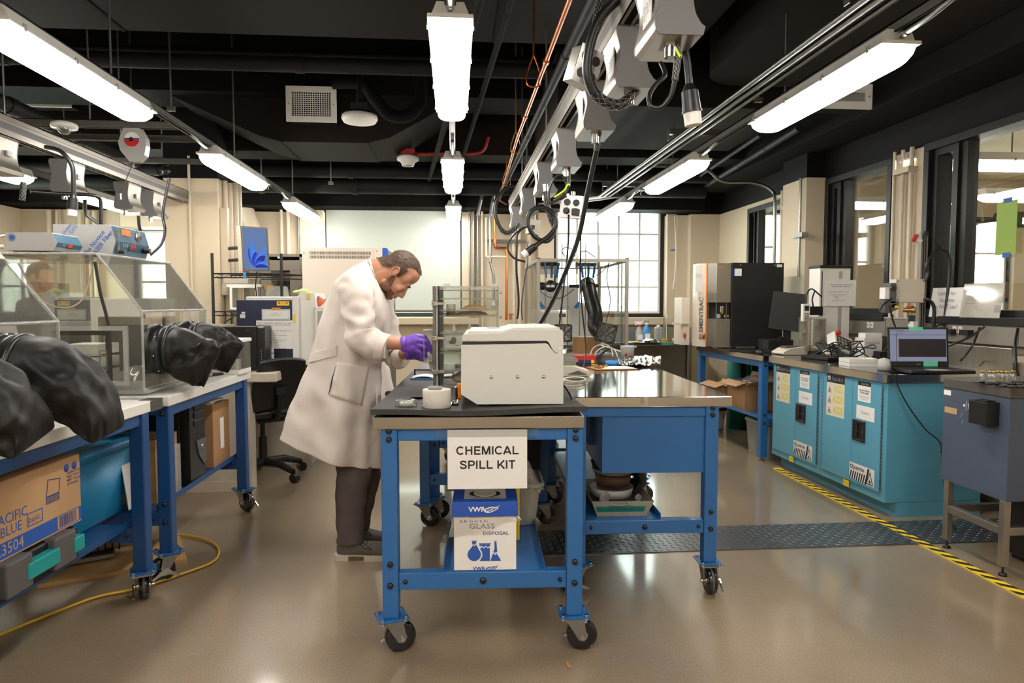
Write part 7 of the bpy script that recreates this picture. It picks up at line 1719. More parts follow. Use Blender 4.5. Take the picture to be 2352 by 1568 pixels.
# elemental analyser
z0 = .858;t = thing('element_analyser','large black cabinet analyser with brushed steel front on the blue bench','analyser',(2.5,6.02,z0));hE = .765
MB().bx(0,0,0,.49,.42,hE).done('cabinet','black_metal',t,bev=.006)
fp = [(0,.01),(0,.40),(-.20,.30),(-.20,.08),(-.13,.02)]
MB().prism(fp,.0,.255).prism(fp,.405,hE-.005).done('steel_front','steel',t,bev=.004);MB().prism([(0,.05),(0,.40),(-.16,.30),(-.16,.12),(-.11,.06)],.255,.405).done('sample_bay','ink',t)
MB().box((-.07,.045,.34),(.035,.012,.06)).done('crucible_lift','grey_light',t,bev=.006);MB().cyl((-.07,.03,.30),(-.07,.03,.36),.010,n=12).done('crucible','brass',t);MB().cyl((-.125,.04,.255),(-.125,.04,.405),.004,n=8).cyl((-.03,.04,.255),(-.03,.04,.405),.004,n=8).done('guide_rod','zinc',t)
for x in (-.055,-.025): MB().prism([(x-.01,.275),(x+.01,.275),(x,.293)],-.012,-.0115,XZ()).done('warning_triangle','yellow',t)
MB().bx(-.13,.0,.262,-.10,.012,.30).done('bay_label','grey_light',t)
MB().prism([(-.203,.085),(-.203,.30),(-.27,.26),(-.272,.11)],0,hE-.005).done('white_panel','cream_metal',t,bev=.004);MB().bx(-.207,.075,0,-.199,.085,hE).done('orange_edge','orange',t)
for i,(x,y) in enumerate(((-.225,.088),(-.33,.29))):
    MB().lathe([(0,0),(.024,0),(.024,.006),(0,.008)],20,frame((x,y-.004,.10),(1,-.2,0),(0,0,1)) @ Matrix.Diagonal((.6,1.35,1,1))).done('orange_ring','orange',t);MB().lathe([(0,.007),(.018,.007),(.016,.010),(0,.011)],18,frame((x,y-.005,.10),(1,-.2,0),(0,0,1)) @ Matrix.Diagonal((.6,1.35,1,1))).done('steel_button','zinc',t)
text('ELEMENTRAC',.05,'ink_grey',t,frame((-.243,.095,.26),(0,0,1),(-1,.15,0)),maxw=.38,bold=.02)
MB().bx(-.30,.10,.50,-.215,.104,hE-.02).done('sleeved_notice','paper_gloss',t);text('Do not operate\nunless trained\nfor this equipment',.012,'ink_grey',t,frame((-.26,.0985,.65),(1,0,0),(0,0,1)))
MB().bx(-.36,.30,0,-.28,.52,.45).done('side_module','cream_metal',t,bev=.004);MB().bx(-.36,.28,.20,-.30,.30,.225).bx(-.45,.27,.195,-.36,.31,.215).done('module_arm','beige_plastic',t)
MB().bx(.02,-.003,hE-.12,.09,-.0005,hE-.055).done('asset_label','paper',t);MB().bx(.018,-.0035,hE-.12,.026,-.0004,hE-.055).done('label_edge','print_blue',t);MB().bx(.42,-.003,hE-.04,.47,-.0005,hE-.015).done('corner_label','paper',t)
for x in (.08,.40): MB().ell((x,-.002,hE-.022),(.007,.003,.007),None,10,6).done('screw','zinc',t)
text('ELTRA',.02,'orange',t,frame((-.095,.008,hE-.045),(1,-.1,0),(0,0,1)))
for x,y in ((-.15,.1),(.05,.05),(.42,.05),(.42,.36),(-.1,.32)): MB().cyl((x,y,-.013),(x,y,0),.02,n=12).done('foot','black_plastic',t)
p = PZ(1775,803,.846);t = thing('monitor','black monitor turned away beside the black analyser','monitor',(p.x+.02,5.55,.846),-.15)
Rm = Matrix.Translation((-.02,0,.34)) @ Matrix.Rotation(-.35,4,'Z') @ Matrix.Rotation(.12,4,'Y')
MB().bx(-.13,0,-.16,.13,.03,.16,Rm).done('shell','black_plastic',t,bev=.005);MB().bx(-.12,-.001,-.145,.12,0,.15,Rm).done('screen','black_matte',t);MB().bx(-.03,.04,0,.03,.06,.33).bx(-.1,-.06,0,.1,.12,.012).done('stand','black_plastic',t)
solo('black_box','low black box with a white cap under the dark monitor','box',MB().box(PZ(1783,806,.846) + V((0,.02,.05)),(.22,.2,.10)).box(PZ(1790,806,.846) + V((0,-.02,.112)),(.03,.03,.022)),'black_metal',bev=.004)
t = thing('keyboard','dark keyboard on the blue bench before the analyser','keyboard',PZ(1700,808,.847),-.25);MB().bx(-.1,-.06,0,.25,.07,.016).done('base','black_plastic',t)
for j in range(5): MB().bx(-.09,-.05+j*.023,.016,.24,-.034+j*.023,.022).done('key_row','black_metal',t)
t = thing('computer_mouse','black mouse beside the dark keyboard','mouse',PZ(1745,812,.847));MB().ell((0,0,.014),(.03,.055,.018)).done('shell','black_plastic',t)
t = thing('bench_scale','cream wedge shaped balance on the blue bench by the guard','scale',PZ(1800,815,.847),.15);MB().prism([(0,0),(.22,0),(.22,.065),(.06,.05),(0,.02)],.0,-.16,XZ()).done('body','beige_plastic',t,bev=.008);MB().bx(.05,.03,.05,.2,.12,.066).done('window','grey_dark',t)
# under the blue bench
for i,(x,y) in enumerate(((2.84,6.62),(3.08,6.60))):
    t = thing('gas_cylinder',['teal gas cylinder behind the blue bench, left one','teal gas cylinder behind the blue bench, right one'][i],'cylinder',(x,y,0),0,'teal gas cylinders');MB().lathe([(0,0),(.115,0),(.115,.70),(.08,.78),(.03,.80),(0,.80)],24).done('cylinder','teal_bottle',t);MB().bx(-.03,-.118,.35,.02,-.112,.72).done('strap','black_plastic',t)
def obox(lb,o,w_,d_,h_,rz,flap=True):
    t = thing('cardboard_box',lb,'box',o,rz);MB().bx(0,0,0,w_,.004,h_).bx(0,d_-.004,0,w_,d_,h_).bx(0,0,0,.004,d_,h_).bx(w_-.004,0,0,w_,d_,h_).bx(0,0,0,w_,d_,.004).done('carton','cardboard',t)
    if flap: MB().box((w_/2,-.05,h_+.02),(w_,.12,.004),(-.4,0,0)).box((w_+.03,d_/2,h_+.05),(.004,d_,.12),(0,.4,0)).box((-.04,d_/2,h_+.01),(.1,d_,.004),(0,-.3,0)).done('flap','cardboard_light',t)
    return t
obox('open cardboard box with clear bag on the blue bench shelf',(2.44,5.55,.339),.32,.34,.22,.05);obox('cardboard box at the right end of the blue bench shelf',(2.82,5.30,.339),.30,.34,.24,.05);obox('low cardboard box at the back of the blue bench shelf',(2.42,5.95,.339),.40,.36,.16,.05)
solo('bubble_bag','clear bubble bag sticking out of the open shelf box','bag',MB().ell((2.56,5.66,.57),(.10,.08,.07)),'plastic_film')
t = thing('glove_box_carton','purple and white carton on the low shelf box','box',(2.48,5.98,.50),.2);MB().bx(0,0,0,.26,.12,.06).done('carton','paper',t);MB().bx(.03,-.001,.0,.23,.0,.03).bx(.03,0,.06,.23,.12,.061).done('print','petal_c' if False else 'print_navy',t)
def bin_(lb,o,w_,d_,h_,lid):
    t = thing('storage_bin',lb,'bin',o,.05);MB().loft([rr2(w_*.9,d_*.9,0),rr2(w_,d_,h_)],caps=False).add([(x,y,.002) for x,y in rrect(w_*.9,d_*.9,.05,5)],[tuple(range(24))]).done('tub','clear_bin',t);MB().loft([rr2(w_*1.04,d_*1.04,h_),rr2(w_*1.04,d_*1.04,h_+.025),rr2(w_*.9,d_*.9,h_+.03)]).done('lid',lid,t)
    for s in (-1,1): MB().box((s*w_*.0,-d_*.52,h_-.01),(.09,.016,.06)).done('latch','painter_blue',t)
    MB().ell((0,.0,h_*.35),(w_*.38,d_*.38,h_*.32)).done('contents','grey_dark',t);return t
bin_('clear plastic bin with white lid and blue latches under the blue bench',(2.66,5.42,0),.40,.36,.27,'clear_bin');bin_('clear plastic bin with black lid at the back under the blue bench',(2.45,6.6,0),.42,.3,.2,'black_plastic')
# pipes on the right wall
for i,(x,y,r,m,z0) in enumerate(((3.17,6.60,.016,'zinc',1.2),(3.17,6.10,.013,'zinc',1.5),(3.34,6.62,.022,'pipe_cream',.9),(3.34,6.70,.024,'pipe_cream',.9),(3.34,6.78,.024,'pipe_cream',.9),(3.35,4.92,.014,'pipe_cream',1.0),(3.35,4.82,.016,'pipe_cream',1.0),(3.33,4.99,.012,'pipe_cream',1.1))):
    lb = ['bright metal conduit beside the pilaster','metal conduit on the pilaster face','first cream pipe left of the pilaster','second cream pipe left of the pilaster','third cream pipe left of the pilaster','middle cream pipe between the right windows','right cream pipe between the right windows','left cream pipe between the right windows'][i]
    pts = [(x,y,z0),(x,y,2.40)] if i > 0 else spline([(x,y,z0),(x,y,2.2),(x-.02,y+.05,2.38),(x-.2,y+.1,2.46),(x-.5,y+.1,2.47),(x-.75,y,2.58),(1.9,y-.05,2.58)],5)
    solo('wall_pipe',lb,'pipe',MB().tube(pts,r,10),m)
for i,(y,z) in enumerate(((6.1,1.86),(4.9,2.22),(6.68,2.2))): solo('pipe_strap',['metal strap on the pilaster conduit','pipe strap under the ceiling between the right windows','pipe strap on the pipes left of the pilaster'][i],'strap',MB().bx(3.14 if i == 0 else 3.31,y-.10,z,3.20 if i == 0 else 3.38,y+.08,z+.04),'galv' if i == 0 else 'pipe_cream')
# next room glimpsed through the glass
t = thing('lab_unit','grey louvred instrument seen through the middle right window','instrument',(4.15,6.0,0));MB().bx(0,0,.9,.38,.4,1.22).done('body','grey_box',t,bev=.02);MB().bx(-.1,-.1,0,1.2,.6,.9).done('bench_base','grey_metal',t)
for k in range(6): MB().bx(.03,-.004,.96+k*.035,.2,0,.975+k*.035).done('louvre','grey_dark',t)
t = thing('lab_unit','dark green pump unit seen through the middle right window','instrument',(4.72,6.25,.9));MB().bx(0,0,0,.4,.3,.52).done('body','teal_bottle',t);MB().bx(.2,-.002,.35,.38,0,.47).done('label','paper',t);MB().tube(spline([(0,.1,.45),(-.2,.1,.42),(-.3,.1,.3),(-.2,.1,.12)],5),.02,8).done('hose','beige_plastic',t)
t = thing('lab_unit','beige cabinet seen through the large right window','cabinet',(4.9,4.55,0));MB().bx(0,0,0,.6,.4,1.62).done('body','grey_light',t,bev=.01)
t = thing('monitor','dark monitor seen through the large right window','monitor',(5.2,4.3,0));MB().bx(.2,-.1,1.0,.56,-.06,1.32).done('shell','black_plastic',t);MB().bx(.35,-.08,.9,.4,-.06,1.0).done('stand','black_plastic',t);MB().bx(.1,-.2,0,.9,.2,.9).done('desk','grey_light',t)
solo('gas_fitting','black valve fittings hanging in the next room beyond the middle window','fitting',MB().cyl((3.9,5.6,1.98),(5.2,5.6,1.98),.02,n=10).cyl((4.7,5.6,1.98),(4.95,5.6,1.98),.07,n=14).cyl((4.1,5.6,1.98),(4.25,5.6,1.98),.045,n=12),'pipe_black')
# ---------------------------------------------------------------- back of the room and things on the rear benches
for i,(px,r,m) in enumerate(((1079,.014,'zinc'),(1088,.014,'zinc'),(1098,.014,'zinc'),(1108,.013,'pipe_cream'),(1180,.022,'pipe_cream'),(1193,.022,'pipe_cream'),(1216,.02,'pipe_cream'))):
    x = PY(px,560,8.66).x;solo('wall_conduit','conduit %s from the left on the back wall between the windows' % ['first','second','third','fourth','fifth','sixth','seventh'][i],'conduit',MB().cyl((x,8.68,.95),(x,8.68,2.42),r,n=10),m)
b = MB();q = lambda px,py: PY(px,py,8.6)
solo('copper_pipe','bright copper pipe jogging right down the back wall','pipe',MB().tube([q(1137,490),q(1137,566),q(1139,569),q(1162,570),q(1164,573),q(1163,735)],.017,10).cyl(q(1137,550),q(1137,558),.024,n=10),'copper')
solo('wall_conduit','silver conduit with offset bend on the back wall','conduit',MB().tube(spline([q(1126,490),q(1126,590),q(1127,605),q(1134,635),q(1134,660),q(1134,690)],4),.018,10),'zinc')
solo('wall_conduit','cream pipe loop behind the copper pipe','pipe',MB().tube([q(1117,500),q(1117,588),q(1120,590),q(1165,590)],.016,10),'pipe_cream')
for i,(pts) in enumerate((((1105,430),(1108,445),(1100,480),(1098,495)),((1150,432),(1138,440),(1130,470),(1127,495)))): solo('ceiling_conduit',['left silver conduit bending down at the back ceiling','right silver conduit bending down at the back ceiling'][i],'conduit',MB().tube(spline([PY(x,y,8.15) for x,y in [(pts[0][0]+40,pts[0][1])] + list(pts)],5),.022,10),'zinc')
solo('wall_strut','metal strut across the pipes on the back wall','strut',MB().bx(q(1113,555).x,8.62,q(1113,556).z,q(1210,555).x,8.66,q(1113,549).z),'galv')
t = thing('outlet_plate','grey double outlet plate on the back wall seen through the acrylic cabinet','outlet',PY(1126,703,8.70));MB().bx(0,0,0,.075,.03,.10).done('plate','grey_light',t,bev=.004)
for z in (.03,.07): MB().cyl((.04,0,z),(.04,-.004,z),.015,n=12).done('socket','paper',t)
t = thing('wall_valve','small brass valve with red handle low on the back wall','valve',PY(1173,728,8.62));MB().cyl((0,0,-.03),(0,0,.03),.018,n=10).done('body','brass',t);MB().bx(-.035,-.03,.03,.035,-.0,.042).done('handle','red',t)
solo('blue_tape','strip of blue tape on the wall right of the back window','tape',MB().bx(*PY(1540,576,8.65),*(PY(1553,572,8.645))),'painter_blue')
cord('wall_cable','white cord hanging right of the back window',[PY(1550,495,8.6),PY(1552,560,8.6),PY(1551,620,8.6),PY(1546,664,8.6)],.006,'paper')
solo('wall_trim','cream ledge under the back windows behind the benches','ledge',MB().bx(.3,8.6,.86,3.0,8.75,.92),'trim_cream')
# sink table at the back
a = PZ(1440,785,.80);t = thing('sink_table','long steel work table along the back wall with bottles','table',(0.9,7.75,0));L_t = 2.1
MB().bx(0,0,.765,L_t,.75,.80).done('top','steel_top',t,bev=.004);MB().bx(0,.70,.1,L_t,.74,.765).done('back_panel','grey_metal',t);MB().bx(0,.73,.8,L_t,.75,.95).done('splash','steel',t)
for x in (.05,.95,L_t-.05):
    for y in (.05,.68): MB().cyl((x,y,0),(x,y,.765),.02,n=10).done('leg','zinc',t)
MB().cyl((.05,.05,.25),(L_t-.05,.05,.25),.016,n=10).cyl((.05,.68,.25),(L_t-.05,.68,.25),.016,n=10).done('rail','zinc',t)
MB().tube(spline([(.52,.66,.8),(.52,.66,.95),(.56,.6,1.0),(.66,.5,1.0),(.70,.46,.96)],5),.014,10).cyl((.52,.66,.8),(.52,.66,.83),.03,n=12).done('faucet','chrome',t)
def spray(lb,px,py,Y,body,trig,neck=None,hh=.20):
    p = PY(px,py,Y);t = thing('spray_bottle',lb,'bottle',(p.x,Y,.80));MB().lathe([(0,0),(.04,0),(.042,.01),(.042,hh*.55),(.022,hh*.82),(.014,hh*.86),(.014,hh*.95)],18).done('bottle',body,t)
    MB().bx(-.03,-.012,hh*1.0,.03,.012,hh*1.17).bx(-.055,-.009,hh*1.08,-.03,.009,hh*1.16).tube([(-.03,0,hh*1.07),(-.045,0,hh*.95)],.007,6).done('trigger',trig,t,bev=.003);MB().cyl((0,0,hh*.9),(0,0,hh*1.0),.018,n=12).done('collar',neck or trig,t);MB().bx(-.03,-.0435,hh*.12,.03,-.041,hh*.42).done('label','paper',t);return t
spray('spray bottle with red trigger on the back table',1468,780,7.95,'clear_bin','paper','red');spray('spray bottle of blue liquid on the back table',1485,780,8.0,'painter_blue','vial_glass','paper',.22);spray('white spray bottle at the right end of the back table',1558,782,7.95,'white_plastic','white_plastic')
p = PY(1576,782,8.0);wash_bottle('white wash bottle with blue cap at the right end of the back table',(p.x,8.0,.80),'print_navy',.17,.034,True,-1)
t = thing('plastic_jug','translucent plastic jug on the back table','jug',(PY(1512,780,8.1).x,8.1,.80));MB().bx(-.045,-.04,0,.045,.04,.17).done('jug','clear_bin',t,bev=.02,seg=3);MB().cyl((0,0,.17),(0,0,.19),.02,n=12).done('cap','white_plastic',t)
for i,(px,h_,Y) in enumerate(((1527,.31,8.2),(1553,.42,8.3))):
    t = thing('graduated_cylinder',['clear measuring cylinder with yellow foot on the back table','taller frosted measuring cylinder near the back table corner'][i],'cylinder',(PY(px,780,Y).x,Y,.80));MB().lathe([(.022+.01*i,.01),(.022+.01*i,h_),(.026+.01*i,h_+.004)],16).done('tube','vial_glass' if i == 0 else 'clear_bin',t);MB().lathe([(0,0),(.05,0),(.05,.012),(.02,.018)],16).done('foot','yellow' if i == 0 else 'white_plastic',t)
solo('wiping_cloth','crumpled white cloths on the back table','cloth',MB().sheet(lambda u,v: (PY(1470,780,7.9).x+.02+u*.2,7.82+v*.14,.801+.05*max(0,noise.noise((u*5,v*5,3))+.45)*math.sin(PI*u)),16,12),'paper');solo('yellow_sponge','yellow scraper lying on the back table edge','tool',MB().bx(1.95,7.78,.80,2.13,7.82,.812),'yellow')
# enclosure on the rear bench
E0,E1 = V((.60,5.0,.86)),V((1.285,6.1,1.585));t = thing('test_enclosure','clear acrylic enclosure with aluminium frame, fans and threaded rods on the rear bench','enclosure',(E0.x,5.0,.86),-.02);w_,d_,h_ = E1.x-E0.x,1.1,.725;s = .012
for x in (s,w_-s):
    for y in (s,d_-s): MB().bx(x-s,y-s,0,x+s,y+s,h_).bx(x-.003,y-s-.001,0,x+.003,y-s,h_).done('post','alu',t)
for z in (h_-s,s):
    for y in (s,d_-s): MB().bx(2*s,y-s,z-s,w_-2*s,y+s,z+s).bx(2*s,y-s-.001,z-.003,w_-2*s,y-s,z+.003).done('beam','alu',t)
    for x in (s,w_-s): MB().bx(x-s,2*s,z-s,x+s,d_-2*s,z+s).done('beam','alu',t)
for x in (s,w_-s): MB().bx(x-s-.002,-.002,h_-.002,x+s+.002,2*s,h_+.004).done('corner_cap','black_plastic',t)
for x in (.004,w_-.008): MB().bx(x,2*s,2*s,x+.004,d_-2*s,h_-2*s).done('side_panel','acrylic_clear',t)
MB().bx(2*s,d_-.008,2*s,w_-2*s,d_-.004,h_-2*s).done('back_panel','acrylic_clear',t);MB().bx(2*s,2*s,h_-.018,w_-2*s,d_-2*s,h_-.014).done('roof_panel','acrylic',t)
for i,px in enumerate((1249,1289,1305,1327,1343,1377,1422)):
    x = PY(px,700,5.25).x - E0.x;MB().cyl((x,.2 + .06*(i % 3),.0),(x,.2 + .06*(i % 3),h_+.13 if i in (1,2,4,5) else h_-.01),.0045,n=8).cyl((x,.2 + .06*(i % 3),.36),(x,.2 + .06*(i % 3),.37),.009,n=6).done('threaded_rod','zinc',t)
PE = lambda px,py,dy=.12: PY(px,py,5.0+dy) - V(t.location)
def fan(px,py,hw,dy,rot):
    c = PE(px,py,dy);T = Matrix.Translation(c) @ Matrix.Rotation(rot,4,'Y') @ XZ();o = MB()
    sq = [(x,y) for x,y in rrect(2*hw,2*hw,.012,8)];ci = [(hw*.93*math.cos(a),hw*.93*math.sin(a)) for a in [math.atan2(y,x) for x,y in sq]]
    for z in (0,-.035): ringshape(o,sq,ci,z,T)
    n_ = len(sq);o.add([T @ V((x,y,0)) for x,y in sq] + [T @ V((x,y,-.035)) for x,y in sq],[(i,(i+1) % n_,n_+(i+1) % n_,n_+i) for i in range(n_)]);o.add([T @ V((x,y,0)) for x,y in ci] + [T @ V((x,y,-.035)) for x,y in ci],[(i,(i+1) % n_,n_+(i+1) % n_,n_+i) for i in range(n_)])
    f = o.done('fan','black_plastic',t);bl = MB().cyl((0,0,-.03),(0,0,-.006),hw*.35,n=18,M=T)
    for k in range(7): a = 2*PI*k/7;bl.add([T @ V((r*math.cos(a+da),r*math.sin(a+da),z)) for r,da,z in ((hw*.35,0,-.008),(hw*.88,.12,-.008),(hw*.88,.65,-.028),(hw*.35,.6,-.028))],[(0,1,2,3)])
    bl.done('fan_blades','black_matte',f);g_ = MB()
    for k in range(1,9): g_.tube([T @ V((hw*.11*k*math.cos(a*PI/14),hw*.11*k*math.sin(a*PI/14),.006)) for a in range(28)],.0017,5,closed=True)
    for a in (PI/4,3*PI/4): g_.tube([T @ V((s_*hw*1.2*math.cos(a),s_*hw*1.2*math.sin(a),.008)) for s_ in (-1,1)],.002,5)
    g_.done('fan_guard','zinc',f)
fan(1294,765,.066,-.02,0);fan(1393,765,.072,-.04,.22)
hs = spline([PE(1350,660,.3),PE(1357,690,.22),PE(1366,722,.12),PE(1366,750,.06),PE(1380,765,.02)],14);rad = [.052 + (.005 if i % 2 else -.003) for i in range(len(hs))]
MB().tube(hs,rad,18).done('flex_hose','black_plastic',t);MB().tube([PE(1345,650,.35),PE(1350,662,.3)],[.062,.06],18).tube(spline([PE(1305,657,.32),PE(1325,657,.32),PE(1340,660,.31),PE(1352,662,.3)],4),[.012]*4 + [.014]*4 + [.03]*4 + [.05],10).tube([PE(1352,658,.3),PE(1372,655,.3)],[.02,.012],10).done('hose_adapter','black_plastic',t)
MB().lathe([(0,0),(.046,0),(.046,.012),(0,.012)],24,Matrix.Translation(PE(1263,657,.2)) @ XZ()).tube(spline([PE(1237,657,.25),PE(1250,657,.24),PE(1278,657,.24),PE(1290,657,.24)],4),[.04,.035,.03,.03,.03,.03,.03,.03,.028,.024,.018,.012,.011],10).done('round_flange','black_plastic',t);c = PE(1263,657,.18);MB().box((c.x-.017,c.y-.002,c.z),(.028,.003,.016)).box((c.x+.017,c.y-.002,c.z),(.028,.003,.016)).done('flange_label','paper',t)
for px in (1262,1346):
    c = PE(px,622,.35);MB().bx(c.x-.07,c.y,c.z-.02,c.x+.07,c.y+.12,c.z+.055).done('clear_box','acrylic_edge',t);MB().bx(c.x-.075,c.y-.004,c.z+.04,c.x+.075,c.y+.12,c.z+.062).done('box_lid','black_plastic',t)
    for dx in (-.04,.01,.055): MB().box((c.x+dx,c.y-.006,c.z-.0),(.018,.003,.11),(0,.12*(dx*20),0)).done('blue_tape','painter_blue',t)
c = PE(1237,712,.6);MB().bx(c.x,c.y,c.z,c.x+.32,c.y+.002,c.z+.2).done('paper_sheet','paper',t)
for x in (0,.3): MB().box((c.x+x+.01,c.y-.004,c.z+.04),(.03,.002,.06),(0,.7 if x else -.7,0)).done('blue_tape','painter_blue',t)
MB().bx(.05,.85,.02,.28,1.05,.34).bx(.36,.88,.02,.56,1.04,.40).done('white_vessel','white_plastic',t,bev=.03,seg=3)
MB().tube(spline([PE(1297,590,.1),PE(1290,575,.1),PE(1300,568,.1),PE(1317,575,.1),PE(1320,590,.1)],5),.004,6).tube(spline([PE(1332,590,.1),PE(1333,580,.1),PE(1345,577,.1),PE(1366,591,.1)],5),.004,6).tube(spline([PE(1398,600,.1),PE(1392,640,.2),PE(1400,690,.2),PE(1390,740,.2)],5),.003,6).tube(spline([PE(1240,668,.1),PE(1262,683,.1),PE(1290,683,.1),PE(1318,664,.1)],5),.003,6).tube(spline([PE(1398,605,.1),PE(1380,625,.1),PE(1350,645,.1)],5),.003,6).done('wiring','black_plastic',t)
# things on the rear bench
p = PZ(1300,862,.862);t = thing('lab_scale','beige laboratory scale with flat pan beside the grey instrument','scale',p,-.05)
MB().prism([(0,0),(.15,0),(.155,.022),(.05,.055),(0,.055)],.0,-.2,XZ((-.02,-.05,0))).done('body','beige_plastic',t,bev=.01);MB().bx(-.06,.0,.055,.055,.14,.075).bx(-.07,-.01,.075,.065,.15,.09).done('pan','zinc',t,bev=.002);MB().prism([(.0,.0),(.11,0),(.06,.02)],.052,.056,XZ((.0,-.0,.012))).done('base_window','grey_dark',t)
cord('coiled_lead','beige coiled lead on the rear bench right of the grey instrument',[PZ(1305+25*math.cos(a*.55)+15,871+5*math.sin(a*.55),.866+.0006*a) for a in range(26)],.0035,'beige_plastic','lead',3)
p = PZ(1370,850,.862);t = thing('clipboard','brown clipboard with white paper and metal clip on the rear bench','clipboard',p,.12)
MB().bx(0,-.0,.0,.26,.19,.004).done('board','clip_board',t);MB().bx(.055,.01,.004,.25,.18,.006).done('paper','paper',t);MB().bx(.03,.06,.004,.07,.13,.016).tube([(.035,.06,.018),(.035,.13,.018)],.007,8).tube(spline([(.06,.07,.01),(.09,.075,.02),(.1,.1,.012),(.09,.12,.012)],4),.004,6).done('clip','brass',t)
p = PZ(1410,838,.862);t = thing('tape_roll','roll of blue painters tape lying on the rear bench','tape',p);MB().lathe([(.038,0),(.056,0),(.056,.025),(.038,.025),(.038,0)],28).done('tape','painter_blue',t)
p = PZ(1342,834,.862);t = thing('tool_case','red box on the rear bench behind the scale','box',p);MB().bx(-.06,0,0,.075,.10,.05).done('box','red',t);MB().bx(-.05,-.004,0,.05,-.0,.022).done('navy_band','navy',t);MB().bx(.045,-.007,.0,.065,-.003,.022).done('yellow_end','yellow',t)
p = PZ(1445,825,.862);t = thing('beaker','white plastic beaker with spout on the rear bench','beaker',(p.x,p.y+.05,.862));MB().lathe([(0,0),(.045,0),(.05,.09),(.052,.092),(.047,.09),(.042,.006),(0,.006)],24).done('cup','white_plastic',t);MB().prism([(.045,-.014),(.066,0),(.045,.014)],.08,.092).done('spout','white_plastic',t);MB().ell((-.02,-.045,.035),(.008,.006,.009),None,8,6).done('red_dot','red',t)
solo('silver_bag','crumpled silver mylar bag hanging over the right edge of the rear bench','bag',MB().sheet(lambda u,v: tuple(PZ(1420+u*98,842-v*20,.864) + V((0,0,.02*math.sin(PI*v)*(.5+.5*math.sin(3+u*3))+.03*abs(noise.noise((u*7,v*4,2)))+.012*noise.noise((u*17,v*9,5))+.008))),44,18),'foil')
solo('dark_pouch','dark folded pouch on the rear bench before the enclosure','bag',MB().sheet(lambda u,v: tuple(PZ(1365+u*70,833-v*10,.863) + V((0,0,.03*math.sin(PI*v)+.01*noise.noise((u*6,v*5,7))))),14,8),'sleeve_rubber')
p = PZ(1365,826,.862);t = thing('cardboard_box','brown cardboard box inside the enclosure base','box',(p.x-.07,5.06,.872));MB().bx(0,0,0,.17,.12,.125).done('carton','cardboard',t);MB().box((.08,.05,.13),(.12,.1,.004),(0,0,.1)).done('paper','paper',t)
cord('beige_wire','loose beige wires arching beside the fans',[PZ(1365,822,.87),PY(1372,805,4.85),PY(1395,795,4.85),PY(1412,805,4.85),PZ(1420,822,.87)],.004,'beige_plastic');cord('beige_wire','second loose beige wire beside the fans',[PZ(1355,822,.87),PY(1362,800,4.9),PY(1385,790,4.9),PY(1402,798,4.9),PZ(1408,820,.87)],.004,'beige_plastic')
solo('black_strip','black flat bar lying by the fans','bar',MB().tube([PZ(1368,822,.87),PY(1398,801,4.95)],.008,8),'black_plastic');solo('green_cup','small flask with yellow base by the enclosure post','flask',MB().lathe([(0,0),(.026,0),(.026,.006),(.016,.012),(.016,.07),(.02,.075)],14,o=(PY(1428,790,5.0).x,4.96,.862)),'vial_glass')
p = PY(1160,785,4.6);t = thing('acrylic_rack','small clear acrylic rack with slots behind the grey instrument','rack',(p.x,4.6,.856));
for k in range(4): MB().bx(k*.055,0,0,.05+k*.055,.06,.255).done('plate','acrylic_edge',t);MB().bx(k*.055+.02,-.002,.05,.026+k*.055,0,.2).done('slot','ink',t)
t = thing('clear_tube','clear tall cup behind the grey instrument','cup',(PY(1220,770,4.5).x,4.5,.856));MB().lathe([(0,0),(.025,0),(.03,.27)],16).done('cup','acrylic_edge',t)
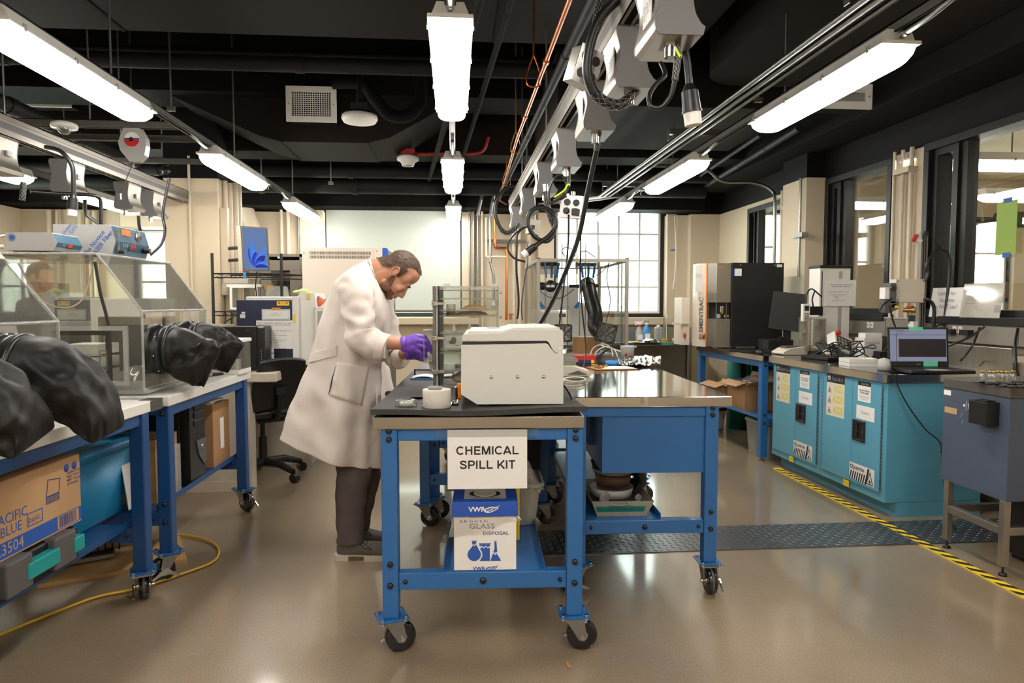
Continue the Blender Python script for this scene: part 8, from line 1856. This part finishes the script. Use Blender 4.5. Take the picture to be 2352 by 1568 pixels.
# clutter under the right bench
zs = .326;p = PZ(1372,1185,zs);t = thing('metal_tray','dirty metal tray with handwriting holding containers under the right bench','tray',p,RB);w_,d_ = .235,.36
MB().loft([[(x,y,0) for x,y in ((0,0),(w_-.02,0),(w_-.02,d_),(0,d_))],[(x,y,.068) for x,y in ((-.025,-.012),(w_+.012,-.012),(w_+.012,d_+.012),(-.025,d_+.012))]],caps=False,smooth=False).bx(0,0,0,w_-.02,d_,.003).done('tray','dirty_tray',t,solid=.003)
MB().add([(.0,-.006,.02),(.205,-.006,.02),(.212,-.0125,.046),(-.012,-.0125,.046)],[(0,1,2,3)]).done('teal_label','teal_bottle',t);text('N.C. Loose Moisture #50  15.4',.018,'ink',t,frame((.10,-.0115,.033),(1,0,0),(0,-.25,1)),maxw=.19);MB().tube(spline([(.06,-.014,.066),(.06,-.022,.055),(.13,-.022,.055),(.13,-.014,.066)],4),.003,6).done('handle','zinc',t)
for i,(x,y,z,r,h_,m) in enumerate(((.10,.16,.05,.10,.04,'grey_light'),(.11,.18,.095,.085,.05,'shoe_brown'),(.11,.18,.15,.10,.018,'plastic_film'),(.10,.19,.17,.092,.03,'sleeve_rubber'))): solo('sample_pan',['shallow grey pan in the dirty metal tray','brown jar lying in the pan stack of the metal tray','clear lid on the pan stack of the metal tray','dark pan topmost in the metal tray stack'][i],'pan',MB().lathe([(0,0),(r*.9,0),(r,h_),(r*.96,h_),(r*.86,.004),(0,.004)],22,o=(p.x+x,p.y+y,zs+z)),m)
for i,(x,y,r) in enumerate(((.05,.06,.028),(.2,.05,.016))): solo('plastic_disc',['round frosted lid standing in the metal tray','small white lid at the right of the metal tray'][i],'lid',MB().cyl((p.x+x,p.y+y,zs+.06),(p.x+x-.006,p.y+y+.01,zs+.064),r,n=18),'clear_bin')
solo('black_hose_end','black rubber hose end behind the metal tray','hose',MB().tube(spline([(p.x+.2,p.y+.35,zs+.12),(p.x+.26,p.y+.3,zs+.12),(p.x+.27,p.y+.3,zs+.06),(p.x+.22,p.y+.34,zs+.05)],5),.03,12),'black_plastic')
solo('drawer_bracket','blue slotted bracket under the right bench top','bracket',MB().bx(.62,3.1,.60,.65,3.9,.80),'blue_dark')
t = thing('clear_tape','strip of clear tape on the right bench front edge','tape',PY(1484,925,2.80));MB().bx(-.008,0,-.012,.008,.003,.022).done('strip','plastic_film',t)
t = thing('wood_chip','tiny wood splinter on the floor in the right foreground','splinter',PZ(1305,1527,.001),.2);MB().bx(-.006,-.02,0,.006,.02,.003).done('chip','wood',t)
